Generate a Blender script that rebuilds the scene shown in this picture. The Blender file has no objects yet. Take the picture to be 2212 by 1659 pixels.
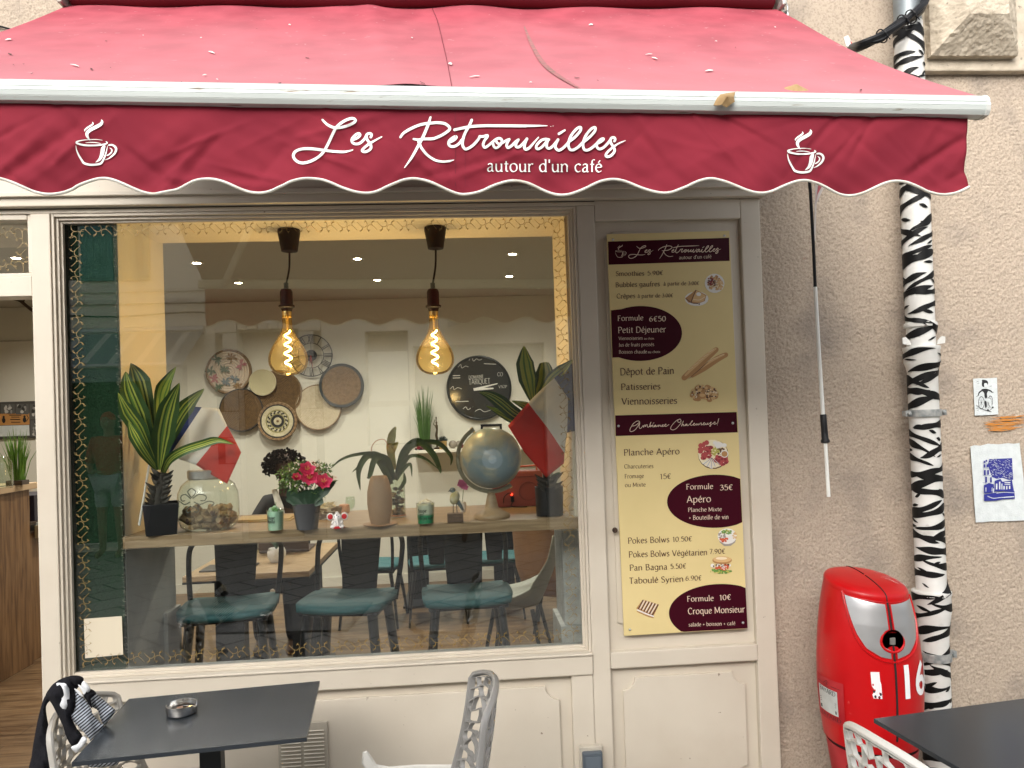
import bpy, bmesh, math, random
import numpy as np
from mathutils import Vector, Matrix
random.seed(7); rng = np.random.default_rng(11)
SC = bpy.context.scene; COL = SC.collection; R = math.radians
# ------------------------------------------------------------------ camera
YAW, PIT, ROL, CZ, CD, SY = .0681, .0135, -.0341, 1.6572, 2.95, 53.46
fwd = Vector((math.sin(YAW)*math.cos(PIT), math.cos(YAW)*math.cos(PIT), math.sin(PIT)))
rg0 = Vector((math.cos(YAW), -math.sin(YAW), 0)); up0 = rg0.cross(fwd)
RG = rg0*math.cos(ROL)+up0*math.sin(ROL); UP = -rg0*math.sin(ROL)+up0*math.cos(ROL)
CAMP = Vector((0, -CD, CZ))
cam = bpy.data.cameras.new('camera'); camo = bpy.data.objects.new('camera', cam); COL.objects.link(camo)
cam.sensor_width = 36; cam.lens = 1849/2560*36; cam.shift_y = SY/2560; cam.clip_start = .05; cam.clip_end = 500
m4 = Matrix(((RG.x, UP.x, -fwd.x, CAMP.x), (RG.y, UP.y, -fwd.y, CAMP.y), (RG.z, UP.z, -fwd.z, CAMP.z), (0, 0, 0, 1)))
camo.matrix_world = m4; SC.camera = camo
# ------------------------------------------------------------------ sky, sun, exposure (bright overcast day)
SUN_EL, SUN_AZ = R(33), R(203)
w = bpy.data.worlds.new('World'); SC.world = w; w.use_nodes = True
nt = w.node_tree; bg = nt.nodes['Background']; sky = nt.nodes.new('ShaderNodeTexSky'); sky.sky_type = 'NISHITA'
sky.sun_disc = False; sky.sun_elevation = SUN_EL; sky.sun_rotation = SUN_AZ; sky.dust_density = 4; sky.air_density = 1.2; sky.ozone_density = 1
hs = nt.nodes.new('ShaderNodeHueSaturation'); hs.inputs['Saturation'].default_value = .28
nt.links.new(sky.outputs[0], hs.inputs['Color']); nt.links.new(hs.outputs[0], bg.inputs[0]); bg.inputs[1].default_value = .15
sl = bpy.data.lights.new('sun', 'SUN'); sl.energy = .6; sl.angle = R(60); sl.color = (1, .97, .92)
so = bpy.data.objects.new('sun', sl); COL.objects.link(so)
sdir = Vector((math.sin(SUN_AZ)*math.cos(SUN_EL), math.cos(SUN_AZ)*math.cos(SUN_EL), math.sin(SUN_EL)))
so.rotation_euler = sdir.to_track_quat('Z', 'Y').to_euler(); so.location = (0, -4, 12)
SC.view_settings.view_transform = 'Standard'; SC.view_settings.look = 'None'; SC.view_settings.exposure = 1.2; SC.view_settings.gamma = 1
SC.render.engine = 'CYCLES'; SC.cycles.use_denoising = True; SC.cycles.max_bounces = 10; SC.cycles.transparent_max_bounces = 16
SC.cycles.caustics_reflective = False; SC.cycles.caustics_refractive = False; SC.cycles.sample_clamp_indirect = 6
# ------------------------------------------------------------------ picture point -> point on a plane of the place
K = 2212/2560; FP = 1849*K
def P(u, v, **kw):
    d = fwd+RG*((u-1106)/FP)-UP*((v-829.5-SY*K)/FP)
    i = 'xyz'.index(list(kw)[0]); t = (list(kw.values())[0]-CAMP[i])/d[i]
    return CAMP+d*t
def px(n, p): return n*(Vector(p)-CAMP).dot(fwd)/FP          # length of n picture pixels at p
def ZF(ox, oy, s): return lambda x, y: ((ox+x/s)*K, (oy+y/s)*K)
# ------------------------------------------------------------------ materials
MATS = {}
def M(name, c, r=.6, m=0, c2=None, vs=8, lo=.35, hi=.65, bump=0, bs=60, st=(1, 1, 1), spec=.5, detail=5, emit=0, coat=0, trans=0, sss=0, dist=0, c3=None, v3=3, lo3=.55, hi3=.75, c4=None, v4=50, lo4=.7, hi4=.73):
    if name in MATS: return MATS[name]
    ma = bpy.data.materials.new(name); ma.use_nodes = True; MATS[name] = ma
    n = ma.node_tree.nodes; l = ma.node_tree.links; b = n['Principled BSDF']
    b.inputs['Base Color'].default_value = (*c, 1); b.inputs['Roughness'].default_value = r; b.inputs['Metallic'].default_value = m
    b.inputs['Specular IOR Level'].default_value = spec; b.inputs['Coat Weight'].default_value = coat
    if coat: b.inputs['Coat Roughness'].default_value = .08
    if emit: b.inputs['Emission Color'].default_value = (*c, 1); b.inputs['Emission Strength'].default_value = emit
    if c2 or bump or c3:
        tc = n.new('ShaderNodeTexCoord'); mp = n.new('ShaderNodeMapping'); mp.inputs['Scale'].default_value = st
        l.new(tc.outputs['Object'], mp.inputs['Vector'])
    def noise(sc, lo, hi):
        t = n.new('ShaderNodeTexNoise'); t.inputs['Scale'].default_value = sc; t.inputs['Detail'].default_value = detail; t.inputs['Distortion'].default_value = dist
        l.new(mp.outputs[0], t.inputs['Vector']); q = n.new('ShaderNodeMapRange'); q.inputs['From Min'].default_value = lo; q.inputs['From Max'].default_value = hi
        l.new(t.outputs['Fac'], q.inputs['Value']); return q.outputs[0]
    src = None
    def mix(f, a, bb):
        x = n.new('ShaderNodeMix'); x.data_type = 'RGBA'; l.new(f, x.inputs['Factor'])
        if a is None: x.inputs['A'].default_value = (*c, 1)
        else: l.new(a, x.inputs['A'])
        x.inputs['B'].default_value = (*bb, 1); return x.outputs['Result']
    if c2: src = mix(noise(vs, lo, hi), src, c2)
    if c3: src = mix(noise(v3, lo3, hi3), src, c3)
    if c4: src = mix(noise(v4, lo4, hi4), src, c4)
    if src: l.new(src, b.inputs['Base Color'])
    if bump:
        t = n.new('ShaderNodeTexNoise'); t.inputs['Scale'].default_value = bs; t.inputs['Detail'].default_value = 6; l.new(mp.outputs[0], t.inputs['Vector'])
        bn = n.new('ShaderNodeBump'); bn.inputs['Strength'].default_value = bump; bn.inputs['Distance'].default_value = .004
        l.new(t.outputs['Fac'], bn.inputs['Height']); l.new(bn.outputs[0], b.inputs['Normal'])
    if trans:
        tr = n.new('ShaderNodeBsdfTranslucent'); mx = n.new('ShaderNodeMixShader'); mx.inputs[0].default_value = trans
        if src: l.new(src, tr.inputs[0])
        else: tr.inputs[0].default_value = (*c, 1)
        l.new(b.outputs[0], mx.inputs[1]); l.new(tr.outputs[0], mx.inputs[2]); l.new(mx.outputs[0], n['Material Output'].inputs[0])
    return ma
def glass_mat(name, tint=(.95, .98, .96), ior=1.5, k=1.8, rough=0):
    ma = bpy.data.materials.new(name); ma.use_nodes = True; MATS[name] = ma
    n = ma.node_tree.nodes; l = ma.node_tree.links; n.remove(n['Principled BSDF'])
    t = n.new('ShaderNodeBsdfTransparent'); t.inputs[0].default_value = (*tint, 1); g = n.new('ShaderNodeBsdfGlossy'); g.inputs['Roughness'].default_value = rough
    f = n.new('ShaderNodeLayerWeight'); f.inputs['Blend'].default_value = .5; pw_ = n.new('ShaderNodeMath'); pw_.operation = 'POWER'; pw_.inputs[1].default_value = 5; l.new(f.outputs['Facing'], pw_.inputs[0]); ma_ = n.new('ShaderNodeMath'); ma_.operation = 'MULTIPLY_ADD'; ma_.inputs[1].default_value = .96; ma_.inputs[2].default_value = .042; l.new(pw_.outputs[0], ma_.inputs[0]); mu = n.new('ShaderNodeMath'); mu.operation = 'MULTIPLY'; mu.inputs[1].default_value = k; mu.use_clamp = True
    mx = n.new('ShaderNodeMixShader'); l.new(ma_.outputs[0], mu.inputs[0]); l.new(mu.outputs[0], mx.inputs[0]); l.new(t.outputs[0], mx.inputs[1]); l.new(g.outputs[0], mx.inputs[2])
    l.new(mx.outputs[0], n['Material Output'].inputs[0]); return ma
def planks(name, c, c2, dark, axis, pw, bs=1.0, r=.45, jl=1.2):
    # boards: brick texture for board-to-board tone and joints, stretched noise for grain. axis: mapping rotation (euler)
    ma = bpy.data.materials.new(name); ma.use_nodes = True; MATS[name] = ma
    n = ma.node_tree.nodes; l = ma.node_tree.links; b = n['Principled BSDF']; b.inputs['Roughness'].default_value = r
    tc = n.new('ShaderNodeTexCoord'); mp = n.new('ShaderNodeMapping'); mp.inputs['Rotation'].default_value = axis; l.new(tc.outputs['Object'], mp.inputs[0])
    br = n.new('ShaderNodeTexBrick'); br.inputs['Scale'].default_value = 1; br.inputs['Brick Width'].default_value = jl; br.inputs['Row Height'].default_value = pw
    br.inputs['Mortar Size'].default_value = .0022; br.inputs['Color1'].default_value = (*c, 1); br.inputs['Color2'].default_value = (*c2, 1); br.inputs['Mortar'].default_value = (*dark, 1)
    br.inputs['Bias'].default_value = 0; l.new(mp.outputs[0], br.inputs['Vector'])
    m2 = n.new('ShaderNodeMapping'); m2.inputs['Scale'].default_value = (2.2, 30, 30); l.new(mp.outputs[0], m2.inputs[0])
    no = n.new('ShaderNodeTexNoise'); no.inputs['Scale'].default_value = 1.6; no.inputs['Detail'].default_value = 7; no.inputs['Distortion'].default_value = .6; l.new(m2.outputs[0], no.inputs['Vector'])
    q = n.new('ShaderNodeMapRange'); q.inputs['From Min'].default_value = .38; q.inputs['From Max'].default_value = .66; l.new(no.outputs['Fac'], q.inputs['Value'])
    mx = n.new('ShaderNodeMix'); mx.data_type = 'RGBA'; mx.blend_type = 'MULTIPLY'; mx.inputs['B'].default_value = (.42, .34, .27, 1)
    l.new(q.outputs[0], mx.inputs['Factor']); l.new(br.outputs['Color'], mx.inputs['A']); l.new(mx.outputs['Result'], b.inputs['Base Color'])
    return ma
# ------------------------------------------------------------------ mesh builder
class MB:
    def __init__(s): s.v = []; s.f = []; s.m = []; s.k = 0
    def add(s, vs, fs, mi=0):
        o = len(s.v); s.v += [tuple(v) for v in vs]
        for i, f in enumerate(fs): s.f.append([a+o for a in f]); s.m.append(mi if isinstance(mi, int) else mi[i])
    def box(s, x0, x1, y0, y1, z0, z1, mi=0, T=None):
        vs = [Vector((x, y, z)) for x in (x0, x1) for y in (y0, y1) for z in (z0, z1)]
        if T: vs = [T(v) if callable(T) else T@v for v in vs]
        s.add(vs, [(0, 1, 3, 2), (4, 6, 7, 5), (0, 4, 5, 1), (2, 3, 7, 6), (0, 2, 6, 4), (1, 5, 7, 3)], mi)
    def tube(s, pts, r, n=8, mi=0, closed=False, flat=1.0, cap=True):
        pts = [Vector(p) for p in pts]; N = len(pts); rr = r if hasattr(r, '__len__') else [r]*N
        vs = []; prev = None
        for i, p in enumerate(pts):
            a = pts[(i-1) % N] if (closed or i > 0) else p; b = pts[(i+1) % N] if (closed or i < N-1) else p
            t = (b-a); t = t.normalized() if t.length > 1e-9 else Vector((0, 0, 1))
            if prev is None:
                h = Vector((0, 0, 1)) if abs(t.z) < .9 else Vector((1, 0, 0)); n1 = t.cross(h).normalized()
            else: n1 = (prev-t*prev.dot(t)); n1 = n1.normalized() if n1.length > 1e-9 else t.orthogonal().normalized()
            prev = n1; n2 = t.cross(n1)
            vs += [p+(n1*math.cos(2*math.pi*j/n)+n2*math.sin(2*math.pi*j/n)*flat)*rr[i] for j in range(n)]
        fs = []
        for i in range(N if closed else N-1):
            i2 = (i+1) % N
            fs += [(i*n+j, i*n+(j+1) % n, i2*n+(j+1) % n, i2*n+j) for j in range(n)]
        if not closed and cap: fs += [tuple(range(n))[::-1], tuple((N-1)*n+j for j in range(n))]
        s.add(vs, fs, mi)
    def lathe(s, prof, c=(0, 0, 0), n=24, axis='z', mi=0, mfun=None, sx=1, sy=1):
        c = Vector(c); vs = []; fs = []; ms = []
        for r, h in prof:
            for j in range(n):
                a = 2*math.pi*j/n; x, y = r*math.cos(a)*sx, r*math.sin(a)*sy
                vs.append(c+(Vector((x, y, h)) if axis == 'z' else Vector((x, h, y)) if axis == 'y' else Vector((h, x, y))))
        for i in range(len(prof)-1):
            for j in range(n):
                fs.append((i*n+j, i*n+(j+1) % n, (i+1)*n+(j+1) % n, (i+1)*n+j)); ms.append(mfun(i, j) if mfun else mi)
        if prof[0][0] > 1e-6: fs.append(tuple(range(n))[::-1]); ms.append(mfun(0, 0) if mfun else mi)
        if prof[-1][0] > 1e-6: fs.append(tuple((len(prof)-1)*n+j for j in range(n))); ms.append(mfun(len(prof)-2, 0) if mfun else mi)
        s.add(vs, fs, ms)
    def prism(s, poly, fr, d0, d1, mi=0, back=True):
        n = len(poly); vs = [fr(a, b, d0) for a, b in poly]+[fr(a, b, d1) for a, b in poly]
        fs = [tuple(range(n, 2*n))]+[(i, (i+1) % n, n+(i+1) % n, n+i) for i in range(n)]
        if back: fs.append(tuple(range(n))[::-1])
        s.add(vs, fs, mi)
    def grid(s, nu, nv, fn, mi=0, mfun=None, closeu=False):
        vs = [fn(i/(nu if closeu else nu-1), j/(nv-1)) for j in range(nv) for i in range(nu)]; fs = []; ms = []
        for j in range(nv-1):
            for i in range(nu if closeu else nu-1):
                i2 = (i+1) % nu; fs.append((j*nu+i, j*nu+i2, (j+1)*nu+i2, (j+1)*nu+i)); ms.append(mfun((i+.5)/(nu-1), (j+.5)/(nv-1)) if mfun else mi)
        s.add(vs, fs, ms)
    def ell(s, c, rx, ry=None, rz=None, n=16, k=10, mi=0, T=None):
        ry = ry or rx; rz = rz or rx; c = Vector(c)
        def f(u, v):
            a = 2*math.pi*u; b = math.pi*(v-.5); p = Vector((rx*math.cos(b)*math.cos(a), ry*math.cos(b)*math.sin(a), rz*math.sin(b)))
            return c+(T@p if T else p)
        s.grid(n, k, f, mi, closeu=True)
    def build(s, name, mats, parent=None, smooth=False, bevel=0, solid=0, sub=0, ang=40, off=None, recalc=True, dbl=0):
        me = bpy.data.meshes.new(name); base = Vector(off) if off is not None else (WL.get(parent.name, Vector()) if parent else Vector())
        me.from_pydata([Vector(v)-base for v in s.v], [], s.f)
        for ma in (mats if isinstance(mats, (list, tuple)) else [mats]): me.materials.append(ma)
        me.polygons.foreach_set('material_index', s.m)
        if recalc or bevel or dbl:
            bm = bmesh.new(); bm.from_mesh(me)
            if dbl: bmesh.ops.remove_doubles(bm, verts=bm.verts, dist=dbl)
            if recalc: bmesh.ops.recalc_face_normals(bm, faces=bm.faces)
            if bevel:
                es = [e for e in bm.edges if len(e.link_faces) == 2 and e.calc_face_angle(0) > .6]
                bmesh.ops.bevel(bm, geom=es, offset=bevel, segments=2, profile=.6, affect='EDGES', clamp_overlap=True)
            bm.to_mesh(me); bm.free()
        if smooth:
            me.polygons.foreach_set('use_smooth', [True]*len(me.polygons)); me.set_sharp_from_angle(angle=R(ang))
        me.update(); o = bpy.data.objects.new(name, me); COL.objects.link(o)
        if parent: o.parent = parent; WL[o.name] = base
        else: o.location = base
        if solid: md = o.modifiers.new('s', 'SOLIDIFY'); md.thickness = solid; md.offset = 0
        if sub: md = o.modifiers.new('u', 'SUBSURF'); md.levels = sub; md.render_levels = sub
        return o
WL = {}
def tag(o, label=None, cat=None, group=None, kind=None):
    if label: o['label'] = label
    if cat: o['category'] = cat
    if group: o['group'] = group
    if kind: o['kind'] = kind
    return o
def T(name, label, cat, loc=(0, 0, 0), rz=0, group=None, local=False):
    o = bpy.data.objects.new(name, None); COL.objects.link(o); o.location = loc; o.rotation_euler = (0, 0, rz); o.empty_display_size = .05
    WL[o.name] = Vector() if local else Vector(loc)
    return tag(o, label, cat, group)
def dup(root, loc, rz, label=None):
    c = root.copy(); COL.objects.link(c); c.location = loc; c.rotation_euler = (0, 0, rz)
    if label: c['label'] = label
    def kids(a, b):
        for ch in list(a.children):
            d = ch.copy(); COL.objects.link(d); d.parent = b; kids(ch, d)
    kids(root, c); return c
def single(mb, name, mats, label, cat, base, group=None, **kw):
    o = mb.build(name, mats, off=base, **kw); return tag(o, label, cat, group)
def crom(pts, n=6, closed=False):
    p = [Vector(q) for q in pts]; N = len(p); out = []
    if N < 3: return p
    rngi = range(N if closed else N-1)
    for i in rngi:
        a, b, c, d = (p[(i-1) % N], p[i], p[(i+1) % N], p[(i+2) % N]) if closed else (p[max(i-1, 0)], p[i], p[i+1], p[min(i+2, N-1)])
        for j in range(n):
            t = j/n; out.append(.5*((2*b)+(c-a)*t+(2*a-5*b+4*c-d)*t*t+(3*b-a-3*c+d)*t**3))
    if not closed: out.append(p[-1])
    return out
def lerp(a, b, t): return a+(b-a)*t
def prof(ws, t):                                                   # sample a list of widths at t in 0..1
    x = t*(len(ws)-1); i = min(int(x), len(ws)-2); return lerp(ws[i], ws[i+1], x-i)
# ribbons of lettering: a 2-D pen stroke laid on a surface by fn(x, y, lift)
def pen(mb, pts, w, fn, mi=0, smooth=True, cap=True, nib=None, n=5):
    q = [Vector((a, b)) for a, b in pts]; q = crom(q, n) if (smooth and len(q) > 2) else q
    N = len(q); L = []; Rr = []
    for i in range(N):
        t = (q[min(i+1, N-1)]-q[max(i-1, 0)]); t = t.normalized() if t.length > 1e-9 else Vector((1, 0)); nn = Vector((-t.y, t.x))
        ww = prof(w, i/(N-1)) if hasattr(w, '__len__') else w
        if nib: ww = ww*(nib[1]+(1-nib[1])*abs(t.x*math.sin(nib[0])-t.y*math.cos(nib[0])))
        L.append(q[i]+nn*ww/2); Rr.append(q[i]-nn*ww/2)
    if cap:
        for e, arr in ((0, -1), (N-1, 1)):
            t = (q[1]-q[0]).normalized()*-1 if e == 0 else (q[-1]-q[-2]).normalized(); h = (L[e]-Rr[e]).length/2
            c = q[e]; a = L[e]; b = Rr[e]
            fan = [c+(a-c)*math.cos(x)+t*h*math.sin(x) for x in [math.pi*i/5 for i in range(6)]]
            mb.k += 1; mb.add([fn(p.x, p.y, mb.k) for p in fan], [tuple(range(6))], mi)
    mb.k += 1; k = mb.k
    mb.add([fn(p.x, p.y, k) for p in L]+[fn(p.x, p.y, k) for p in Rr], [(i, i+1, N+i+1, N+i) for i in range(N-1)], mi)
def blob(mb, pts, fn, mi=0, smooth=True, n=5):
    q = crom([Vector((a, b)) for a, b in pts], n, True) if smooth else [Vector((a, b)) for a, b in pts]
    mb.k += 1; mb.add([fn(p.x, p.y, mb.k) for p in q], [tuple(range(len(q)))], mi)
def circ(cx, cy, rx, ry=None, n=20, a0=0): ry = ry or rx; return [(cx+rx*math.cos(2*math.pi*i/n+a0), cy+ry*math.sin(2*math.pi*i/n+a0)) for i in range(n)]
# a small humanist serif alphabet drawn as pen strokes (units: capital height 70); 's' = straight
G = {
'a': (44, '8,40 18,48 30,44 32,34 32,8 36,1 42,3|32,28 18,26 8,16 8,6 16,0 26,4 32,12'), 'b': (48, 's8,74 8,2|8,36 16,46 28,48 40,38 42,24 36,8 24,0 12,2 8,6'),
'c': (40, '36,40 28,47 18,46 8,36 6,22 12,6 24,0 36,6'), 'd': (50, 's40,74 40,0|40,36 30,47 18,46 8,36 6,22 12,6 22,0 34,6 40,14'),
'e': (42, '7,26 22,28 37,30 34,42 24,48 12,43 6,28 9,10 20,0 30,2 38,8'), 'f': (28, '30,72 22,74 15,66 14,52 14,0|s3,46 26,46'),
'g': (48, '38,38 28,47 16,46 7,36 6,22 12,8 22,4 34,12 39,20|39,47 39,2 36,-14 24,-22 8,-18'), 'h': (50, 's9,74 9,0|9,32 18,44 30,48 39,40 40,26 40,0'),
'i': (20, 's9,47 9,0|s9,62 10,67'), 'j': (20, '10,47 10,-8 6,-20 -4,-22|s10,62 11,67'), 'k': (46, 's9,74 9,0|s36,47 10,22|s18,28 40,0'), 'l': (20, 's9,74 9,0'),
'm': (76, 's9,47 9,0|9,32 18,45 28,47 35,38 36,26 36,0|36,32 45,45 55,47 63,38 64,26 64,0'), 'n': (50, 's9,47 9,0|9,32 19,45 30,47 39,38 40,26 40,0'),
'o': (50, '25,48 12,44 6,32 7,14 16,2 28,0 40,8 44,24 40,40 30,47 25,48'), 'p': (50, 's9,47 9,-24|9,34 18,46 30,47 41,38 43,24 38,8 26,0 14,3 9,8'),
'q': (50, 's40,47 40,-24|40,36 30,47 18,46 8,36 6,22 12,6 22,0 34,6 40,14'), 'r': (34, 's9,47 9,0|9,30 17,43 26,47 32,44'), 's': (36, '30,42 22,48 12,46 8,38 12,29 24,23 30,15 27,4 16,0 6,5'),
't': (30, '14,62 14,14 18,3 26,2|s3,46 27,46'), 'u': (50, '9,47 9,18 13,4 22,0 32,4 40,16|s40,47 40,0'), 'v': (44, 's4,47 22,0|s22,0 40,47'),
'w': (64, 's4,47 18,0|s18,0 32,44|s32,44 46,0|s46,0 60,47'), 'x': (44, 's5,47 39,0|s38,47 5,0'), 'y': (44, 's4,47 22,2|40,47 22,0 14,-16 2,-22'),
'A': (60, 's30,72 4,0|s30,72 56,0|s13,24 47,24'), 'B': (54, 's10,70 10,0|10,69 28,70 40,62 38,46 26,38 10,37|10,37 32,36 46,26 44,8 28,0 10,1'),
'C': (58, '52,58 40,70 24,69 10,54 7,34 14,12 30,0 44,3 54,12'), 'D': (62, 's10,70 10,0|10,69 32,69 50,56 55,36 48,12 30,1 10,1'), 'E': (46, 's10,70 10,0|s10,69 40,69|s10,37 34,37|s10,1 42,1'),
'F': (46, 's10,70 10,0|s10,69 42,69|s10,37 34,37'), 'I': (20, 's10,70 10,0'), 'J': (30, '18,70 18,10 14,-6 4,-12'), 'M': (76, 's10,70 8,0|s10,70 37,8|s37,8 62,70|s62,70 66,0'),
'N': (64, 's10,70 10,0|s10,70 52,0|s52,70 52,0'), 'O': (68, '34,70 18,66 8,48 8,24 18,5 34,0 50,5 60,24 60,48 50,66 34,70'), 'P': (50, 's10,70 10,0|10,69 30,70 44,60 42,42 28,33 10,33'),
'Q': (68, '34,70 18,66 8,48 8,24 18,5 34,0 50,5 60,24 60,48 50,66 34,70|s36,8 60,-14'), 'R': (54, 's10,70 10,0|10,69 30,70 42,60 40,44 28,35 10,35|s24,35 50,0'),
'S': (46, '38,60 26,70 12,66 8,52 18,40 34,30 40,16 32,3 18,0 6,8'), 'T': (54, 's27,70 27,0|s4,69 50,69'), 'U': (62, '10,70 10,22 18,4 32,0 46,5 52,22 52,70'), 'V': (58, 's4,70 28,0|s28,0 54,70'),
'Y': (54, 's4,70 27,34|s50,70 27,34|s27,34 27,0'),
'0': (46, '23,66 10,56 6,34 10,10 22,0 34,8 40,32 36,56 23,66'), '1': (34, 's20,66 20,0|s20,66 8,56'), '2': (46, '8,52 16,66 32,64 36,50 26,30 6,2|s6,2 40,2'), '3': (44, '8,58 20,66 34,60 34,46 20,36|20,36 38,32 40,14 24,0 6,6'),
'5': (44, 's36,66 14,66|s14,66 12,38|12,38 28,42 40,30 36,8 22,0 6,6'), '6': (46, '36,64 20,56 8,34 8,14 20,0 36,8 38,26 26,38 10,28'), '7': (44, 's6,66 40,66|s40,66 18,0'),
'9': (46, '10,2 26,10 38,32 38,52 26,66 10,58 8,40 20,28 36,38'), '€': (46, '42,58 32,66 18,58 11,38 15,12 27,0 40,8|s3,40 32,40|s3,27 30,27'), '+': (44, 's8,28 36,28|s22,42 22,14'),
"'": (16, 's8,74 8,54'), '.': (18, 's8,0 9,5'), ' ': (26, ''), ':': (18, 's8,0 9,5|s8,30 9,35'), '-': (30, 's4,26 26,26')}
ACC = {'é': ('e', 's20,56 30,70'), 'è': ('e', 's28,56 18,70'), 'ê': ('e', 's12,56 22,68|s22,68 32,56'), 'à': ('a', 's26,56 16,70')}
def text(mb, s, a, b, h, fn, mi=0, wt=9, serif=True):
    # baseline from a to b (the line is fitted between them), h = capital height, both in the units of fn
    gl = []; x = 0
    for ch in s:
        acc = ''
        if ch in ACC: ch, acc = ACC[ch]
        adv, st = G[ch]
        for q in (st+('|'+acc if acc else '')).split('|'):
            if not q: continue
            sm = q[0] != 's'; p = [tuple(map(float, c.split(','))) for c in q.lstrip('s').split()]
            gl.append((sm, [(u+x, v) for u, v in p]))
            if serif and not sm and abs(p[0][0]-p[1][0]) < 2.5 and abs(p[0][1]-p[1][1]) > 30:
                (u0, v0), (u1, v1) = p
                if v1 <= 0: gl.append((False, [(u1-6+x, v1+1), (u1+7+x, v1+1)]))
                gl.append((False, [(u0-7+x, v0-3), (u0+x, v0-1)]))
        x += adv+3
    ax, ay = a; bx, by = b; ex = Vector((bx-ax, by-ay)); sx = ex.length/max(x-6, 1); e = ex.normalized(); u = Vector((e.y, -e.x)); sy = h/70
    f2 = lambda p, q, k: fn(ax+e.x*p*sx+u.x*q*sy, ay+e.y*p*sx+u.y*q*sy, k)
    for sm, p in gl: pen(mb, p, wt, f2, mi, smooth=sm, cap=False, nib=(R(25), .42), n=4)
def sans(s, h, sub=0):                                                    # built-in sans letters as flat polygons (list of verts, faces), height h
    cu = bpy.data.curves.new('t', 'FONT'); cu.body = s; cu.size = h/.73; cu.offset = .03*h; cu.resolution_u = 4
    o = bpy.data.objects.new('t', cu); COL.objects.link(o); dg = bpy.context.evaluated_depsgraph_get(); me = bpy.data.meshes.new_from_object(o.evaluated_get(dg))
    bm = bmesh.new(); bm.from_mesh(me); bmesh.ops.triangulate(bm, faces=bm.faces)
    for _ in range(sub): bmesh.ops.subdivide_edges(bm, edges=bm.edges, cuts=1, use_grid_fill=True)
    bm.to_mesh(me); bm.free(); v = [(a.co.x, a.co.y) for a in me.vertices]; f = [tuple(p.vertices) for p in me.polygons]
    bpy.data.objects.remove(o); bpy.data.meshes.remove(me); return v, f
def noise2(nx, ny, cell, seed):                                    # smooth value noise, ny x nx
    g = np.random.default_rng(seed); a = g.random((int(ny/cell)+3, int(nx/cell)+3)); y = np.arange(ny)/cell; x = np.arange(nx)/cell
    yi = y.astype(int); xi = x.astype(int); fy = (y-yi)[:, None]; fx = (x-xi)[None, :]; fy = fy*fy*(3-2*fy); fx = fx*fx*(3-2*fx)
    A = lambda i, j: a[np.ix_(yi+i, xi+j)]
    return (A(0, 0)*(1-fy)+A(1, 0)*fy)*(1-fx)+(A(0, 1)*(1-fy)+A(1, 1)*fy)*fx
# ================================================================== materials in use
cream = M('cream_paint', (.60, .54, .445), .5, c2=(.55, .49, .40), vs=3, bump=.08, bs=45, st=(1, 1, 1), c3=(.50, .43, .34), v3=2.2, lo3=.56, hi3=.85, c4=(.22, .17, .12), v4=42, lo4=.72, hi4=.76)
plaster = M('roughcast', (.455, .375, .295), .95, c2=(.30, .243, .19), vs=120, lo=.46, hi=.72, bump=.7, bs=210, c3=(.22, .19, .165), v3=2.8, lo3=.53, hi3=.80, spec=.2)
stone = M('stone', (.56, .49, .39), .95, c2=(.42, .36, .28), vs=16, bump=.7, bs=70, c3=(.25, .22, .18), v3=55, lo3=.66, hi3=.72, spec=.2)
iwall = M('inner_white', (.68, .66, .58), .7, bump=.05, bs=30)
ceilm = M('ceiling_grey', (.46, .44, .38), .85)
black = M('black_plastic', (.008, .008, .009), .45, spec=.25); blackm = M('black_metal', (.016, .018, .021), .42, bump=.02, spec=.3)
woodfl = planks('wood_floor', (.21, .135, .07), (.15, .092, .046), (.05, .03, .015), (0, 0, 0), .13, r=.4)
oak = M('oak', (.36, .255, .145), .45, c2=(.25, .165, .085), vs=3, st=(2, 28, 28), lo=.4, hi=.62, detail=7, dist=.5)
oakp = planks('oak_planks', (.20, .112, .05), (.145, .078, .034), (.025, .015, .008), (R(90), 0, R(90)), .22, r=.5, jl=1.6)
gold = M('gold_vinyl', (.30, .205, .065), .5)
glass = glass_mat('pane_glass', (.965, .985, .972), k=2.7)
# ================================================================== ground, floor, room
mb = MB(); mb.box(-14, 14, -14, -.02, -.3, 0)
pave = bpy.data.materials.new('paving'); pave.use_nodes = True; n = pave.node_tree.nodes; l = pave.node_tree.links
tc = n.new('ShaderNodeTexCoord'); mp = n.new('ShaderNodeMapping'); mp.inputs['Rotation'].default_value = (0, 0, R(45)); br = n.new('ShaderNodeTexBrick'); br.inputs['Scale'].default_value = 1
br.inputs['Brick Width'].default_value = .6; br.inputs['Row Height'].default_value = .4; br.inputs['Mortar Size'].default_value = .012
br.inputs['Color1'].default_value = (.31, .30, .275, 1); br.inputs['Color2'].default_value = (.25, .24, .22, 1); br.inputs['Mortar'].default_value = (.04, .038, .035, 1)
l.new(tc.outputs['Object'], mp.inputs[0]); l.new(mp.outputs[0], br.inputs['Vector']); l.new(br.outputs['Color'], n['Principled BSDF'].inputs['Base Color']); n['Principled BSDF'].inputs['Roughness'].default_value = .7
tag(mb.build('paving', pave), kind='structure')
RX0, RX1, RY, RZ, FZ = -5.6, 1.75, 4.4, 2.85, .05
mb = MB(); mb.box(RX0, RX1, -.018, RY, -.25, FZ); tag(mb.build('floor', woodfl), kind='structure')
mb = MB(); mb.box(RX0-.2, RX1+.2, .56, RY+.2, RZ, RZ+.2); tag(mb.build('ceiling', ceilm), kind='structure')
mb = MB(); mb.box(RX0-.2, RX1+.2, RY, RY+.2, -.2, RZ-.002); tag(mb.build('interior_wall', iwall), kind='structure')
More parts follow.
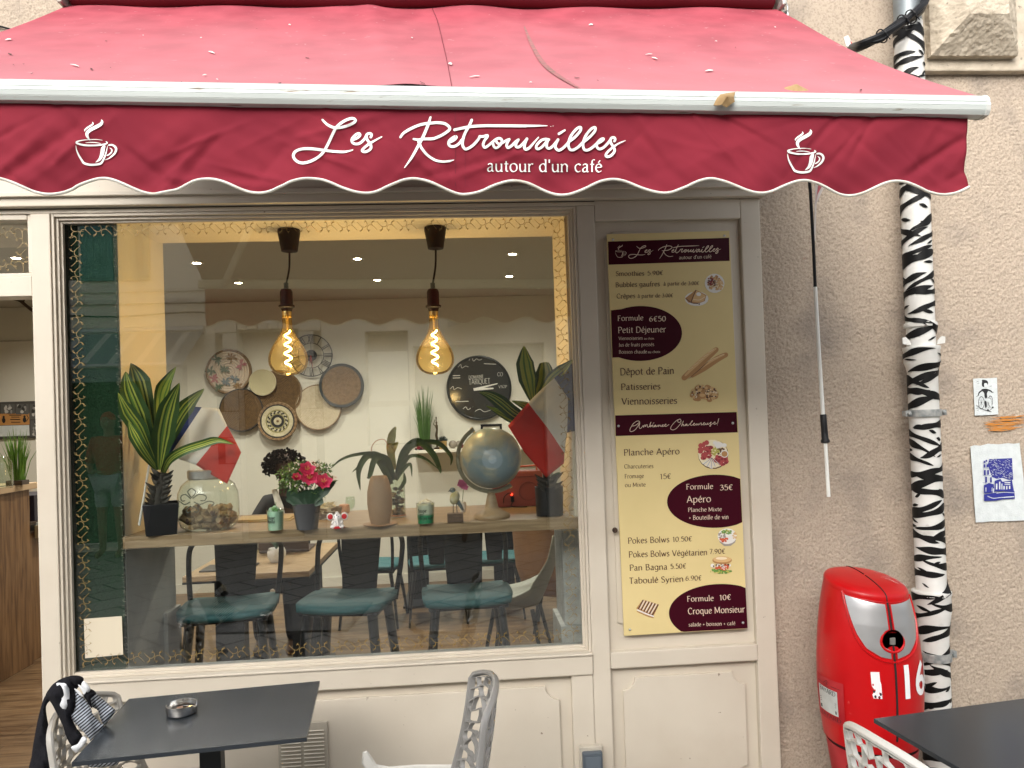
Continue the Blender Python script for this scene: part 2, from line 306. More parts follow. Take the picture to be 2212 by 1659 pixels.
mb = MB(); mb.box(RX1, RX1+.2, .14, RY-.002, -.2, RZ-.002); tag(mb.build('interior_wall', iwall), kind='structure')
mb = MB(); mb.box(RX0-.2, RX0, .14, RY-.002, -.2, RZ-.002); tag(mb.build('interior_wall', iwall), kind='structure')
# ================================================================== roughcast outer wall: real displaced relief where it is seen
WB = T('facade_wall', 'beige roughcast house wall around the cream shopfront', 'wall', (0, 0, 0))
def relief(x0, x1, z0, z1, step, y, amp, seed):
    nx, nz = int((x1-x0)/step)+1, int((z1-z0)/step)+1
    h = noise2(nx, nz, .0085/step, seed)*.6+noise2(nx, nz, .005/step, seed+1)*.4 if step < .006 else noise2(nx, nz, 2.2, seed)
    h = (h-.5)*amp+(noise2(nx, nz, .3/step, seed+2)-.5)*amp*.5
    X, Z = np.meshgrid(np.linspace(x0, x1, nx), np.linspace(z0, z1, nz)); V = np.stack([X, y-h, Z], -1).reshape(-1, 3)
    i = np.arange(nz-1)[:, None]*nx+np.arange(nx-1)[None, :]; F = np.stack([i, i+1, i+nx+1, i+nx], -1).reshape(-1, 4); return V, F
def relief_obj(name, V, F, ma, parent):
    me = bpy.data.meshes.new(name); me.from_pydata(V.tolist(), [], F.tolist()); me.materials.append(ma); me.polygons.foreach_set('use_smooth', [True]*len(me.polygons))
    o = bpy.data.objects.new(name, me); COL.objects.link(o); o.parent = parent; WL[o.name] = Vector(); return o
V, F = relief(1.20, 2.75, .0, 3.046, .0036, .05, .0068, 3); relief_obj('roughcast', V, F, plaster, WB)
V, F = relief(-2.6, -1.2, 2.75, 3.8, .0055, .05, .006, 9); relief_obj('roughcast', V, F, plaster, WB)
mb = MB(); mb.box(1.22, 2.74, .07, .13, 0, 3.1); mb.box(2.75, 9, .05, .13, 0, 4.3); mb.box(-1.2, 1.93, .055, .13, 2.75, 4.3); mb.box(-9, -2.6, .055, .13, 2.75, 4.3); mb.box(-2.6, -1.2, .075, .13, 2.75, 4.3); mb.box(-9, -2.75, .055, .13, 0, 2.75)
mb.box(1.93, 2.75, .07, .13, 3.1, 4.3)
mb.build('backing', plaster, WB)
# stone course with the bossed block, top right
def bump_box(mb, x0, x1, z0, z1, y0, y1): mb.box(x0, x1, y0, y1, z0, z1)
SB = MB(); SB.box(1.945, 3.4, .012, .068, 3.045, 3.9); SB.build('stone_course', stone, WB, bevel=.008)
SB = MB()
xa, xb, za, zb = 1.997, 2.378, 3.094, 3.47
fr = [(xa, za, .0), (xb, za, .0), (xb, zb, .0), (xa, zb, .0)]; ins = .125; fr2 = [(xa+ins*.85, za+ins, -.095), (xb-ins*.85, za+ins, -.095), (xb-ins*.85, zb-ins, -.095), (xa+ins*.85, zb-ins, -.095)]
N8 = 14; vs = []; fs = []
def bossgrid(a, b, c, d):
    def f(u, v):
        p = lerp(lerp(Vector(a), Vector(b), u), lerp(Vector(d), Vector(c), u), v); return p
    SB.grid(N8*2, N8, f)
A3 = [Vector((x, y-.02, z)) for x, z, y in fr]; B3 = [Vector((x, y-.02, z)) for x, z, y in fr2]; C3 = [Vector((x, .012, z)) for x, z, y in fr]
for i in range(4): j = (i+1) % 4; bossgrid(A3[i], A3[j], B3[j], B3[i]); bossgrid(C3[i], C3[j], A3[j], A3[i])
bossgrid(*B3)
bo = SB.build('stone_boss', stone, WB, smooth=True, ang=25, dbl=.0004)
tx = bpy.data.textures.new('pit', 'CLOUDS'); tx.noise_scale = .02
md = bo.modifiers.new('s', 'SUBSURF'); md.subdivision_type = 'SIMPLE'; md.levels = md.render_levels = 2
md = bo.modifiers.new('d', 'DISPLACE'); md.texture = tx; md.strength = .009; md.texture_coords = 'GLOBAL'
# orange paint smear on the wall (its own mark on the plaster)
pp = [P(2125, 903, y=.045), P(2212, 900, y=.045)]
smear = M('orange_paint', (.52, .20, .03), .8, c2=(.40, .30, .19), vs=70, lo=.52, hi=.68, st=(.4, 1, 3))
mb = MB(); f = lambda u, v, k: P(u, v, y=.043-.0001*k)
rs = random.Random(5)
for i in range(26):
    y0 = 899+i*1.25; x0 = 2124+rs.uniform(0, 30)+(18 if i < 9 else 0); x1 = x0+rs.uniform(30, 70); pen(mb, [(x0, y0+rs.uniform(-2, 2)), ((x0+x1)/2, y0+rs.uniform(-2, 2)), (x1, y0-rs.uniform(0, 5))], [.6, rs.uniform(1.2, 3.4), .5], f, 0, cap=False)
mb.build('paint_smear', smear, WB)
# ================================================================== shopfront (cream joinery)
SF = T('shopfront', 'cream painted wooden shopfront with large window and panelled base', 'shopfront', (0, 0, 0))
mb = MB(); mb.box(-2.9, 1.262, -.03, .054, 2.515, 2.86); mb.build('fascia', cream, SF, bevel=.004)
mb = MB(); mb.box(-2.9, 1.268, -.046, -.031, 2.548, 2.566); mb.box(-2.9, 1.25, .0, .05, 2.4945, 2.5105); mb.build('cornice_bead', cream, SF, bevel=.003)
mb = MB(); mb.box(-2.9, 1.249, .004, .05, 2.511, 2.5148); mb.build('joint', M('joint_shadow', (.05, .04, .03), .9), SF)
mb = MB(); mb.box(-1.628, -1.556, -.004, .10, .05, 2.494); mb.build('mullion', cream, SF, bevel=.004)
mb = MB()                                                            # stepped beads round the pane
for i, (d, y0, y1) in enumerate(((.0, .004, .045), (.011, .016, .045), (.020, .028, .045))):
    xl, xr, zb_, zt = -1.5555+d, .488-d, .690+d, 2.4935-d; e = .0105
    mb.box(xl, xl+e, y0, y1, zb_, zt); mb.box(xr-e, xr, y0, y1, zb_, zt); mb.box(xl+e+.0002, xr-e-.0002, y0+.0005, y1, zt-e, zt); mb.box(xl+e+.0002, xr-e-.0002, y0+.0005, y1, zb_, zb_+e)
mb.build('window_bead', cream, SF, bevel=.002)
mb = MB(); mb.box(-1.6, .49, .052, .1, .66, .712); mb.build('inner_sill', M('grey_sill', (.30, .31, .30), .4, c2=(.2, .21, .2), vs=9), SF)
# door side: transom bar, transom pane frame
mb = MB(); mb.box(-2.72, -1.6285, -.002, .085, 2.178, 2.254); mb.box(-2.72, -1.6285, .004, .085, 2.254, 2.268); mb.box(-2.75, -2.721, -.002, .1, .05, 2.494); mb.box(-1.645, -1.6285, .008, .085, 2.2685, 2.494); mb.box(-2.72, -1.6455, .006, .085, 2.474, 2.494); mb.build('transom', cream, SF, bevel=.003)
# right pilaster: outer frame, recess, bead lines
mb = MB(); mb.box(.489, .562, -.001, .1, .05, 2.4945); mb.box(1.166, 1.248, -.002, .1, .0, 2.514); mb.box(.5625, 1.1655, -.0015, .1, 2.432, 2.514); mb.box(.5625, 1.1655, -.006, .1, .628, .694)
mb.box(.5625, 1.1655, .0, .1, .0, .075); mb.build('pilaster_frame', cream, SF, bevel=.005)
mb = MB(); mb.box(.5625, 1.1655, .022, .1, .6945, 2.4315); mb.box(.5625, 1.1655, .026, .1, .0755, .6275); mb.build('pilaster_panel', cream, SF)
def notched(x0, x1, z0, z1, r, n=8):                                 # rectangle with concave round corners
    out = []
    for cx, cz, a0 in ((x0, z0, 90), (x1, z0, 180), (x1, z1, 270), (x0, z1, 360)):
        for i in range(n+1): a = R(a0-90*i/n); out.append((cx+r*math.cos(a), cz+r*math.sin(a)))
    return out
fy = lambda a, b, d: Vector((a, d, b))
mb = MB(); mb.prism(notched(.60, 1.128, .77, 2.39, .035), fy, .022, .012); mb.prism(notched(.612, 1.116, .15, .582, .05), fy, .026, .012); mb.build('raised_panel', cream, SF, bevel=.003)
# base under the window
mb = MB(); mb.box(-1.5555, .4885, -.012, .1, .612, .690); mb.box(-1.5555, .4885, -.02, .05, .6905, .70)
mb.box(-1.5555, -1.42, -.004, .1, .05, .6115); mb.box(.402, .4885, -.003, .1, .05, .6115); mb.box(-1.4195, .4015, -.0035, .1, .0, .08); mb.build('base_rail', cream, SF, bevel=.005)
mb = MB(); mb.box(-1.4195, .4015, .024, .1, .0805, .6115); mb.build('base_panel', cream, SF)
mb = MB(); mb.prism(notched(-1.36, .352, .14, .568, .055), fy, .024, .009); mb.build('raised_panel', cream, SF, bevel=.003)
# louvred vent in the base panel
vp = M('vent_plastic', (.62, .57, .47), .5)
mb = MB(); mb.box(-.755, -.563, -.001, .0085, .17, .487); vt = mb.build('air_vent', M('vent_back', (.40, .36, .29), .7), SF, bevel=.004)  # backing darker than the louvres: the shade behind them put into its colour
mb = MB()
for i in range(19):
    for x0, x1 in ((-.742, -.668), (-.655, -.578)):
        z = .19+i*.0147; Tm = Matrix.Translation((0, -.003, z))@Matrix.Rotation(R(-35), 4, 'X'); mb.box(x0, x1, -.005, .004, -.0018, .0018, 0, Tm)
mb.build('louvre', vp, vt)
mb = MB(); c = P(1328, 1145, y=-.004); mb.lathe([(.0, -.012), (.008, -.011), (.0105, -.006), (.011, 0)], c, 14, 'y'); mb.box(c.x-.002, c.x+.002, c.y-.0135, c.y-.010, c.z-.007, c.z+.007); mb.build('bolt', M('rusty_iron', (.09, .05, .03), .7, m=.4, c2=(.04, .03, .025), vs=90), SF)
# panes (real thin glass) and their gilt vine border
mb = MB(); mb.box(-1.536, .468, .047, .053, .711, 2.474); pane = mb.build('window_pane', glass, SF)
mb = MB(); mb.box(-2.715, -1.646, .047, .053, 2.269, 2.4735); pane2 = mb.build('transom_pane', glass, SF)
MOT = [[(-90, 105), (0, 22), (25, -40), (0, -90), (-50, -106), (-92, -88), (-114, -62)], [(-108, -74), (-122, -76)], [(-92, -86), (-88, -62), (-78, -44)], [(-52, -105), (-84, -92), (-100, -62)],
       [(14, 8), (52, -8), (92, 8), (114, 55)], [(110, 40), (124, 40)], [(92, 10), (86, 34), (92, 58)], [(52, -8), (78, 12), (88, 44)]]
def vine(mb, cx, cz, rot, flip, y, s=.000192, wd=9):
    c, s_ = math.cos(rot), math.sin(rot)
    for q in MOT:
        pen(mb, [(-a if flip else a, b) for a, b in q], [wd*.7, wd, wd*.7], lambda a, b, k: Vector((cx+s*(a*c-(-b)*s_), y, cz+s*(a*s_+(-b)*c))), 0, cap=False, n=4)
def border(mb, x0, x1, z0, z1, y, step=.0395, lft=True, gap=None):
    i = 0; n = int((z1-z0)/step); st = (z1-z0)/n
    for i in range(1, n):
        z = z0+i*st
        if lft: vine(mb, x0, z, 0 if i % 2 else R(180), False, y)
        vine(mb, x1, z, R(180) if i % 2 else 0, False, y)
    n = int((x1-x0)/step); st = (x1-x0)/n
    for i in range(1, n):
        x = x0+i*st
        if gap and gap[0] < x < gap[1]: pass
        else: vine(mb, x, z1, R(90) if i % 2 else R(-90), False, y)
        vine(mb, x, z0, R(90) if i % 2 else R(-90), False, y)
    for x in ((x0, x1) if lft else (x1,)):
        for z in (z0, z1): vine(mb, x, z, R(45), x == x0, y, s=.00023)
mb = MB(); border(mb, -1.487, .420, .762, 2.438, .0440, gap=(-.15, -.115)); mb.build('vine_border', gold, pane, recalc=False)
mb = MB(); border(mb, -2.66, -1.688, 2.308, 2.435, .0440); mb.build('vine_border', gold, pane2, recalc=False)
# window niche behind the pane: side columns and soffit
nich = M('niche_cream', (.76, .68, .54), .6, bump=.04, bs=25)
mb = MB(); mb.box(-1.625, -1.352, .101, .56, 1.17, 2.86); mb.build('niche_column', nich, SF, bevel=.003)
mb = MB(); mb.box(.452, .56, .101, .50, 1.17, 2.86); mb.build('niche_column', nich, SF, bevel=.003)
lowm = M('niche_dim', (.50, .49, .46), .6, c2=(.36, .36, .34), vs=5, st=(1, 1, .5))  # same column below the shelf, its weaker light painted as a greyer tone
mb = MB(); mb.box(-1.60, -1.352, .101, .60, .05, 1.168); mb.box(-1.36, -1.335, .45, .61, .05, .83); mb.build('niche_column', lowm, SF, bevel=.003)
galv = M('galvanised', (.52, .53, .52), .45, m=.3, c2=(.36, .37, .36), vs=24)
mb = MB(); mb.box(.425, .55, .32, .60, .72, 1.168); mb.box(.405, .56, .30, .61, .05, .72); mb.build('niche_column', galv, SF, bevel=.003)
mb = MB(); mb.box(-1.351, .451, .101, .505, 2.494, 2.7); mb.box(-2.75, -1.63, .101, .56, 2.5, 2.86); mb.box(-1.351, .451, .101, .56, 2.701, 2.86); mb.build('niche_soffit', nich, SF, bevel=.002)
mb = MB(); mb.box(.561, RX1, .101, .139, .05, 2.86); mb.build('inner_partition', iwall, SF)
mb = MB(); mb.box(RX0, -2.751, .14, .2, .05, 2.86); mb.build('inner_partition', iwall, SF)
# green turf panel hung behind the left strip of the pane
turf = M('turf_green', (.012, .035, .018), .95, c2=(.02, .055, .025), vs=160, bump=1, bs=400, spec=.1)
mb = MB(); mb.box(-1.60, -1.352, .078, .095, .70, 2.52)
for i in range(900):
    z = random.uniform(.71, 2.48); l_ = random.uniform(.004, .017); a = random.uniform(-.9, .9); x = -1.353+random.uniform(-.004, .002); y = random.uniform(.076, .094)
    mb.add([(x-.004, y, z), (x-.004, y, z+.0016), (x+l_*math.cos(a), y-.002, z+l_*math.sin(a))], [(0, 1, 2)], 1)
for i in range(9000):
    x = random.uniform(-1.56, -1.352); z = random.uniform(.72, 2.48); h = random.uniform(.003, .008); a = random.uniform(-.006, .006)
    mb.add([(x, .078, z), (x+.0016, .078, z), (x+a, .078-h, z-.004)], [(0, 1, 2)], 0)
single(mb, 'turf_panel', [turf, M('jute_fringe', (.42, .40, .30), .9)], 'dark green artificial turf panel with a frayed edge behind the left of the window', 'turf panel', (-1.48, .085, .7), recalc=False)
# plain cream sticker on the pane
mb = MB(); q = [P(181, 1337, y=.044), P(263, 1331, y=.044), P(266, 1414, y=.044), P(184, 1422, y=.044)]
mb.add([v+Vector((0, d, 0)) for d in (0, .0012) for v in q], [(0, 1, 2, 3), (7, 6, 5, 4), (0, 1, 5, 4), (1, 2, 6, 5), (2, 3, 7, 6), (3, 0, 4, 7)])
single(mb, 'sticker', M('sticker_cream', (.62, .55, .42), .5), 'square cream sticker on the lower left corner of the window', 'sticker', q[3])
# ================================================================== the street opposite (seen mirrored in the pane)
OB = T('street_house', 'pale rendered house across the street with teal shutters and a stone door surround', 'house', (-2, -7.4, 0))
opp = M('render_pale', (.78, .74, .64), .9, c2=(.60, .56, .48), vs=1.1, bump=.2, bs=30); pale = M('stone_pale', (.62, .58, .50), .85, c2=(.52, .48, .41), vs=4)
YO = -7.4
mb = MB()
def wallgrid(holes, x0, x1, z0, z1, y0, y1):                         # wall slab left open at the rectangles in holes
    xs = sorted({x0, x1, *[h[0] for h in holes], *[h[1] for h in holes]}); zs = sorted({z0, z1, *[h[2] for h in holes], *[h[3] for h in holes]})
    for a, b in zip(xs, xs[1:]):
        for c, d in zip(zs, zs[1:]):
            mx, mz = (a+b)/2, (c+d)/2
            if not any(h[0] < mx < h[1] and h[2] < mz < h[3] for h in holes): mb.box(a, b, y0, y1, c, d)
H = [(-3.06, -2.23, .05, 2.96), (-1.32, -.72, 1.3, 2.9), (-.66, 1.2, .0, 2.68), (-5.9, -3.75, .05, 2.5), (-5.75, -5.15, 3.7, 4.6), (2.4, 3.3, .05, 2.4)]
wallgrid(H, -13, 13, 0, 4.7, YO-.4, YO); mb.build('wall', opp, OB, dbl=.0005)
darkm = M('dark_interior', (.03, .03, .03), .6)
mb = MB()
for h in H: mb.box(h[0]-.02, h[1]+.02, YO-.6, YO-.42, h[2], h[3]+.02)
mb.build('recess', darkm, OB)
mb = MB()
for k in range(9):
    z = .05+k*.36; w_ = .2 if k % 2 else .3
    mb.box(-3.06-w_, -3.065, YO-.01, YO+.03, z, z+.35); mb.box(-2.225, -2.225+w_, YO-.01, YO+.03, z, z+.35)
for k in range(6):
    a = -3.05+k*.138; mb.box(a, a+.13, YO-.01, YO+.035, 2.965, 3.27)
mb.box(-3.4, -1.9, YO-.01, YO+.03, 3.29, 3.5); mb.build('door_surround', pale, OB, bevel=.012)
mb = MB(); mb.box(-3.36, -3.062, YO+.001, YO+.012, .05, 3.28); mb.box(-2.228, -1.92, YO+.001, YO+.012, .05, 3.28); mb.box(-3.0615, -2.2285, YO+.001, YO+.012, 2.962, 3.28); mb.build('mortar', M('mortar_dark', (.12, .11, .09), .9), OB)
mb = MB(); mb.box(-3.05, -2.24, YO-.3, YO-.22, .05, 2.95); mb.build('door', M('door_brown', (.16, .13, .10), .5, bump=.1), OB, bevel=.01)
mb = MB(); mb.box(-2.78, -2.58, YO+.036, YO+.045, 3.05, 3.2); v_, f_ = sans('12', .085); pl = mb.build('number_plate', M('plate_white', (.8, .8, .78), .4), OB)
mb = MB(); mb.add([(-2.62-a, YO+.047, 3.08+b) for a, b in v_], f_); mb.build('house_number', black, pl, recalc=False)
teal = M('teal_paint', (.10, .26, .25), .6, c2=(.07, .2, .19), vs=6)
for x0 in (-5.10, -4.62):
    mb = MB()
    for k in range(5): mb.box(x0+k*.085, x0+k*.085+.081, YO+.02, YO+.05, 3.68, 4.62)
    mb.box(x0-.005, x0+.43, YO+.05, YO+.065, 3.72, 3.82); mb.box(x0-.005, x0+.43, YO+.05, YO+.065, 4.45, 4.55); mb.build('shutter', teal, OB, bevel=.004)
mb = MB(); mb.box(-13, 13, YO, YO+.05, 3.36, 3.42); mb.box(-7, -3.4, YO, YO+.03, 3.52, 3.56); mb.build('string_course', pale, OB)
mb = MB(); pts = [(-7+.3*i, YO+.07, 3.2-.02*math.sin(i)) for i in range(14)]; mb.tube(pts, .012, 6); mb.build('cable', black, OB)
mb = MB(); mb.box(-1.30, -.74, YO-.12, YO-.09, 1.32, 2.62); wn = mb.build('window', M('blind_white', (.74, .74, .70), .6), OB)
mb = MB(); [mb.box(-1.29, -.75, YO-.09, YO-.084, 1.95+k*.05, 1.985+k*.05) for k in range(13)]; mb.build('blind', MATS['blind_white'], wn)
mb = MB(); mb.box(-1.31, -.73, YO-.10, YO-.07, 1.84, 1.92); mb.build('window_rail', pale, wn)
mb = MB(); mb.box(-.64, 1.18, YO-.25, YO-.2, .0, 2.66); mb.build('garage_door', M('garage_grey', (.09, .09, .085), .5), OB)
OA = T('street_awning', 'slate blue awning with pale stripes across the street', 'awning', (-4.6, YO, 2.5))
def sa(u, v): return Vector((lerp(-6.6, -3.5, u), lerp(YO+.02, YO+.85, v), lerp(2.98, 2.45, v)))
mb = MB(); mb.grid(37, 8, sa, 0, lambda u, v: 1 if int(u*36) % 4 == 1 else 0); mb.grid(37, 2, lambda u, v: sa(u, 1)+Vector((0, 0, -.2*v)))
mb.build('awning_canvas', [M('slate_canvas', (.16, .20, .22), .8), M('stripe_pale', (.42, .43, .40), .8)], OA)
mb = MB(); mb.tube([sa(0, 1), sa(1, 1)], .03); mb.tube([sa(0, 0), sa(1, 0)], .06); mb.build('awning_bar', M('grey_metal', (.45, .45, .45), .4, m=.6), OA)
# sloping porch with a picket balustrade over it
PC = T('street_porch', 'small sloping porch roof with a picket balustrade across the street', 'porch', (.9, YO, 2.9))
mb = MB(); mb.add([Vector((x, y, z+d)) for d in (0, .07) for x, y, z in ((-.15, YO+.01, 3.0), (-.15, YO+.5, 2.86), (1.5, YO+.5, 3.42), (1.5, YO+.01, 3.5))], [(0, 1, 2, 3), (7, 6, 5, 4), (0, 1, 5, 4), (1, 2, 6, 5), (2, 3, 7, 6), (3, 0, 4, 7)]); mb.build('porch_roof', M('porch_grey', (.3, .29, .27), .7), PC)
mb = MB(); [mb.box(-.1+k*.075, -.06+k*.075, YO+.3, YO+.33, 2.9+k*.02, 3.75) for k in range(14)]; mb.box(-.12, .95, YO+.29, YO+.34, 3.75, 3.8); mb.build('balustrade', pale, PC)
# ================================================================== awning
AW = T('awning', 'crimson retractable awning with white script lettering over the shopfront', 'awning', (-.05, 0, 3.2))
def fab(name, c, c2, bumpv=.12, tr=.22, fade=None):
    ma = M(name, c, .85, c2=c2, vs=7, bump=bumpv, bs=30, trans=tr, spec=.15); n = ma.node_tree.nodes; l = ma.node_tree.links
    if fade:                                                         # sun-bleached towards the front bar
        b = n['Principled BSDF']; src = b.inputs['Base Color'].links[0].from_socket; g = n.new('ShaderNodeTexCoord'); sx = n.new('ShaderNodeSeparateXYZ'); l.new(g.outputs['Generated'], sx.inputs[0])
        no = n.new('ShaderNodeTexNoise'); no.inputs['Scale'].default_value = 2.5; l.new(g.outputs['Object'], no.inputs['Vector'])
        ad = n.new('ShaderNodeMath'); ad.operation = 'MULTIPLY_ADD'; ad.inputs[1].default_value = .5; l.new(no.outputs['Fac'], ad.inputs[0]); l.new(sx.outputs['Z'], ad.inputs[2])
        q = n.new('ShaderNodeMapRange'); q.inputs['From Min'].default_value = .22; q.inputs['From Max'].default_value = 1.15; q.inputs['To Min'].default_value = .55; q.inputs['To Max'].default_value = 0; l.new(ad.outputs[0], q.inputs[0])
        mx = n.new('ShaderNodeMix'); mx.data_type = 'RGBA'; mx.inputs['B'].default_value = (*fade, 1); l.new(q.outputs[0], mx.inputs['Factor']); l.new(src, mx.inputs['A']); l.new(mx.outputs['Result'], b.inputs['Base Color'])
        no2 = n.new('ShaderNodeTexNoise'); no2.inputs['Scale'].default_value = 38; no2.inputs['Detail'].default_value = 2; l.new(g.outputs['Object'], no2.inputs['Vector'])
        q2 = n.new('ShaderNodeMapRange'); q2.inputs['From Min'].default_value = .70; q2.inputs['From Max'].default_value = .76; q2.inputs['To Max'].default_value = .35; l.new(no2.outputs['Fac'], q2.inputs[0])
        m2 = n.new('ShaderNodeMix'); m2.data_type = 'RGBA'; m2.inputs['B'].default_value = (.55, .36, .36, 1); l.new(q2.outputs[0], m2.inputs['Factor']); l.new(mx.outputs['Result'], m2.inputs['A']); l.new(m2.outputs['Result'], b.inputs['Base Color'])
    return ma
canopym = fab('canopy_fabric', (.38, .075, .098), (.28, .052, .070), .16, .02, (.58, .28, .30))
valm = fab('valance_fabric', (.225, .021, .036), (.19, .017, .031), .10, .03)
XL, XR, YB = -1.43, 1.333, -1.18
zbar = lambda x: 2.391-(x-1.333)*.0212                                # bar centre, it sags a little to the right
def canopy(u, v):
    x = lerp(XL+.008, XR-.02, u); y = lerp(-.105, YB-.012, v); z = lerp(3.243, zbar(x)+.027, v)-.030*math.sin(math.pi*v)-.004*math.sin(math.pi*min(v*3, 1))*math.sin(u*40)*.3
    fold = .010*math.exp(-((x-(-.30+.20*v))/.045)**2)*(1-v*.5)+.006*math.sin((u*9+v*2))*math.sin(math.pi*v)+.012*math.exp(-((v-.05)/.08)**2)*math.sin(u*37)*(.6+.6*math.exp(-((u-.55)/.12)**2))
    return Vector((x, y, z+fold))
# the centre seam, the scuff mark and stuck debris belong to the canopy
scuff = M('scuff_mark', (.20, .12, .10), .9, c2=(.35, .12, .13), vs=60)
def on_canopy(u, v, k=0):                                            # picture point on the canopy plane
    a = P(u, v, y=-.5)
    lo, hi = -.105, YB-.012
    for _ in range(30):
        m = (lo+hi)/2; p = P(u, v, y=m); vv = (m+.105)/(YB-.012+.105); uu = (p.x-XL-.008)/(XR-.028-XL); z = canopy(min(max(uu, 0), 1), vv).z
        if p.z > z: hi = m
        else: lo = m
    return p+Vector((0, -.0016-.00005*k, .0016+.00005*k))
mb = MB(); mb.grid(180, 46, canopy)
pen(mb, [(934, 20), (946, 50), (958, 100), (968, 145), (976, 190)], 1.3, on_canopy, 1)
M('seam_dark', (.12, .008, .02), .9)
pen(mb, [(1133, 60), (1150, 100), (1175, 140), (1210, 168), (1260, 198)], [3, 8, 9, 7, 2], on_canopy, 2)
random.seed(5)
Z1 = ZF(0, 0, 1.728); Z2 = ZF(1280, 0, 1.728)
for (x, y), z_, w_, l_ in [((460, 180), Z1, 3, 8), ((1328, 253), Z1, 3, 16), ((397, 302), Z1, 6, 9), ((790, 362), Z1, 7, 14), ((45, 237), Z1, 5, 16), ((60, 283), Z1, 3, 5), ((140, 322), Z1, 3, 12), ((1210, 364), Z1, 5, 12), ((1825, 362), Z1, 3, 24), ((280, 340), Z2, 3, 22), ((370, 352), Z2, 3, 8), ((1505, 393), Z2, 5, 10), ((965, 208), Z2, 3, 5), ((1110, 128), Z1, 2, 4), ((480, 297), Z1, 3, 4), ((105, 282), Z1, 3, 6), ((2125, 388), Z1, 4, 18), ((860, 404), Z2, 4, 20), ((1000, 408), Z2, 4, 16)]:
    a = random.uniform(-.5, .5); c = z_(x, y); l2 = l_*.25; pen(mb, [(c[0]-l2*math.cos(a), c[1]-l2*math.sin(a)), (c[0], c[1]+.5), (c[0]+l2*math.cos(a), c[1]+l2*math.sin(a))], w_*.4, on_canopy, 3, cap=False)
for (x, y), z_, w_, l_ in [((915, 232), Z1, 9, 28), ((1945, 282), Z1, 15, 16), ((340, 112), Z2, 10, 18), ((325, 289), Z1, 6, 40), ((2050, 337), Z1, 5, 44), ((1252, 113), Z1, 7, 10), ((38, 177), Z1, 8, 26), ((885, 332), Z1, 5, 18), ((615, 258), Z2, 7, 26), ((850, 312), Z2, 9, 34), ((870, 170), Z1, 5, 8), ((1780, 170), Z1, 5, 8), ((940, 352), Z1, 5, 10), ((80, 364), Z2, 5, 12), ((620, 160), Z1, 4, 4), ((880, 185), Z2, 4, 10), ((1135, 124), Z2, 4, 8), ((590, 242), Z2, 4, 30)]:
    a = random.uniform(-.2, .35); c = z_(x, y); l2 = l_*.25; pen(mb, [(c[0]-l2*math.cos(a), c[1]-l2*math.sin(a)), (c[0], c[1]-1), (c[0]+l2*math.cos(a), c[1]+l2*math.sin(a))], [w_*.1, w_*.35, w_*.15], on_canopy, 4, cap=False)
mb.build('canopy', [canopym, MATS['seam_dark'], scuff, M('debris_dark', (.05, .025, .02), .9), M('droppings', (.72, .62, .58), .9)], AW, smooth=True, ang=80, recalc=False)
# front bar
barm = M('bar_white', (.56, .60, .58), .42, c2=(.50, .54, .52), vs=5, st=(.4, 3, 3), c3=(.20, .15, .09), v3=30, lo3=.64, hi3=.74)
pr = [(0, .026), (.018, .024), (.027, .014), (.0285, .006), (.0275, .005), (.0285, .004), (.030, -.004), (.029, -.0045), (.0295, -.0055), (.0275, -.015), (.0265, -.0155), (.0265, -.0165), (.021, -.025), (.0, -.027), (-.018, -.022), (-.026, -.010), (-.026, .012), (-.016, .023)]
mb = MB(); NB = 40
def barp(a, b, x): return Vector((x, YB-a, zbar(x)+b))
xs = [lerp(XL, XR-.008, i/NB) for i in range(NB+1)]; vs = [barp(a, b, x) for x in xs for a, b in pr]; n_ = len(pr)
mb.add(vs, [(i*n_+j, i*n_+(j+1) % n_, (i+1)*n_+(j+1) % n_, (i+1)*n_+j) for i in range(NB) for j in range(n_)])
mb.build('front_bar', barm, AW, smooth=True, ang=25)
for xe in (XL, XR-.008):
    mb = MB(); x2 = xe+(.010 if xe > 0 else -.010); mb.add([barp(a*1.06, b*1.06, x) for x in (xe, x2) for a, b in pr], [tuple(range(n_)), tuple(range(2*n_-1, n_-1, -1))]+[(j, (j+1) % n_, n_+(j+1) % n_, n_+j) for j in range(n_)])
    mb.build('end_cap', M('cap_plastic', (.62, .63, .60), .5, c2=(.36, .30, .22), vs=30, lo=.6, hi=.75), AW)
# roller, brackets, arms
dark_red = M('roll_fabric', (.13, .006, .016), .85, bump=.1, bs=30)
mb = MB(); mb.tube([(lerp(XL+.03, XR-.045, i/20), -.10, 3.298-.004*math.sin(i)) for i in range(21)], .056, 20); mb.build('fabric_roll', dark_red, AW, smooth=True)
mb = MB(); mb.grid(60, 16, lambda u, v: canopy(u, v)+Vector((0, .003, -.006))); mb.build('canopy_dark_sheet', M('added_sheet_dark', (.07, .010, .016), .9), AW, smooth=True)  # added dark sheet below the fabric, dims its mirror image in the pane
alu = M('bracket_metal', (.50, .49, .45), .45, m=.5, c2=(.36, .34, .31), vs=20)
for x in (XL+.002, XR-.030):
    mb = MB(); mb.box(x, x+.018, -.165, .055, 3.225, 3.40); mb.box(x-.008, x+.026, -.03, .056, 3.20, 3.42); mb.build('bracket', alu, AW, bevel=.006)
for s, xa_ in ((1, XL+.12), (-1, XR-.12)):
    mb = MB(); el = Vector((xa_+s*.42, -.52, 2.76)); mb.tube([(xa_, -.08, 3.10), el], .022, 8); mb.tube([el, (xa_+s*.02, YB+.045, zbar(xa_)-.012)], .019, 8); mb.ell(el, .035, n=10, k=6); mb.build('folding_arm', alu, AW, smooth=True)
mb = MB()
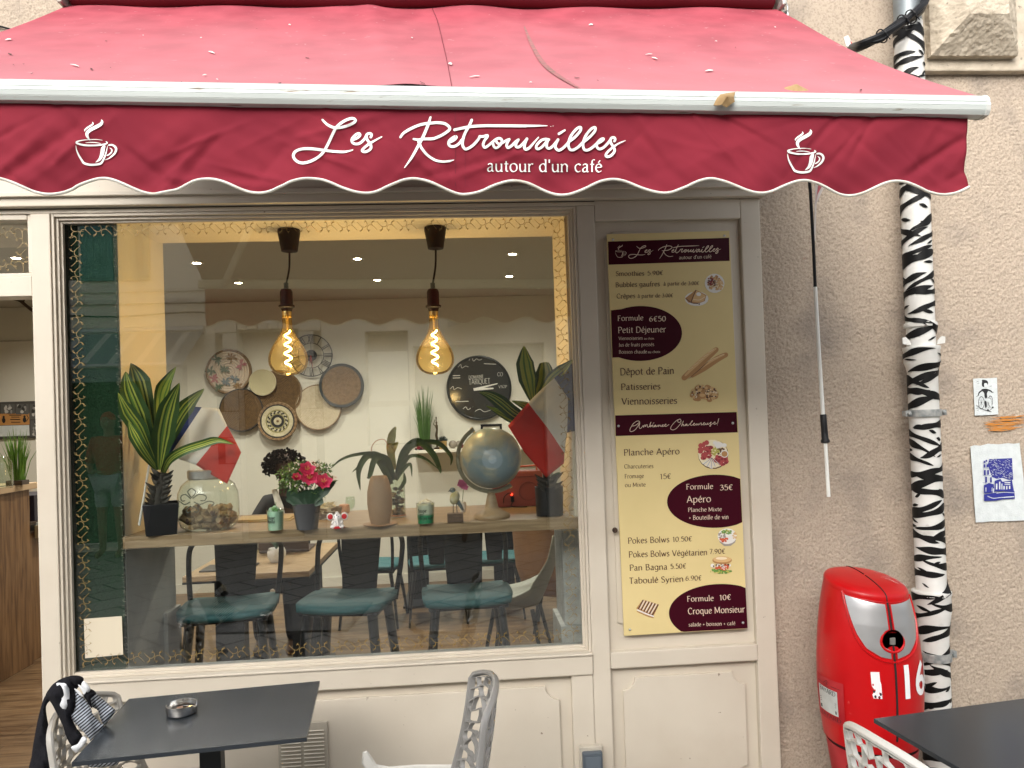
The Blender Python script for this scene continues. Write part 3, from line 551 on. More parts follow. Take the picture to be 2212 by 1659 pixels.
for k in range(5):
    c = Vector((XR-.003+.004*k, -.13, 3.24-.030*k-.01)); a_ = (k % 2)*math.pi/2; mb.tube([c+Vector((.008*math.cos(t)*math.cos(a_), .008*math.cos(t)*math.sin(a_), .019*math.sin(t))) for t in [2*math.pi*i/14 for i in range(14)]], .0035, 6, closed=True)
mb.build('hanging_chain', M('chain_steel', (.5, .5, .5), .3, m=.9), AW, smooth=True)
# valance: hanging cloth with creases and a scalloped, white-piped hem
PER, PK = .2398, .3845
def hem(x): return 2.2185-(x-.384)*.0145-.0165+.0175*math.cos(2*math.pi*(x-PK)/PER)
def wr(x, z):                                                        # how far the cloth stands out, metres
    t = (zbar(x)-z)/.2
    h = .008*math.sin(7.1*x+1.2+2.2*t)*t+.0035*math.sin(17*x-5*t+.6)*t+.002*math.sin(33*x+9*t)*t+.0012*math.sin(71*x-23*t)*t
    for cx, cz, an, w_, a_ in CRE: q = (x-cx)*math.cos(an)+(z-cz)*math.sin(an); r_ = -(x-cx)*math.sin(an)+(z-cz)*math.cos(an); h += a_*math.exp(-(r_/w_)**2-(q/.11)**2)
    return h
rr = random.Random(21); CRE = [(rr.uniform(-1.3, 1.3), rr.uniform(2.2, 2.36), rr.choice([-1, 1])*rr.uniform(.25, 1.1), rr.uniform(.005, .016), rr.choice([-1, 1])*rr.uniform(.0015, .0055)) for _ in range(80)]+[(1.2, 2.265, .55, .012, -.010), (-.55, 2.225, -.12, .010, .009), (-.80, 2.26, -.7, .018, .009), (-.95, 2.30, .6, .014, -.008)]
XV = XR-.045
def val(u, v, x0=XL+.02, x1=XV):
    x = lerp(x0, x1, u); zt = zbar(x)-.020; z = lerp(zt, hem(x), v); sx = .006*math.sin(30*z) if u > .98 else 0
    return Vector((x+sx, YB-.004-wr(x, z), z))
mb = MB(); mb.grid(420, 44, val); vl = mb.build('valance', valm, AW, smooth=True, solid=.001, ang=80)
white = M('print_white', (.80, .82, .79), .6); pipm = M('piping_white', (.74, .73, .66), .7, c2=(.55, .50, .42), vs=18, lo=.55, hi=.75)
mb = MB(); mb.tube([val(i/600, 1.0)+Vector((0, -.0015, .001)) for i in range(601)], .0042, 8, flat=.8); mb.build('hem_piping', pipm, vl, smooth=True)
def on_val(u, v, k=0):
    p = P(u, v, y=YB-.005)
    for _ in range(3): p = P(u, v, y=YB-.005-wr(p.x, p.z)-.0018-.00004*k)
    return p
ZI = lambda x, y: (x*K, y*K)
def vfn(z_): return lambda a, b, k: on_val(*z_(a, b), k)
ZA, ZB, ZC, ZD = ZF(720, 280, 6.1444), ZF(1080, 280, 9.2167), ZF(1300, 280, 7.9), ZF(170, 280, 11.057)
def img(z_, s): return [(lambda q: (q[0]/K, q[1]/K))(z_(*map(float, c.split(',')))) for c in s.split()]
def j(*a): return [p for q in a for p in q]
NAME = [   # the house lettering, as pen strokes in picture points: (points, width)
 (img(ZA, '530,120 600,190 690,235 770,243 900,215 1000,170 1035,135 1015,105 960,100 860,140 750,225 690,330 630,460 560,590 480,680 350,755 220,783 130,750 82,680 110,610 200,570 330,562 500,580 700,605 850,612 930,600 995,582'), [5, 7, 7, 7, 7, 7, 7, 7, 7, 7, 7, 7, 6, 2.5]),
 (img(ZA, '985,430 1060,400 1105,360 1090,330 1040,350 985,410 985,460 1030,490 1100,480 1170,420 1215,340'), 6.6),
 (img(ZA, '1272,385 1285,350 1265,330 1225,335 1205,370 1220,430 1265,490 1275,550 1240,590 1180,612 1140,595 1160,560 1230,500 1330,440 1440,380'), [6.5, 6.5, 6.5, 6.5, 6.5, 6.5, 6.5, 6.5, 6, 2.5]),
 ([(1001, 343), (1009.7, 332), (1029, 320.7), (1053.6, 311), (1080, 307.4), (1096, 306.6), (1112.5, 309.3), (1123.4, 318), (1122.3, 325.6), (1107, 336.4), (1090.9, 344), (1080, 346.9), (1058.5, 347.5), (1045.5, 349.2), (1034, 347.5)], [5.5, 7, 7, 7, 7, 7, 7, 6.5, 5]),
 ([(1076.4, 293), (1070, 312.5), (1058.5, 340), (1045.5, 364.6), (1029, 394), (1011.3, 419)], [5, 7.4, 7.4, 7, 6, 2]),
 ([(1047, 355), (1053.6, 369.5), (1066.7, 386), (1080, 396), (1093, 402), (1108, 404), (1123.4, 402.5), (1134.8, 399.9)], [8, 6.5, 6.5, 6, 6, 5.5, 5, 1.5]),
 (img(ZB, '395,700 500,650 560,590 545,565 480,590 400,660 385,740 430,790 520,790 620,730 690,640'), 6.6),
 (img(ZB, '915,185 850,330 770,470 715,620 705,760 760,850 850,830 960,750 1060,640 1105,560'), 6.8),
 (j(img(ZB, '520,410 700,370 900,335 1150,318 1500,315 1900,318 2160,320'), img(ZC, '100,272 250,272 400,270 540,272')), [7, 7, 7, 7, 7, 7, 6, 4.5, 1.5]),
 (img(ZB, '1095,565 1180,562 1270,540 1275,570 1215,650 1180,740 1195,800 1230,815 1300,770 1400,690'), 6.6),
 (img(ZB, '1400,690 1470,630 1545,605 1600,630 1610,690 1570,760 1490,825 1430,800 1405,730'), 6.4), (img(ZB, '1480,660 1500,710 1560,735 1640,700 1720,650 1780,630'), 6),
 (img(ZB, '1780,630 1740,700 1720,770 1750,820 1830,780 1920,690 1990,640'), 6.6), (img(ZB, '1990,640 1950,710 1930,770 1960,810 2030,790 2110,710 2190,620'), 6.6),
 (img(ZC, '135,530 105,600 85,680 110,735 180,710 270,610 365,500'), [7, 7, 7, 7, 6.5, 5, 3]),
 (img(ZC, '570,545 500,535 420,560 340,640 320,700 350,730 420,700 490,630 555,545 530,620 530,690 570,720 640,680 700,610 752,545'), 6.4),
 (img(ZC, '750,545 710,630 700,700 760,755 840,720 940,620 980,560'), 6.6), (img(ZC, '770,430 885,360'), [6.5, 4.5]),
 (img(ZC, '960,590 1080,500 1180,390 1205,320 1180,300 1110,340 1020,450 970,560 955,660 990,740 1060,745 1150,690 1230,610'), 6.6),
 (img(ZC, '1230,610 1370,500 1470,390 1490,320 1465,305 1400,340 1310,450 1260,560 1245,660 1270,740 1340,750 1430,700 1520,620'), 6.6),
 (img(ZC, '1510,630 1600,585 1650,540 1635,525 1580,550 1520,620 1520,690 1570,730 1650,700 1740,610 1790,540'), 6.4),
 (img(ZC, '1865,575 1880,540 1860,505 1810,510 1785,560 1800,620 1845,690 1870,750 1840,820 1770,875 1715,880 1695,850 1730,790 1830,700 1950,620 2080,565'), [6, 6.5, 6.5, 6.5, 6.5, 6.5, 6.5, 6.5, 6, 5, 2])]
CUP = [(img(ZD, s), [a*.0905 for a in w_]) for s, w_ in (
 ('920,205 940,270 900,340 780,410 640,480 540,560 525,640 560,720 610,785', [4, 70, 90, 95, 95, 90, 80, 55, 8]), ('670,270 690,320 640,370 540,430 470,490 460,525', [4, 45, 50, 45, 36, 22]),
 ('950,780 800,760 600,762 400,780 260,815 240,850 330,890 500,920 700,925 900,910 1040,880 1085,850 1050,815', [8, 18, 22, 24, 40, 60, 52, 46, 44, 42, 40, 38, 18]), ('485,850 620,840 760,845 905,870', [8, 24, 24, 12]),
 ('215,925 240,1060 300,1200 380,1330 440,1410 560,1450 700,1460 850,1440 930,1400 1000,1270 1050,1130 1095,930', [8, 34, 46, 54, 60, 60, 60, 58, 56, 46, 34, 8]),
 ('1000,945 965,1020 950,1120 925,1210 870,1310 765,1390', [70, 110, 105, 95, 70, 10]), ('1130,915 1220,910 1300,960 1330,1040 1290,1140 1200,1230 1110,1290 1020,1325', [40, 50, 60, 64, 56, 44, 26, 5]), ('1150,990 1210,1040 1200,1110 1140,1170 1080,1200', [6, 34, 38, 36, 28]))]
vI = vfn(ZI)
mb = MB()
for p, w_ in NAME: pen(mb, p, w_, vI)
for t in ((1377, 316.2), (1382.6, 315)): blob(mb, circ(t[0], t[1], 1, 1, 6), vI)
mb.build('house_name', white, vl, recalc=False)
mb = MB(); text(mb, "autour d'un café", (1216.5, 428.5), (1504, 430), 29, vI, wt=8.6); mb.build('tagline', white, vl, recalc=False)
for tf in (lambda a, b: (a, b), lambda a, b: (1967.5+(a-188)*.89, 378.5+(b-357)*.95+(a-188)*.004)):
    mb = MB()
    for p, w_ in CUP: pen(mb, [tf(*q) for q in p], w_, vI)
    mb.build('cup_emblem', white, vl, recalc=False)
# seam in the valance
mb = MB(); pen(mb, [(1138, 276), (1139, 360), (1138.5, 466)], 1.2, vI, smooth=False, cap=False); pen(mb, [(1163, 276), (1163, 466)], .7, vI, smooth=False, cap=False); mb.build('seam', MATS['seam_dark'], vl, recalc=False)
# ================================================================== dry leaves on the bar
def leaf_on(label, pts, lift, stem, base):
    lm = M('dry_leaf', (.42, .29, .14), .8, c2=(.30, .19, .08), vs=30, bump=.3, bs=90); mb = MB(); q = [P(u, v, y=yy) for u, v, yy in pts]; c = sum(q, Vector())/len(q)+lift
    mb.add(q+[c], [(i, (i+1) % len(q), len(q)) for i in range(len(q))]); mb.tube([P(u, v, y=yy) for u, v, yy in stem], .0016, 5); mb.k = 0
    single(mb, 'dry_leaf', lm, label, 'leaf', base, 'plane leaves on the awning', solid=.0008)
yb = YB-.034
leaf_on('dry tan leaf hanging over the front edge of the awning bar', [(*Z2(x, y), yb-d) for x, y, d in ((870, 455, .0), (885, 425, .004), (900, 408, .006), (930, 402, .0), (965, 398, -.012), (958, 420, .004), (962, 440, .002), (945, 450, .006), (927, 465, .002), (905, 452, .008), (888, 456, .004))], Vector((0, -.014, .004)), [(*Z2(955, 405), yb+.012), (*Z2(975, 395), yb+.02)], P(*Z2(910, 430), y=yb))
leaf_on('curled brown lobed leaf lying on the pink canopy behind the bar', [(*Z2(x, y), YB+d) for x, y, d in ((1155, 410, .02), (1138, 398, .04), (1165, 382, .05), (1190, 380, .045), (1218, 365, .06), (1225, 383, .04), (1260, 388, .045), (1285, 392, .03), (1320, 412, .01), (1290, 414, .0), (1240, 413, -.005), (1200, 413, .0))], Vector((0, -.01, .014)), [(*Z2(1150, 410), YB+.02), (*Z2(1120, 405), YB+.03), (*Z2(1098, 388), YB+.05)], P(*Z2(1230, 412), y=YB))
# ================================================================== crank rod hanging from the awning
CR = T('crank_rod', 'long awning crank rod, black above and white below, hanging by the roughcast wall', 'crank rod', tuple(P(1790, 1072, y=-.28)))
pc = lambda u, v: P(u, v, y=-.28)
mb = MB(); mb.tube([pc(1744, 340), pc(1751, 420), pc(1757, 530), pc(1761, 622)], .0062, 8); mb.build('upper_rod', black, CR, smooth=True)
wr_ = M('rod_white', (.76, .76, .72), .4)
mb = MB(); mb.tube([pc(1761, 620), pc(1769, 760), pc(1778, 897)], .0072, 8); mb.tube([pc(1783, 955), pc(1786.5, 1015), pc(1790, 1073)], .0066, 8); mb.build('lower_rod', wr_, CR, smooth=True)
mb = MB(); a, b = pc(1778, 895), pc(1783, 957); mb.tube([lerp(a, b, t) for t in (0, .02, .5, .86, .9, .98, 1)], [.010, .0118, .0118, .0125, .016, .016, .012], 12); mb.build('grip', black, CR, smooth=True)
mb = MB(); q = [P(u, v, y=-.24) for u, v in ((1762, 398), (1785, 396), (1773, 420), (1764, 440), (1761, 520), (1758, 520))]; mb.add(q+[v+Vector((0, .002, 0)) for v in q], [tuple(range(6)), tuple(range(11, 5, -1))]); q = [P(u, v, y=-.2418) for u, v in ((1768, 398), (1778, 398), (1766, 420), (1762, 440))]; mb.add(q, [(0, 1, 2, 3)], 1)
single(mb, 'pennant', [M('pennant_white', (.62, .56, .52), .8), M('pennant_red', (.5, .12, .14), .8)], 'small white and pink pennant hanging below the valance beside the crank rod', 'pennant', P(1758, 520, y=-.24))
# ================================================================== menu board
MY = -.0055
MN = T('menu_board', 'tall cream and maroon printed menu board screwed to the right pilaster', 'menu board', tuple(P(1480, 1366, y=MY)))
mcream = M('menu_cream', (.70, .565, .275), .38, spec=.3, c2=(.62, .50, .24), vs=2); maroon = M('menu_maroon', (.040, .002, .008), .4, spec=.12); pinkt = M('menu_pink_print', (.72, .57, .44), .5); inkb = M('menu_brown_ink', (.085, .035, .02), .5)
MQ = [(1311, 506), (1575.5, 498.5), (1614.5, 1357.5), (1348.5, 1373.5)]
mb = MB(); f = [P(u, v, y=MY) for u, v in MQ]; g = [v+Vector((0, .010, 0)) for v in f]; mb.add(f+g, [(0, 1, 2, 3), (7, 6, 5, 4), (0, 1, 5, 4), (1, 2, 6, 5), (2, 3, 7, 6), (3, 0, 4, 7)]); pan = mb.build('panel', mcream, MN)
Z3, Z4, Z5 = ZF(1480, 560, 3.318), ZF(1480, 1000, 2.766), ZF(1540, 1020, 6.9125)
def mfn(z_, lift=.0006): return lambda a, b, k: P(*z_(a, b), y=MY-lift-.00002*k)
m3, m4_, m5 = mfn(Z3), mfn(Z4), mfn(Z5)
def flat(name, polys, fn, ma, smooth=False):
    mb = MB()
    for p in polys: blob(mb, p, fn, 0, smooth, 6)
    return mb.build(name, ma, MN, recalc=False)
flat('header_band', [[(132, 146), (1137, 114), (1142, 305), (138, 338)]], m3, maroon)
flat('slogan_band', [[(160, 107), (1000, 83), (1007, 224), (164, 249)]], m4_, maroon)
def ellpoly(cx, cy, rx, ry, a0, a1, tilt, n=40): return [(cx+rx*math.cos(R(a0+(a1-a0)*i/n)), cy+ry*math.sin(R(a0+(a1-a0)*i/n))+tilt*rx*math.cos(R(a0+(a1-a0)*i/n))) for i in range(n+1)]
flat('offer_oval', [[(157, 716)]+ellpoly(400, 908, 347, 228, -123, 127, -.01)[1:-1]+[(169, 1108)]], m3, maroon)
flat('offer_oval', [[(1025, 545)]+ellpoly(850, 700, 331, 184, -61, -303, -.01)[1:-1]+[(1039, 845)]], m4_, maroon)
flat('offer_oval', [[(1062, 1300)]+ellpoly(890, 1470, 358, 198, -63, -224, -.01)[1:-1]+[(636, 1603), (1076, 1578)]], m4_, maroon)
f = mfn(Z3, .0012); mb = MB()
hd = lambda a, b: (303+(a-733)*.924, 170+(b-293)*.91-(a-1076)*.035)
for p, w_ in NAME: pen(mb, [hd(*q) for q in p], ([x*.8 for x in w_] if hasattr(w_, '__len__') else w_*.8), f, n=3)
hc = lambda a, b: (192+(a-188)*.90, 170+(b-298)*.94)
for p, w_ in CUP: pen(mb, [hc(*q) for q in p], [x*.7 for x in w_], f, n=3)
text(mb, "autour d'un café", (722, 292), (990, 283), 28, f); mb.build('header_lettering', pinkt, MN, recalc=False)
def line(name, s, a, b, h, fn, ma, wt=9): m_ = MB(); text(m_, s, a, b, h, fn, wt=wt); m_.build(name, ma, MN, recalc=False)
mb = MB(); f = mfn(Z4, .0012); f5 = mfn(Z5, .0012); f3 = mfn(Z3, .0012)
for s, a, b, h in (('Formule', (212, 803), (424, 798), 42), ('6€50', (473, 808), (612, 806), 44), ('Petit Déjeuner', (215, 904), (612, 896), 48), ('Viennoiseries', (221, 962), (420, 959), 27), ('au choix', (431, 958), (516, 957), 17), ('Jus de fruits pressés', (221, 1016), (514, 1012), 28), ('Boisson chaude', (223, 1075), (455, 1072), 28), ('au choix', (463, 1071), (565, 1069), 20)): line('offer_line', s, a, b, h, f3, pinkt)
for s, a, b, h in (('Formule', (651, 618), (836, 614), 36), ('35€', (882, 624), (972, 621), 38), ('Apéro', (655, 710), (822, 704), 44), ('Planche Mixte', (664, 773), (896, 768), 27), ('+ Bouteille de vin', (668, 828), (944, 822), 29), ('Formule', (657, 1394), (840, 1388), 37), ('10€', (880, 1384), (960, 1380), 37), ('Croque Monsieur', (663, 1482), (1056, 1466), 42), ('salade + boisson + café', (668, 1566), (990, 1556), 25)): line('offer_line', s, a, b, h, f, pinkt)
for s in ('410,250 400,228 360,228 300,270 250,350 240,395 265,408 320,385 375,320 412,255 398,320 415,355 440,340 470,300', '285,312 340,298 400,250', '470,300 478,335 490,305 505,290 508,325 525,292 540,290 545,330 575,320 600,260 605,242 590,275 578,320 600,300 615,310 600,325 582,322', '600,318 640,290 632,320 650,325 690,295 668,300 660,318 675,325 692,298 695,320 712,318 732,292 735,325 750,300 765,295 770,318 785,315 822,290 800,295 795,315 815,320 840,305 865,285 855,278 840,300 850,318 880,310 915,285', '640,264 656,256',
          '1110,190 1080,200 1065,225 1085,250 1120,235 1120,205 1090,195 1030,230 960,310 945,360 985,378 1040,355 1100,290 1125,255', '1165,225 1130,315 1150,290 1170,280 1165,305 1185,305 1225,275 1200,285 1195,302 1215,302 1229,277 1230,300 1250,300 1310,240 1325,220 1305,235 1285,285 1300,300 1330,288 1360,268 1350,262 1335,285 1350,300 1375,288', '1375,288 1390,268 1385,292 1405,290 1420,265 1418,292 1440,285 1456,262 1480,262 1470,292 1495,285 1530,258 1520,252 1505,280 1520,292 1545,278 1555,258 1550,285 1570,283 1590,255 1585,285 1605,278 1650,245 1625,255 1640,285 1630,318 1618,305 1655,278 1680,262 1715,250 1705,240 1690,262 1700,282 1740,265', '1775,185 1755,265', '1748,290 1750,294'):
    pen(mb, [tuple(map(float, c.split(','))) for c in s.split()], 9.5, f5, n=3)
mb.build('slogan', pinkt, MN, recalc=False)
for s, a, b, h in (('Smoothies', (197, 430), (432, 428), 37), ('5.90€', (458, 426), (590, 422), 37), ('Bubbles gaufres', (195, 524), (562, 515), 38), ('à partir de 3.00€', (593, 511), (888, 505), 31), ('Crêpes', (204, 618), (358, 614), 38), ('à partir de 3.00€', (378, 613), (672, 606), 31), ('Dêpot de Pain', (233, 1254), (680, 1242), 56), ('Patisseries', (240, 1376), (566, 1370), 50), ('Viennoisseries', (245, 1498), (705, 1490), 54)): line('menu_line', s, a, b, h, f3, inkb, 10)
for s, a, b, h in (('Planche Apéro', (219, 384), (605, 374), 42), ('Charcuteries', (222, 474), (424, 470), 28), ('Fromage', (226, 542), (358, 538), 28), ('15€', (469, 547), (545, 544), 37), ('ou Mixte', (228, 602), (370, 598), 28), ('Pokes Bolws', (248, 993), (534, 983), 40), ('10.50€', (556, 980), (690, 976), 35), ('Pokes Bolws Végétarien', (254, 1088), (797, 1072), 40), ('7.90€', (811, 1065), (920, 1062), 35), ('Pan Bagna', (259, 1180), (520, 1172), 40), ('5.50€', (541, 1168), (650, 1164), 35), ('Taboulé Syrien', (256, 1270), (632, 1256), 40), ('6.90€', (646, 1250), (757, 1246), 35)): line('menu_line', s, a, b, h, f, inkb, 10)
# printed food pictures
FC = {k: M('print_'+k, c, .45) for k, c in dict(plate=(.72, .70, .66), crust=(.42, .22, .08), bread=(.62, .40, .18), pale=(.75, .62, .42), dark=(.10, .04, .02), berry=(.22, .02, .03), green=(.12, .26, .05), meat=(.40, .06, .06), olive=(.45, .42, .10), tomato=(.55, .10, .04), cheese=(.78, .70, .48), bowl=(.30, .27, .24)).items()}
KEY = list(FC); ML = list(FC.values())
def pic(items, z_):
    mb = MB(); fn = mfn(z_, .0010); rn = random.Random(len(items))
    for it in items:
        k = KEY.index(it[0])
        if it[1] == 'c': blob(mb, circ(*it[2:], n=18), fn, k, False)
        elif it[1] == 'p': blob(mb, it[2], fn, k, False)
        elif it[1] == 's': pen(mb, it[2], it[3], fn, k)
        elif it[1] == 'r':                                           # scatter of small dabs in an ellipse
            _, _, cx, cy, rx, ry, n, s_ = it
            for _ in range(n):
                a = rn.uniform(0, 6.28); d = rn.random()**.5; blob(mb, circ(cx+rx*d*math.cos(a), cy+ry*d*math.sin(a), s_*rn.uniform(.6, 1.2), s_*rn.uniform(.5, 1), 8), fn, k, False)
    mb.build('food_picture', ML, MN, recalc=False)
pic([('plate', 'c', 1017, 492, 82, 80), ('crust', 'r', 1020, 486, 60, 60, 40, 12), ('bread', 'r', 1030, 500, 58, 55, 46, 10), ('pale', 'r', 1030, 505, 50, 50, 26, 6), ('berry', 'r', 985, 475, 30, 30, 18, 9), ('dark', 'r', 1000, 480, 40, 34, 14, 7)], Z3)
pic([('plate', 'c', 868, 620, 98, 60), ('crust', 'p', [(772, 616), (862, 546), (950, 590), (935, 640), (880, 660), (800, 652)]), ('bread', 'p', [(825, 640), (862, 550), (945, 595), (925, 640), (880, 652)]), ('dark', 's', [(862, 550), (840, 600), (822, 650)], 8), ('dark', 's', [(780, 620), (830, 655), (880, 660)], 6), ('pale', 's', [(840, 625), (890, 630), (935, 605)], 5), ('plate', 'c', 885, 582, 20, 16), ('dark', 'r', 885, 662, 14, 6, 5, 5)], Z3)
pic([('crust', 's', [(830, 1262), (930, 1195), (1040, 1120), (1110, 1085)], [26, 50, 52, 40]), ('bread', 's', [(900, 1200), (1000, 1130), (1095, 1082)], [8, 20, 12]), ('crust', 's', [(765, 1275), (860, 1190), (950, 1110), (1030, 1042)], [46, 58, 56, 42]), ('bread', 's', [(775, 1255), (860, 1170), (950, 1090), (1025, 1034)], [16, 30, 28, 16]), ('dark', 's', [(800, 1285), (900, 1200), (980, 1125)], [2, 6, 2])]+[('pale', 's', [(800+i*42, 1210-i*36), (840+i*42, 1185-i*36)], [3, 12, 3]) for i in range(5)]+[('pale', 's', [(960+i*46, 1140-i*22), (1000+i*46, 1125-i*22)], [3, 11, 3]) for i in range(3)], Z3)
pic([('crust', 'r', 935, 1405, 115, 62, 40, 24), ('bread', 'r', 935, 1400, 110, 60, 34, 16), ('dark', 'r', 930, 1400, 110, 60, 26, 10), ('pale', 'r', 930, 1400, 105, 58, 26, 8), ('crust', 'c', 915, 1425, 34, 26), ('bread', 'c', 915, 1420, 24, 14)], Z3)
pic([('dark', 'c', 838, 376, 105, 102), ('cheese', 'c', 836, 372, 102, 98), ('meat', 'r', 785, 350, 42, 62, 26, 18), ('berry', 'r', 800, 360, 50, 60, 20, 8), ('meat', 'r', 890, 420, 40, 40, 18, 18), ('berry', 'r', 895, 425, 40, 36, 10, 12), ('dark', 'r', 890, 350, 30, 30, 20, 8), ('olive', 'r', 850, 350, 30, 34, 22, 8), ('plate', 'r', 880, 305, 44, 20, 12, 16), ('plate', 'c', 916, 372, 27, 27), ('crust', 'c', 916, 373, 21, 20), ('meat', 'r', 800, 388, 30, 14, 12, 7)]+[('plate', 'p', [(830, 395), (760+i*27, 440+min(i, 4-i)*16), (780+i*27, 448+min(i, 4-i)*14)]) for i in range(5)]+[('dark', 's', [(830, 400), (770+i*27, 445+min(i, 4-i)*14)], 2) for i in range(5)], Z4)
pic([('bowl', 'p', [(871, 940), (1000, 938), (990, 985), (960, 1008), (915, 1010), (884, 985)]), ('plate', 'c', 935, 942, 66, 54), ('bowl', 'r', 900, 935, 26, 24, 18, 8), ('green', 'r', 930, 910, 34, 18, 20, 8), ('olive', 'r', 925, 912, 30, 14, 8, 5), ('bread', 'r', 985, 938, 14, 26, 10, 9), ('tomato', 'r', 915, 968, 28, 14, 20, 8), ('plate', 'r', 960, 955, 22, 28, 20, 6)], Z4)
pic([('green', 'r', 892, 1182, 76, 14, 40, 10), ('plate', 'r', 890, 1150, 68, 18, 18, 10), ('dark', 'r', 895, 1148, 60, 14, 22, 8), ('tomato', 'r', 900, 1160, 46, 16, 14, 12), ('plate', 'r', 890, 1155, 60, 20, 10, 6), ('olive', 'r', 890, 1188, 74, 10, 14, 6), ('crust', 'p', circ(900, 1108, 68, 27, 20)), ('bread', 'p', circ(900, 1102, 62, 20, 20)), ('pale', 'p', circ(895, 1095, 40, 10, 14))], Z4)
pic([('crust', 'p', [(306, 1440), (352, 1380), (462, 1414), (420, 1505), (330, 1465)]), ('bread', 'p', [(318, 1434), (354, 1384), (460, 1416), (424, 1480)])]+[('dark', 's', [(352+i*21, 1386+i*6), (322+i*19, 1442+i*9)], 9) for i in range(6)]+[('plate', 's', [(362+i*21, 1388+i*6), (332+i*19, 1442+i*9)], 5) for i in range(5)]+[('plate', 's', [(315, 1452), (370, 1476), (425, 1496)], 9), ('crust', 's', [(312, 1462), (370, 1488), (424, 1506)], 6)], Z4)
scr = M('screw_steel', (.5, .5, .48), .3, m=.8)
for z_, (a, b) in ((Z3, (174, 131)), (Z3, (1098, 98)), (Z4, (183, 180)), (Z4, (973, 160)), (Z4, (262, 1588)), (Z4, (1044, 1540))):
    c = P(*z_(a, b), y=MY); mb = MB(); mb.lathe([(0, -.0045), (.003, -.004), (.0052, -.0015), (.0055, .0)], c, 12, 'y'); mb.build('screw', scr, MN, smooth=True)
from mathutils.geometry import delaunay_2d_cdt
def puff(mb, poly, fn, thick, step, d0=None, fold=None, mi=0, smooth=True):
    # cloth or fruit-like swelling from an outline: front swells by thick, back closes it; fn(u, v, lift) -> point
    q = crom([Vector(p) for p in poly], 4, True) if smooth else [Vector(p) for p in poly]
    xs = [p.x for p in q]; ys = [p.y for p in q]; n = len(q); A = np.array([(p.x, p.y) for p in q]); Bq = np.roll(A, -1, 0)
    def dist(p):
        ab = Bq-A; t = np.clip(((p-A)*ab).sum(1)/np.maximum((ab*ab).sum(1), 1e-9), 0, 1); return np.sqrt((((A+ab*t[:, None])-p)**2).sum(1)).min()
    def inside(p):
        c = ((A[:, 1] > p[1]) != (Bq[:, 1] > p[1])) & (p[0] < (Bq[:, 0]-A[:, 0])*(p[1]-A[:, 1])/np.where(Bq[:, 1] == A[:, 1], 1e-9, Bq[:, 1]-A[:, 1])+A[:, 0]); return c.sum() % 2 == 1
    ins = []
    for i, y in enumerate(np.arange(min(ys)+step/2, max(ys), step*.87)):
        for x in np.arange(min(xs)+(step/2 if i % 2 else step), max(xs), step):
            p = np.array((x, y))
            if inside(p) and dist(p) > step*.45: ins.append(Vector((x, y)))
    V, E, F, *_ = delaunay_2d_cdt(q+ins, [(i, (i+1) % n) for i in range(n)], [], 1, 1e-5)
    d0 = d0 or step*2; front = []; back = []
    for v in V:
        d = dist(np.array((v.x, v.y))); h = 1-math.exp(-d/d0)
        front.append(fn(v.x, v.y, thick*h+(fold(v.x, v.y)*h if fold else 0))); back.append(fn(v.x, v.y, -thick*.35*h-.0004))
    m = len(V); mb.add(front+back, [tuple(f) for f in F]+[tuple(i+m for i in f)[::-1] for f in F]+[(i, (i+1) % n, m+(i+1) % n, m+i) for i in range(n)], mi)
# ================================================================== drainpipe painted like a zebra
DP = T('drainpipe', 'drainpipe painted with black and white zebra stripes, running down the roughcast wall', 'drainpipe', (1.866, -.075, 0))
pw = M('pipe_white', (.74, .74, .71), .45, c2=(.62, .61, .57), vs=9, bump=.15, bs=30, c3=(.42, .40, .36), v3=14, lo3=.62, hi3=.8); pb = M('pipe_black', (.006, .006, .006), .5, spec=.2); pg = M('pipe_grey', (.24, .27, .28), .4, m=.4, c2=(.16, .18, .19), vs=8)
zy = lambda v: 2.163-(v-600)*.001877
PRF = [(.055, 0), (.055, .62), (.056, .70), (.0575, .735), (.066, .80), (.069, .815), (.069, .875), (.072, .880), (.072, .893), (.056, .896), (.055, 1.775), (.059, 1.795), (.066, 1.815), (.0665, 1.862), (.069, 1.866), (.069, 1.878), (.053, 1.880), (.053, 1.955), (.060, 1.958), (.062, 1.966), (.060, 1.975), (.0535, 1.978), (.0535, 3.195)]
def pr_(z):
    for (r0, z0), (r1, z1) in zip(PRF, PRF[1:]):
        if z0 <= z <= z1: return lerp(r0, r1, (z-z0)/max(z1-z0, 1e-6))
    return .055
PCX, PCY = 1.866, -.075
def psurf(th, z, k=0): r = pr_(z)+.0006+.00002*k; a = R(th); return Vector((PCX+r*math.sin(a), PCY-r*math.cos(a), z))
mb = MB(); mb.lathe(PRF, (PCX, PCY, 0), 40)
rp = random.Random(14); z = .04; side = 1; V0 = -33
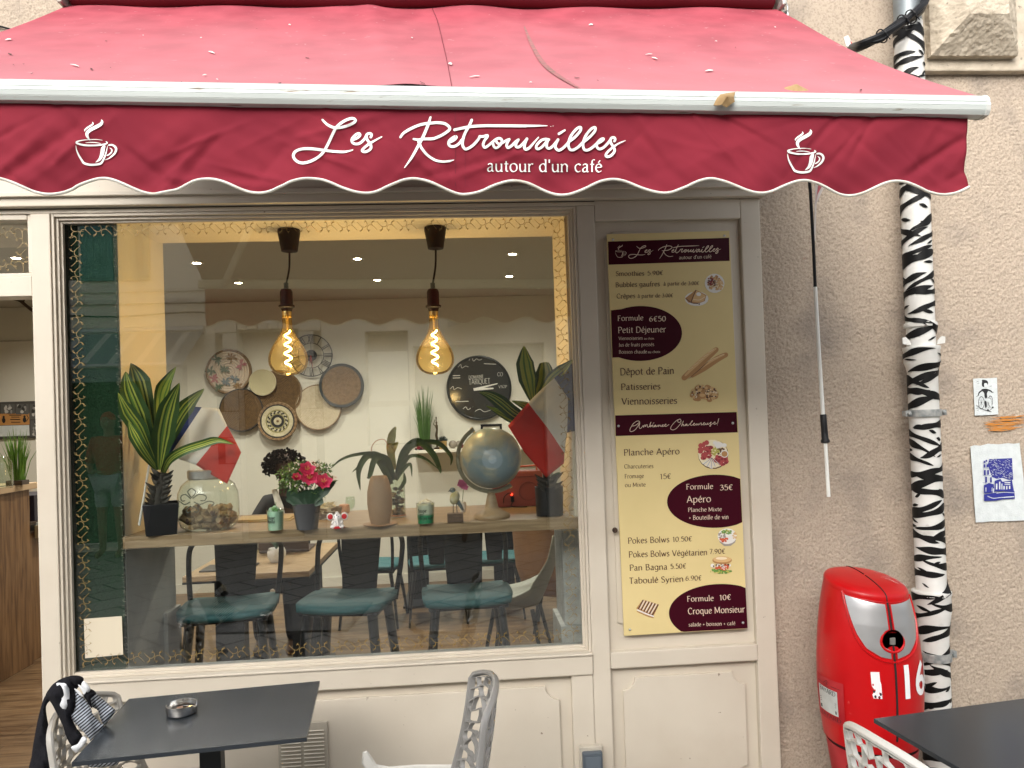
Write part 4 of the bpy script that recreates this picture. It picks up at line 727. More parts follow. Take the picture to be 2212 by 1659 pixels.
while z < 3.17:
    near = min(abs(z-c) for c in (.635, .89, 1.61, 1.87, 1.967, .70))
    if near > .022:
        root = V0+side*rp.uniform(85, 110); ln = rp.uniform(110, 175); sl = rp.choice([-1, -1, 1])*rp.uniform(.015, .075)*side; th = rp.uniform(.0115, .0175); wv = rp.uniform(-.008, .008); ph = rp.uniform(0, 6)
        N = 18; pts = []
        up_ = []; dn = []
        for i in range(N+1):
            t = i/N; a = root-side*ln*t; zz = z+sl*t+wv*math.sin(ph+t*4.2); hw = th*(min(1, t*5+.45))*max(1-t**2.2, 0)**.8*(1+.25*math.sin(ph*2+t*9)); up_.append((a, zz+hw)); dn.append((a, zz-hw))
        mb.k += 1; b0 = len(up_); vs = [psurf(*p, mb.k) for p in up_]+[psurf(*p, mb.k) for p in dn]; mb.add(vs, [(i, i+1, b0+i+1, b0+i) for i in range(N)], 1)
        if rp.random() < .6:                                        # the little filler stripes between the long ones
            a0 = V0-side*rp.uniform(20, 75); l2 = rp.uniform(25, 55); zz0 = z+rp.uniform(-.012, .012); h2 = rp.uniform(.004, .008); s2 = rp.uniform(-.02, .02); N2 = 8
            up_ = [(a0-l2/2+l2*i/N2, zz0+s2*(i/N2-.5)+h2*math.sin(math.pi*i/N2)) for i in range(N2+1)]; dn = [(a0-l2/2+l2*i/N2, zz0+s2*(i/N2-.5)-h2*math.sin(math.pi*i/N2)) for i in range(N2+1)]
            mb.k += 1; vs = [psurf(*p, mb.k) for p in up_]+[psurf(*p, mb.k) for p in dn]; mb.add(vs, [(i, i+1, N2+2+i, N2+1+i) for i in range(N2)], 1)
    z += rp.uniform(.026, .037); side = -side if rp.random() < .82 else side
mb.build('pipe', [pw, pb], DP, smooth=True, ang=35)
mb = MB(); mb.lathe([(.052, 3.19), (.0525, 3.9)], (PCX, PCY, 0), 28); mb.build('bare_section', pg, DP, smooth=True)
for zc, wd in ((1.61, .014), (.635, .016)):
    mb = MB(); mb.lathe([(.0562, zc-wd), (.0635, zc-wd), (.0645, zc), (.0635, zc+wd), (.0562, zc+wd)], (PCX, PCY, 0), 28); mb.box(PCX-.085, PCX-.058, PCY-.012, PCY+.012, zc-wd*.8, zc+wd*.8); mb.box(PCX+.058, PCX+.088, PCY-.012, PCY+.012, zc-wd*.8, zc+wd*.8); mb.box(PCX-.008, PCX+.008, PCY+.05, PCY+.125, zc-.01, zc+.01)
    mb.lathe([(.0, -.017), (.007, -.015), (.007, 0)], (PCX-.072, PCY-.008, zc), 8, 'y'); mb.lathe([(.0, -.017), (.007, -.015), (.007, 0)], (PCX+.073, PCY-.008, zc), 8, 'y')
    mb.build('clamp', M('clamp_grey', (.22, .24, .24), .5, m=.3, c2=(.42, .42, .40), vs=40), DP, smooth=True, ang=30)
for s in (-1, 1):
    mb = MB(); mb.add([(PCX+s*a, PCY-.02+d, zz) for d in (0, .006) for a, zz in ((.055, 1.885), (.088, 1.89), (.090, 1.915), (.076, 1.918), (.058, 1.90))], [(0, 1, 2, 3, 4), (9, 8, 7, 6, 5)]+[(i, (i+1) % 5, 5+(i+1) % 5, 5+i) for i in range(5)])
    mb.build('ear', pw, DP)
# ================================================================== cables crossing in front of the pipe
CB = T('cable_bundle', 'bundle of black cables tied together and crossing in front of the drainpipe', 'cables', tuple(P(1930, 65, y=-.17)))
cab = M('cable_black', (.006, .006, .007), .4, spec=.3)
for k in range(6):
    o = [random.uniform(-7, 7) for _ in range(4)]; q = [P(1838, 104+o[0]*.4, y=-.02), P(1862, 98+o[0]*.8, y=-.14), P(1905, 78+o[1]*.9, y=-.165), P(1945, 50+o[2]*.9, y=-.17), P(1978, 28+o[3]*.9, y=-.165), P(1998, 2+o[3]*.5, y=-.14), P(2003+o[3]*.4, -60, y=-.10)]
    mb = MB(); mb.tube(crom([v+Vector((0, .008*math.sin(k*2.1), .008*math.cos(k*2.1))) for v in q], 6), .009 if k % 2 else .0145, 8); mb.build('cable', cab, CB, smooth=True)
for u, v in ((1905, 78), (1950, 47), (1968, 36)):
    c = P(u, v, y=-.168); d = (P(u+20, v-14, y=-.168)-c).normalized(); a = d.orthogonal().normalized(); b = d.cross(a); mb = MB()
    mb.tube([c+(a*math.cos(t)+b*math.sin(t))*.027 for t in [2*math.pi*i/14 for i in range(14)]], .0028, 5, closed=True); mb.tube([c+Vector((0, -.024, 0)), c+Vector((.012, -.034, -.03))], .002, 4); mb.build('cable_tie', black, CB)
# thin black wire on the wall at the far top left
mb = MB(); mb.tube([P(-40, 46, y=.04), P(0, 57, y=.04), P(30, 65, y=.04), P(60, 73, y=.04)], .0035, 6); single(mb, 'wall_wire', cab, 'thin black wire running along the wall left of the awning', 'wire', P(0, 57, y=.04))
# small red and white tape end on the wall behind the awning edge
mb = MB(); q = [P(u, v, y=-.03) for u, v in ((1823, 80), (1832, 76), (1838, 88), (1846, 104), (1838, 106), (1828, 98))]; mb.add(q+[v+Vector((0, .003, 0)) for v in q], [tuple(range(6)), tuple(range(11, 5, -1))]+[(i, (i+1) % 6, 6+(i+1) % 6, 6+i) for i in range(6)]); q = [P(u, v, y=-.031) for u, v in ((1836, 86), (1840, 92), (1845, 103), (1840, 104))]; mb.add(q, [(0, 1, 2, 3)], 1)
single(mb, 'tape_scrap', [M('tape_white', (.7, .7, .68), .5), M('tape_red', (.5, .03, .03), .5)], 'scrap of red and white tape on the wall beside the sloping awning edge', 'tape', q[0])
# ================================================================== pasted prints
Z9 = ZF(2400, 920, 4.15); paper = M('paper_white', (.66, .70, .70), .8, bump=.6, bs=160, c2=(.58, .62, .62), vs=30); inkk = M('ink_black', (.012, .012, .014), .6); inkblue = M('ink_blue', (.020, .026, .24), .6)
YW = .0415
def sheet(name, label, poly, marks, z_):
    mb = MB(); q = [P(*z_(a, b), y=YW) for a, b in poly]; n = len(q); mb.add(q+[v+Vector((0, .0012, 0)) for v in q], [tuple(range(n)), tuple(range(2*n-1, n-1, -1))]+[(i, (i+1) % n, n+(i+1) % n, n+i) for i in range(n)]); base = q[-1]
    o = mb.build(name, paper, off=base); tag(o, label, 'poster', 'prints pasted on the wall'); WL[o.name] = Vector(base)
    fn = lambda a, b, k: P(*z_(a, b), y=YW-.0007-.00003*k); mb = MB(); marks(mb, fn); mb.build('print', [inkk, inkblue, paper], o, recalc=False)
def wheelchair(mb, f):
    blob(mb, [(232, 190), (226, 160), (236, 130), (252, 122), (282, 132), (292, 155), (285, 175), (262, 160), (250, 195)], f, 0); blob(mb, circ(240, 132, 14, 12, 10), f, 0)
    blob(mb, [(252, 160), (280, 160), (284, 185), (272, 206), (254, 200)], f, 2); pen(mb, [(262, 205), (260, 222)], 12, f, 2); pen(mb, [(250, 195), (262, 206), (276, 204)], 2, f, 0)
    blob(mb, [(222, 225), (255, 215), (285, 218), (292, 235), (280, 265), (282, 305), (262, 312), (255, 300), (250, 260)], f, 0); pen(mb, [(235, 228), (200, 255), (190, 285)], [16, 14, 9], f, 0); pen(mb, [(285, 226), (315, 236), (332, 252)], [16, 13, 9], f, 0); pen(mb, [(188, 285), (172, 297)], 5, f, 0); pen(mb, [(332, 254), (350, 250)], 5, f, 0)
    for cx, cy, rx, ry in ((222, 360, 33, 67), (315, 345, 26, 58)):
        blob(mb, circ(cx, cy, rx, ry, 24), f, 0, False); blob(mb, circ(cx, cy, rx-5, ry-7, 24), f, 2, False)
        for i in range(10): a = i*.628; pen(mb, [(cx, cy), (cx+(rx-5)*math.cos(a), cy+(ry-7)*math.sin(a))], 1.8, f, 0, cap=False)
        blob(mb, circ(cx, cy, 5, 7, 8), f, 0, False)
    blob(mb, [(255, 318), (300, 312), (322, 330), (330, 385), (345, 402), (320, 408), (310, 395), (302, 355), (285, 350), (285, 400), (305, 412), (275, 418), (268, 400), (262, 350)], f, 2, False); pen(mb, [(258, 318), (300, 312), (324, 330), (332, 390), (345, 402)], 2.5, f, 0); pen(mb, [(285, 350), (288, 400), (306, 414)], 2.5, f, 0)
    blob(mb, [(258, 345), (275, 350), (278, 400), (262, 410)], f, 0); pen(mb, [(168, 385), (230, 425), (300, 440), (348, 405)], 4, f, 0); pen(mb, [(240, 430), (325, 455)], 5, f, 0); blob(mb, circ(290, 435, 9, 9, 10), f, 0, False); blob(mb, circ(340, 410, 9, 9, 10), f, 0, False)
    for a, b in ((175, 140), (182, 160), (310, 190), (170, 420), (178, 440)): pen(mb, [(a, b), (a+16, b-3)], 3, f, 0)
sheet('pasted_print', 'small white print of a woman in a wheelchair right of the pipe', [(137, 112), (200, 106), (260, 108), (383, 100), (388, 240), (397, 480), (280, 489), (155, 493), (146, 300)], wheelchair, Z9)
def street(mb, f):
    rn = random.Random(3); blob(mb, [(300, 945), (540, 935), (552, 1160), (500, 1160), (440, 1140), (380, 1150), (330, 1130), (290, 1010)], f, 1, False)
    for _ in range(150):
        x = rn.uniform(300, 545); y = rn.uniform(945, 1150); s_ = rn.uniform(4, 7)
        if x > 300+(y-945)*.15: pen(mb, [(x-s_, y), (x, y-s_*.8), (x+s_, y+s_*.3)], 2.6, f, 2, cap=False)
    for x, y, h in ((245, 965, 18), (265, 955, 16), (245, 1000, 30), (275, 1000, 28), (248, 1060, 48), (282, 1060, 46), (262, 1130, 56), (312, 1135, 50)): blob(mb, [(x, y), (x+18, y-3), (x+19, y+h), (x+1, y+h+3)], f, 1, False)
    for y in (985, 1035, 1110, 1190): pen(mb, [(235, y), (320, y+6)], 2.5, f, 1)
    blob(mb, [(248, 1215), (300, 1195), (350, 1205), (360, 1290), (250, 1300)], f, 1, False); blob(mb, [(360, 1170), (420, 1150), (440, 1180), (540, 1165), (560, 1275), (360, 1280)], f, 1, False)
    for x, y, w_, h in ((372, 1200, 16, 60), (405, 1180, 14, 80), (430, 1200, 10, 60), (462, 1185, 60, 10), (462, 1205, 60, 6), (450, 1225, 14, 34), (478, 1225, 14, 34), (508, 1222, 14, 34), (265, 1240, 8, 45), (330, 1240, 6, 40), (342, 1250, 10, 50)): blob(mb, [(x, y), (x+w_, y-2), (x+w_, y+h), (x, y+h)], f, 2, False)
    blob(mb, [(250, 1310), (360, 1295), (565, 1275), (570, 1355), (440, 1362), (380, 1375), (252, 1380)], f, 1, False); pen(mb, [(290, 1330), (340, 1350), (420, 1345), (560, 1335)], 9, f, 2)
    for i in range(22): x = 292+i*12.5; pen(mb, [(x, 1325+min(i, 6)*3), (x+6, 1352)], 3.4, f, 1, cap=False)
    pen(mb, [(380, 1300), (460, 1290), (560, 1295)], 5, f, 2); pen(mb, [(530, 1120), (535, 1270)], 8, f, 1); blob(mb, circ(527, 1105, 24, 26, 18), f, 1, False); pen(mb, circ(527, 1105, 17, 19, 14), 3.5, f, 2); pen(mb, [(520, 1095), (530, 1108), (540, 1098)], 4, f, 2)
sheet('pasted_print', 'large torn white sheet with a blue street print', [(108, 815), (150, 802), (215, 806), (290, 786), (400, 792), (500, 780), (560, 786), (618, 778), (626, 860), (660, 1150), (685, 1580), (560, 1586), (430, 1592), (330, 1590), (240, 1600), (165, 1602), (150, 1400), (130, 1100)], street, Z9)
# ================================================================== hydrant
HC = Vector((1.482, -.27, 0))
HY = T('fire_hydrant', 'red barrel shaped fire hydrant numbered 160 with silver front plates beside the pipe', 'fire hydrant', tuple(HC))
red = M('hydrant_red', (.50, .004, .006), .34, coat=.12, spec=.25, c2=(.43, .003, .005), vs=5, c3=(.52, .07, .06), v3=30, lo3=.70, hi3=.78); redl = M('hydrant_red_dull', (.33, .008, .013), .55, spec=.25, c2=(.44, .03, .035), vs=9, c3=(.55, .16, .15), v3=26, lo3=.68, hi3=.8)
hp = [(0, .115), (.15, .130), (.29, .146), (.40, .160), (.5, .172), (.6, .178), (.70, .177), (.80, .170), (.88, .160), (.94, .149), (.985, .139)]
def hr(z):
    for (z0, r0), (z1, r1) in zip(hp, hp[1:]):
        if z <= z1: t = max(z-z0, 0)/(z1-z0); return lerp(r0, r1, t)
    return hp[-1][1]
def hs_(th, z, off=0):                                               # th in degrees: 0 = front (street), + towards the pipe
    a = R(th); se = (abs(math.cos(a))**2.5+abs(math.sin(a))**2.5)**(-1/2.5); r = (hr(z)+off)*lerp(1, se, .30); w_ = max(0, (z-.74)/.2); return HC+Vector((r*math.sin(a), -r*math.cos(a), z-.020*math.cos(a)*w_-.010*math.sin(a)*w_))
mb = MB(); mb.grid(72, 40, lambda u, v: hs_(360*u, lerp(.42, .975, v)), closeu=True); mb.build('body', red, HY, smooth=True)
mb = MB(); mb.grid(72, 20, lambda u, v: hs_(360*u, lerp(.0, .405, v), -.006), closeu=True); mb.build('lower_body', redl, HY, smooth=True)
mb = MB(); mb.grid(72, 2, lambda u, v: hs_(360*u, lerp(.402, .422, v), -.011), closeu=True); mb.build('joint', M('joint_dark', (.03, .003, .004), .8), HY)
cf = [(1, 0), (.995, .010), (.975, .018), (.93, .024), (.8, .031), (.6, .036), (.3, .040), (.001, .041)]
def cap_(u, v):
    i = v*(len(cf)-1); k = min(int(i), len(cf)-2); t = i-k; f, h = lerp(cf[k][0], cf[k+1][0], t), lerp(cf[k][1], cf[k+1][1], t); a = 360*u; e = hs_(a, .975, .0005); c = HC+Vector((0, 0, .975)); p = Vector((HC.x, HC.y, c.z)).lerp(Vector((e.x, e.y, e.z)), f); p.z = c.z+(e.z-c.z)*f+h; return p
mb = MB(); mb.grid(72, 20, cap_, closeu=True); mb.build('cap', red, HY, smooth=True)
hf = lambda a, b, k: hs_(a, b, .0022+.00003*k)
silver = M('plate_silver', (.50, .50, .50), .38, m=.75, c2=(.42, .42, .43), vs=5)
dk = M('gap_black', (.008, .004, .004), .7)
def dense(poly, n=6): return [tuple(lerp(Vector(poly[i]), Vector(poly[(i+1) % len(poly)]), t/n)) for i in range(len(poly)) for t in range(n)]
def surfpatch(name, poly, ma, lift, thick=0):
    mb = MB(); f = lambda a, b, k: hs_(a, b, lift); q = dense(poly, 5); xs = [p[0] for p in q]; zs = [p[1] for p in q]; sc = 900       # scale degrees against metres for the triangulation
    puff(mb, [(a, b*sc) for a, b in q], lambda a, b, o: hs_(a, b/sc, lift+o), thick, 5, smooth=False); return mb.build(name, ma, HY, smooth=True, ang=60)
surfpatch('front_plate', [(-57, 0.9735), (-3, 0.9641), (-3, 0.8739), (-9, 0.8646), (-13.5, 0.8367), (-12, 0.8088), (-3, 0.793), (-3, 0.7614), (-15, 0.7698), (-30, 0.7995), (-40, 0.846), (-49, 0.9111)], silver, .0026, .0012)
surfpatch('front_plate', [(3, 0.9641), (50, 0.9735), (46, 0.8972), (36, 0.8228), (20, 0.7763), (4, 0.7614), (4, 0.793), (13, 0.8088), (14, 0.8367), (9, 0.8646), (3, 0.8739)], silver, .0026, .0012)
mb = MB()
pen(mb, [(-61, 0.9809), (-52, 0.9176), (-43, 0.846), (-32, 0.7949), (-16, 0.7605), (0, 0.7512), (16, 0.7605), (36, 0.8023), (52, 0.8972), (56, 0.9809)], .9, lambda a, b, k: hs_(a, b, .0012)) if 0 else None
rim = crom([Vector((a, b)) for a, b in ((-61, 0.9809), (-52, 0.9176), (-43, 0.846), (-32, 0.793), (-16, 0.7586), (0, 0.7493), (16, 0.7586), (36, 0.8005), (52, 0.8972), (56, 0.9809))], 6); mb.tube([hs_(a, b, .001) for a, b in rim], .0042, 6); mb.tube([hs_(a, .972, .001) for a in range(-60, 57, 6)], .0022, 6)
mb.tube([hs_(14*math.cos(t), .825+.038*math.sin(t), .002) for t in [2*math.pi*i/28 for i in range(28)]], .0048, 8, closed=True)
for s in (-2.9, 2.9): mb.tube([hs_(s, z, .002) for z in np.linspace(.864, .966, 10)], .003, 6); mb.tube([hs_(s, z, .002) for z in np.linspace(.745, .787, 5)], .003, 6)
mb.build('plate_rim', red, HY, smooth=True)
mb = MB(); c0 = hs_(0, 0.8302); mb.lathe([(0, -.0035), (.0385, -.0035)], (c0.x, c0.y+.001, c0.z), 24, 'y'); mb.tube([hs_(0, z, .0008) for z in np.linspace(.47, .972, 30)], .0038, 6); mb.tube([cap_(0, v)+Vector((0, 0, .0005)) for v in np.linspace(0, .98, 14)], .0024, 6); mb.tube([cap_(.5, v)+Vector((0, 0, .0005)) for v in np.linspace(0, .98, 14)], .0024, 6)
mb.build('opening_gap', dk, HY, smooth=True)
mb = MB(); mb.box(c0.x-.014, c0.x+.006, c0.y-.009, c0.y-.004, c0.z-.012, c0.z+.012); mb.build('valve_square', M('valve_steel', (.35, .34, .31), .4, m=.7), HY, bevel=.002)
v_, f_ = sans('160', .118, 2); mb = MB(); mb.add([hs_(2.0+a*285, .622+b, .0022) for a, b in v_], f_); mb.build('number', M('number_white', (.82, .82, .82), .4), HY, recalc=False)
def smallpatch(name, a0, a1, z0, z1, ma, lift=.0018): mb = MB(); mb.grid(8, 4, lambda u, v: hs_(lerp(a0, a1, u), lerp(z0, z1, v), lift)); return mb.build(name, ma, HY, smooth=True)
mb = MB(); hw_ = lambda a, b, k: hs_(a, b, .0016+.00003*k); blob(mb, [(-27, 0.714), (-18, 0.7158), (-17.5, 0.6833), (-16.5, 0.674), (-16, 0.6228), (-25, 0.6228), (-26, 0.6368), (-23, 0.6507), (-26, 0.6647), (-26.5, 0.674)], hw_, 0, False)
for a, b in ((-23, 0.6294), (-19, 0.6275), (-17.5, 0.6386), (-24, 0.648)): blob(mb, circ(a, b, 1.3, .006, 6), hw_, 1, False)
for _ in range(16): blob(mb, circ(random.uniform(-26, -18), random.uniform(.56, 0.7112), random.uniform(.3, 0.953), random.uniform(.002, .006), 6), hw_, 2, False)
mb.build('torn_sticker', [M('sticker_white', (.78, .74, .75), .6), dk, red], HY, recalc=False)
mb = MB(); rn = random.Random(8)
for i in range(26): a = rn.uniform(.14, .34); v = rn.uniform(.35, .72); d = rn.uniform(.01, .05); pen(mb, [(a, v), (a+d*.4, v+.12)], [.002, .012, .003], lambda a, b, k: cap_(a % 1, min(b, .97))+Vector((.0008, -.001, .0035+.00003*k)), cap=False)
mb.build('scratched_label', M('scratch_white', (.78, .66, .66), .7), HY, recalc=False)
smallpatch('maker_panel', -104, -56, .50, .655, redl, .003)
smallpatch('maker_plate', -98, -64, .528, .618, M('label_plate', (.52, .54, .52), .4, c2=(.42, .43, .41), vs=18), .0042)
mb = MB(); hk = lambda a, b, k: hs_(a, b, .0048+.00003*k); text(mb, 'BAYARD'.replace('Y', 'Y'), (-94, .600), (-66, .600), -.016, hk, wt=9)
for z in (.573, .566, .559): pen(mb, [(-95, z), (-66, z)], .0016, hk, smooth=False, cap=False)
blob(mb, [(-95, .534), (-66, .534), (-66, .546), (-95, .546)], hk, 0, False); mb.build('maker_lettering', inkk, HY, recalc=False)
mb = MB(); hk2 = lambda a, b, k: hs_(a, b, .0038+.00003*k); text(mb, 'BAYARD', (-97, .508), (-61, .508), -.014, hk2, wt=11); mb.build('cast_lettering', M('cast_dark', (.10, .004, .006), .6), HY, recalc=False); mb = MB(); pen(mb, [(-86, .632), (-80, .645), (-74, .632), (-80, .619), (-86, .632)], .003, hk2, smooth=False); pen(mb, [(-100, .63), (-87, .63)], .0022, hk2, smooth=False); pen(mb, [(-73, .63), (-60, .63)], .0022, hk2, smooth=False); text(mb, 'B', (-81.5, .628), (-78.5, .628), -.010, hk2, wt=14); mb.build('cast_emblem', M('cast_dark', (.10, .004, .006), .6), HY, recalc=False)
mb = MB(); mb.tube([hs_(a, .352, .002) for a in np.linspace(-60, -46, 6)], .009, 8, flat=.5); mb.build('slot', M('slot_dark', (.16, .006, .01), .7), HY, smooth=True)
# ================================================================== outdoor socket
SK = T('outdoor_socket', 'grey outdoor power socket with a flap cover low on the shopfront post', 'socket', tuple(P(1277, 1640, y=-.01)))
a, b = P(1250, 1609, y=-.006), P(1302, 1690, y=-.006); mb = MB(); mb.box(a.x, b.x, -.028, -.0035, b.z, a.z); mb.build('back_box', M('socket_cream', (.55, .50, .41), .5, c2=(.45, .41, .34), vs=20), SK, bevel=.004)
mb = MB(); mb.box(a.x+.008, b.x-.004, -.052, -.029, b.z, a.z-.014); mb.build('flap', M('socket_grey', (.085, .105, .125), .45), SK, bevel=.006)
mb = MB(); mb.box(a.x+.017, b.x-.013, -.0555, -.0525, b.z, a.z-.030); mb.build('flap_panel', M('socket_grey2', (.11, .135, .16), .4), SK, bevel=.0015)
# ================================================================== terrace tables
tabm = M('laminate_dark', (.022, .027, .033), .24, c2=(.028, .034, .041), vs=4, c3=(.18, .18, .18), v3=170, lo3=.80, hi3=.82)
def cafe_table(label, loc, rz, w_, d_):
    t = T('terrace_table', label, 'table', loc, rz, 'dark terrace tables', local=True)
    mb = MB(); mb.box(-w_/2, w_/2, -d_/2, d_/2, .727, .74); mb.build('tabletop', tabm, t, bevel=.0015)
    mb = MB(); mb.box(-.032, .032, -.032, .032, .02, .712); mb.box(-.17, .17, -.025, .025, .7125, .7265); mb.box(-.025, .025, -.17, -.026, .7125, .7262); mb.box(-.025, .025, .026, .17, .7125, .7262); mb.build('pedestal', blackm, t, bevel=.004)
    mb = MB(); mb.lathe([(0, .034), (.04, .033), (.16, .022), (.205, .008), (.21, 0)], (0, 0, 0), 36); mb.build('base_plate', blackm, t, smooth=True); return t
cafe_table('dark square terrace table with a steel ashtray in front of the window', (-.8205, -.542, 0), .1088, .63, .4746)
a8 = R(8); c8 = Vector((1.165, -.86, 0))+Vector((math.cos(a8), math.sin(a8), 0))*.35+Vector((math.sin(a8), -math.cos(a8), 0))*.32
cafe_table('dark terrace table cut by the right edge of the picture in front of the hydrant', tuple(c8), a8, .70, .64)
ac = P(393, 1540, z=.7415); AT = T('ashtray', 'round brushed steel ashtray with notched rim standing on the left terrace table', 'ashtray', tuple(ac))
steel = M('steel', (.62, .61, .59), .22, m=1)
mb = MB(); n = 40
def notch(j): return .0095 if j % 20 in (4, 5, 6) else 0
vs = []; fs = []; prA = [(.030, .004), (.0455, .002), (.047, .006), (.0465, .030), (.0445, .031), (.0435, .028), (.041, .008), (.0, .006)]
for i, (r, h) in enumerate(prA):
    for q in range(n): a = 2*math.pi*q/n+2.2; vs.append(ac+Vector((r*math.cos(a), r*math.sin(a), h-(notch(q) if i in (3, 4, 5) else 0))))
for i in range(len(prA)-1): fs += [(i*n+q, i*n+(q+1) % n, (i+1)*n+(q+1) % n, (i+1)*n+q) for q in range(n)]
mb.add(vs, fs); mb.build('bowl', steel, AT, smooth=True, ang=30)
mb = MB(); mb.lathe([(0, .0085), (.039, .0085)], ac, 24); [mb.tube([ac+Vector((x, y, .012)), ac+Vector((x+dx, y+dy, .013))], .0036, 7) for x, y, dx, dy in ((-.02, .01, .018, .006), (.0, -.01, .016, -.008))]; mb.build('ash', M('ash_orange', (.36, .17, .09), .9, c2=(.22, .17, .14), vs=120), AT)
# ================================================================== perforated plastic chairs
def lattice(nu, nv, x0, x1, y0, y1, jit, seed, mapf, wall, thick, mb):
    # staggered six-sided cells with shared jittered corners; each cell is a ring between its border and an inset hole
    rn = random.Random(seed); cache = {}
    def vert(i, j):                                                  # corner grid of a brick-shaped honeycomb
        if (i, j) not in cache:
            x = i/nu*2; y = j/nv; ed = i <= 0 or i >= nu/1 or j <= 0 or j >= nv; jx = 0 if ed else rn.uniform(-jit, jit)/nu; jy = rn.uniform(-jit, jit)/nv*.8 if 0 < j < nv else 0
            cache[(i, j)] = (lerp(x0, x1, min(max(i/nu+jx, 0), 1)), lerp(y0, y1, min(max(y+jy, 0), 1)))
        return cache[(i, j)]
    def cell(cor):
        cx = sum(p[0] for p in cor)/len(cor); cy = sum(p[1] for p in cor)/len(cor); N = len(cor); out = []; hole = []
        for k in range(N):
            a, b = cor[k], cor[(k+1) % N]
            for t in (0, .5): p = (lerp(a[0], b[0], t), lerp(a[1], b[1], t)); d = math.hypot(p[0]-cx, p[1]-cy); f = max(1-wall/max(d, 1e-4), .12)*(1 if t else .9); out.append(p); hole.append((cx+(p[0]-cx)*f, cy+(p[1]-cy)*f))
        m = len(out); vs = [mapf(*p, thick/2) for p in out]+[mapf(*p, thick/2) for p in hole]+[mapf(*p, -thick/2) for p in out]+[mapf(*p, -thick/2) for p in hole]
        fs = []
        for k in range(m): k2 = (k+1) % m; fs += [(k, k2, m+k2, m+k), (m+k, m+k2, 3*m+k2, 3*m+k), (2*m+k, 3*m+k, 3*m+k2, 2*m+k2)]
        mb.add(vs, fs)
    for jv in range(nv):
        o = 0 if jv % 2 else 1; i = -o
        while i < nu:
            a, b = max(i, 0), min(i+2, nu)
            if b > a:
                mid = i+1; cor = [vert(a, jv)]+([vert(mid, jv)] if a < mid < b else [])+[vert(b, jv), vert(b, jv+1)]+([vert(mid, jv+1)] if a < mid < b else [])+[vert(a, jv+1)]; cell(cor)
            i += 2
def mesh_chair(label, loc, rz, ma, seed, group='perforated terrace chairs', arms=False, top_=.86):
    c = T('mesh_chair', label, 'chair', loc, rz, group, local=True)      # faces +x
    def back(u, v, o):                                               # u -1..1 across, v 0..1 up
        hw = lerp(.205, .178, v); top = top_-.045*abs(u)**2.2; z = lerp(.44, top, v); x = -.205-.085*v**1.3-.03*math.sin(v*3.1)*.6+.055*u*u; return Vector((x+o, u*hw, z))
    mb = MB(); lattice(12, 11, -.95, .95, .02, .97, .5, seed, back, .0072, .014, mb); mb.build('backrest', ma, c, smooth=True, ang=35, dbl=.0003)
    mb = MB(); rimp = [(-1, v) for v in np.linspace(0, .97, 14)]+[(u, 1) for u in np.linspace(-.93, .93, 17)]+[(1, v) for v in np.linspace(.97, 0, 14)]; mb.tube([back(u, v, 0) for u, v in rimp], .0085, 8, flat=1.3); mb.build('back_frame', ma, c, smooth=True)
    def seat(u, v, o): return Vector((lerp(-.20, .22, v), u*lerp(.205, .22, v), .447-.012*math.cos(u*1.5)-.02*v**4+o))
    mb = MB(); lattice(8, 8, -.93, .93, .04, .96, .4, seed+1, seat, .009, .01, mb); mb.tube([seat(-1, v, 0) for v in np.linspace(0, 1, 8)]+[seat(u, 1, 0) for u in np.linspace(-.9, .9, 8)]+[seat(1, v, 0) for v in np.linspace(1, 0, 8)]+[seat(u, 0, 0) for u in np.linspace(.9, -.9, 8)], .012, 8, closed=True); mb.build('seat', ma, c, smooth=True, ang=35, dbl=.0003)
    for sx in (-1, 1):
        for sy in (-1, 1): mb = MB(); mb.tube([(sx*.18, sy*.18, .44), (sx*.20, sy*.19, .2), (sx*.22-(.02 if sx < 0 else 0), sy*.20, 0)], [.017, .014, .012], 10); mb.build('leg', ma, c, smooth=True)
    if arms:
        for s in (-1, 1): mb = MB(); mb.tube([(-.19, s*.21, .505), (-.05, s*.232, .508), (.04, s*.238, .508), (.09, s*.235, .518), (.11, s*.23, .55), (.115, s*.226, .582)], [.007, .008, .008, .012, .012, .005], 8, flat=1.6); mb.tube([(.05, s*.236, .508), (.07, s*.225, .45)], .012, 8); mb.build('armrest', MATS['chair_pale'], c, smooth=True)  # armrests paler than the chair: brighter sky light put into their colour
    return c
chg = M('chair_grey', (.25, .245, .235), .28, c2=(.21, .205, .195), vs=6); chb = M('chair_pale', (.60, .59, .55), .38)
mesh_chair('grey perforated plastic chair standing sideways before the base of the shopfront', (-.215, -.72, 0), R(180+5), chg, 4, arms=True)
mesh_chair('pale grey perforated chair with a striped jumper thrown over its back', (-1.015, -.47, 0), R(-6), M('chair_greige', (.42, .40, .36), .4), 9, top_=.775)
mesh_chair('pale white perforated chair pushed against the right hand table', (1.24, -1.20, 0), R(9), chb, 15)
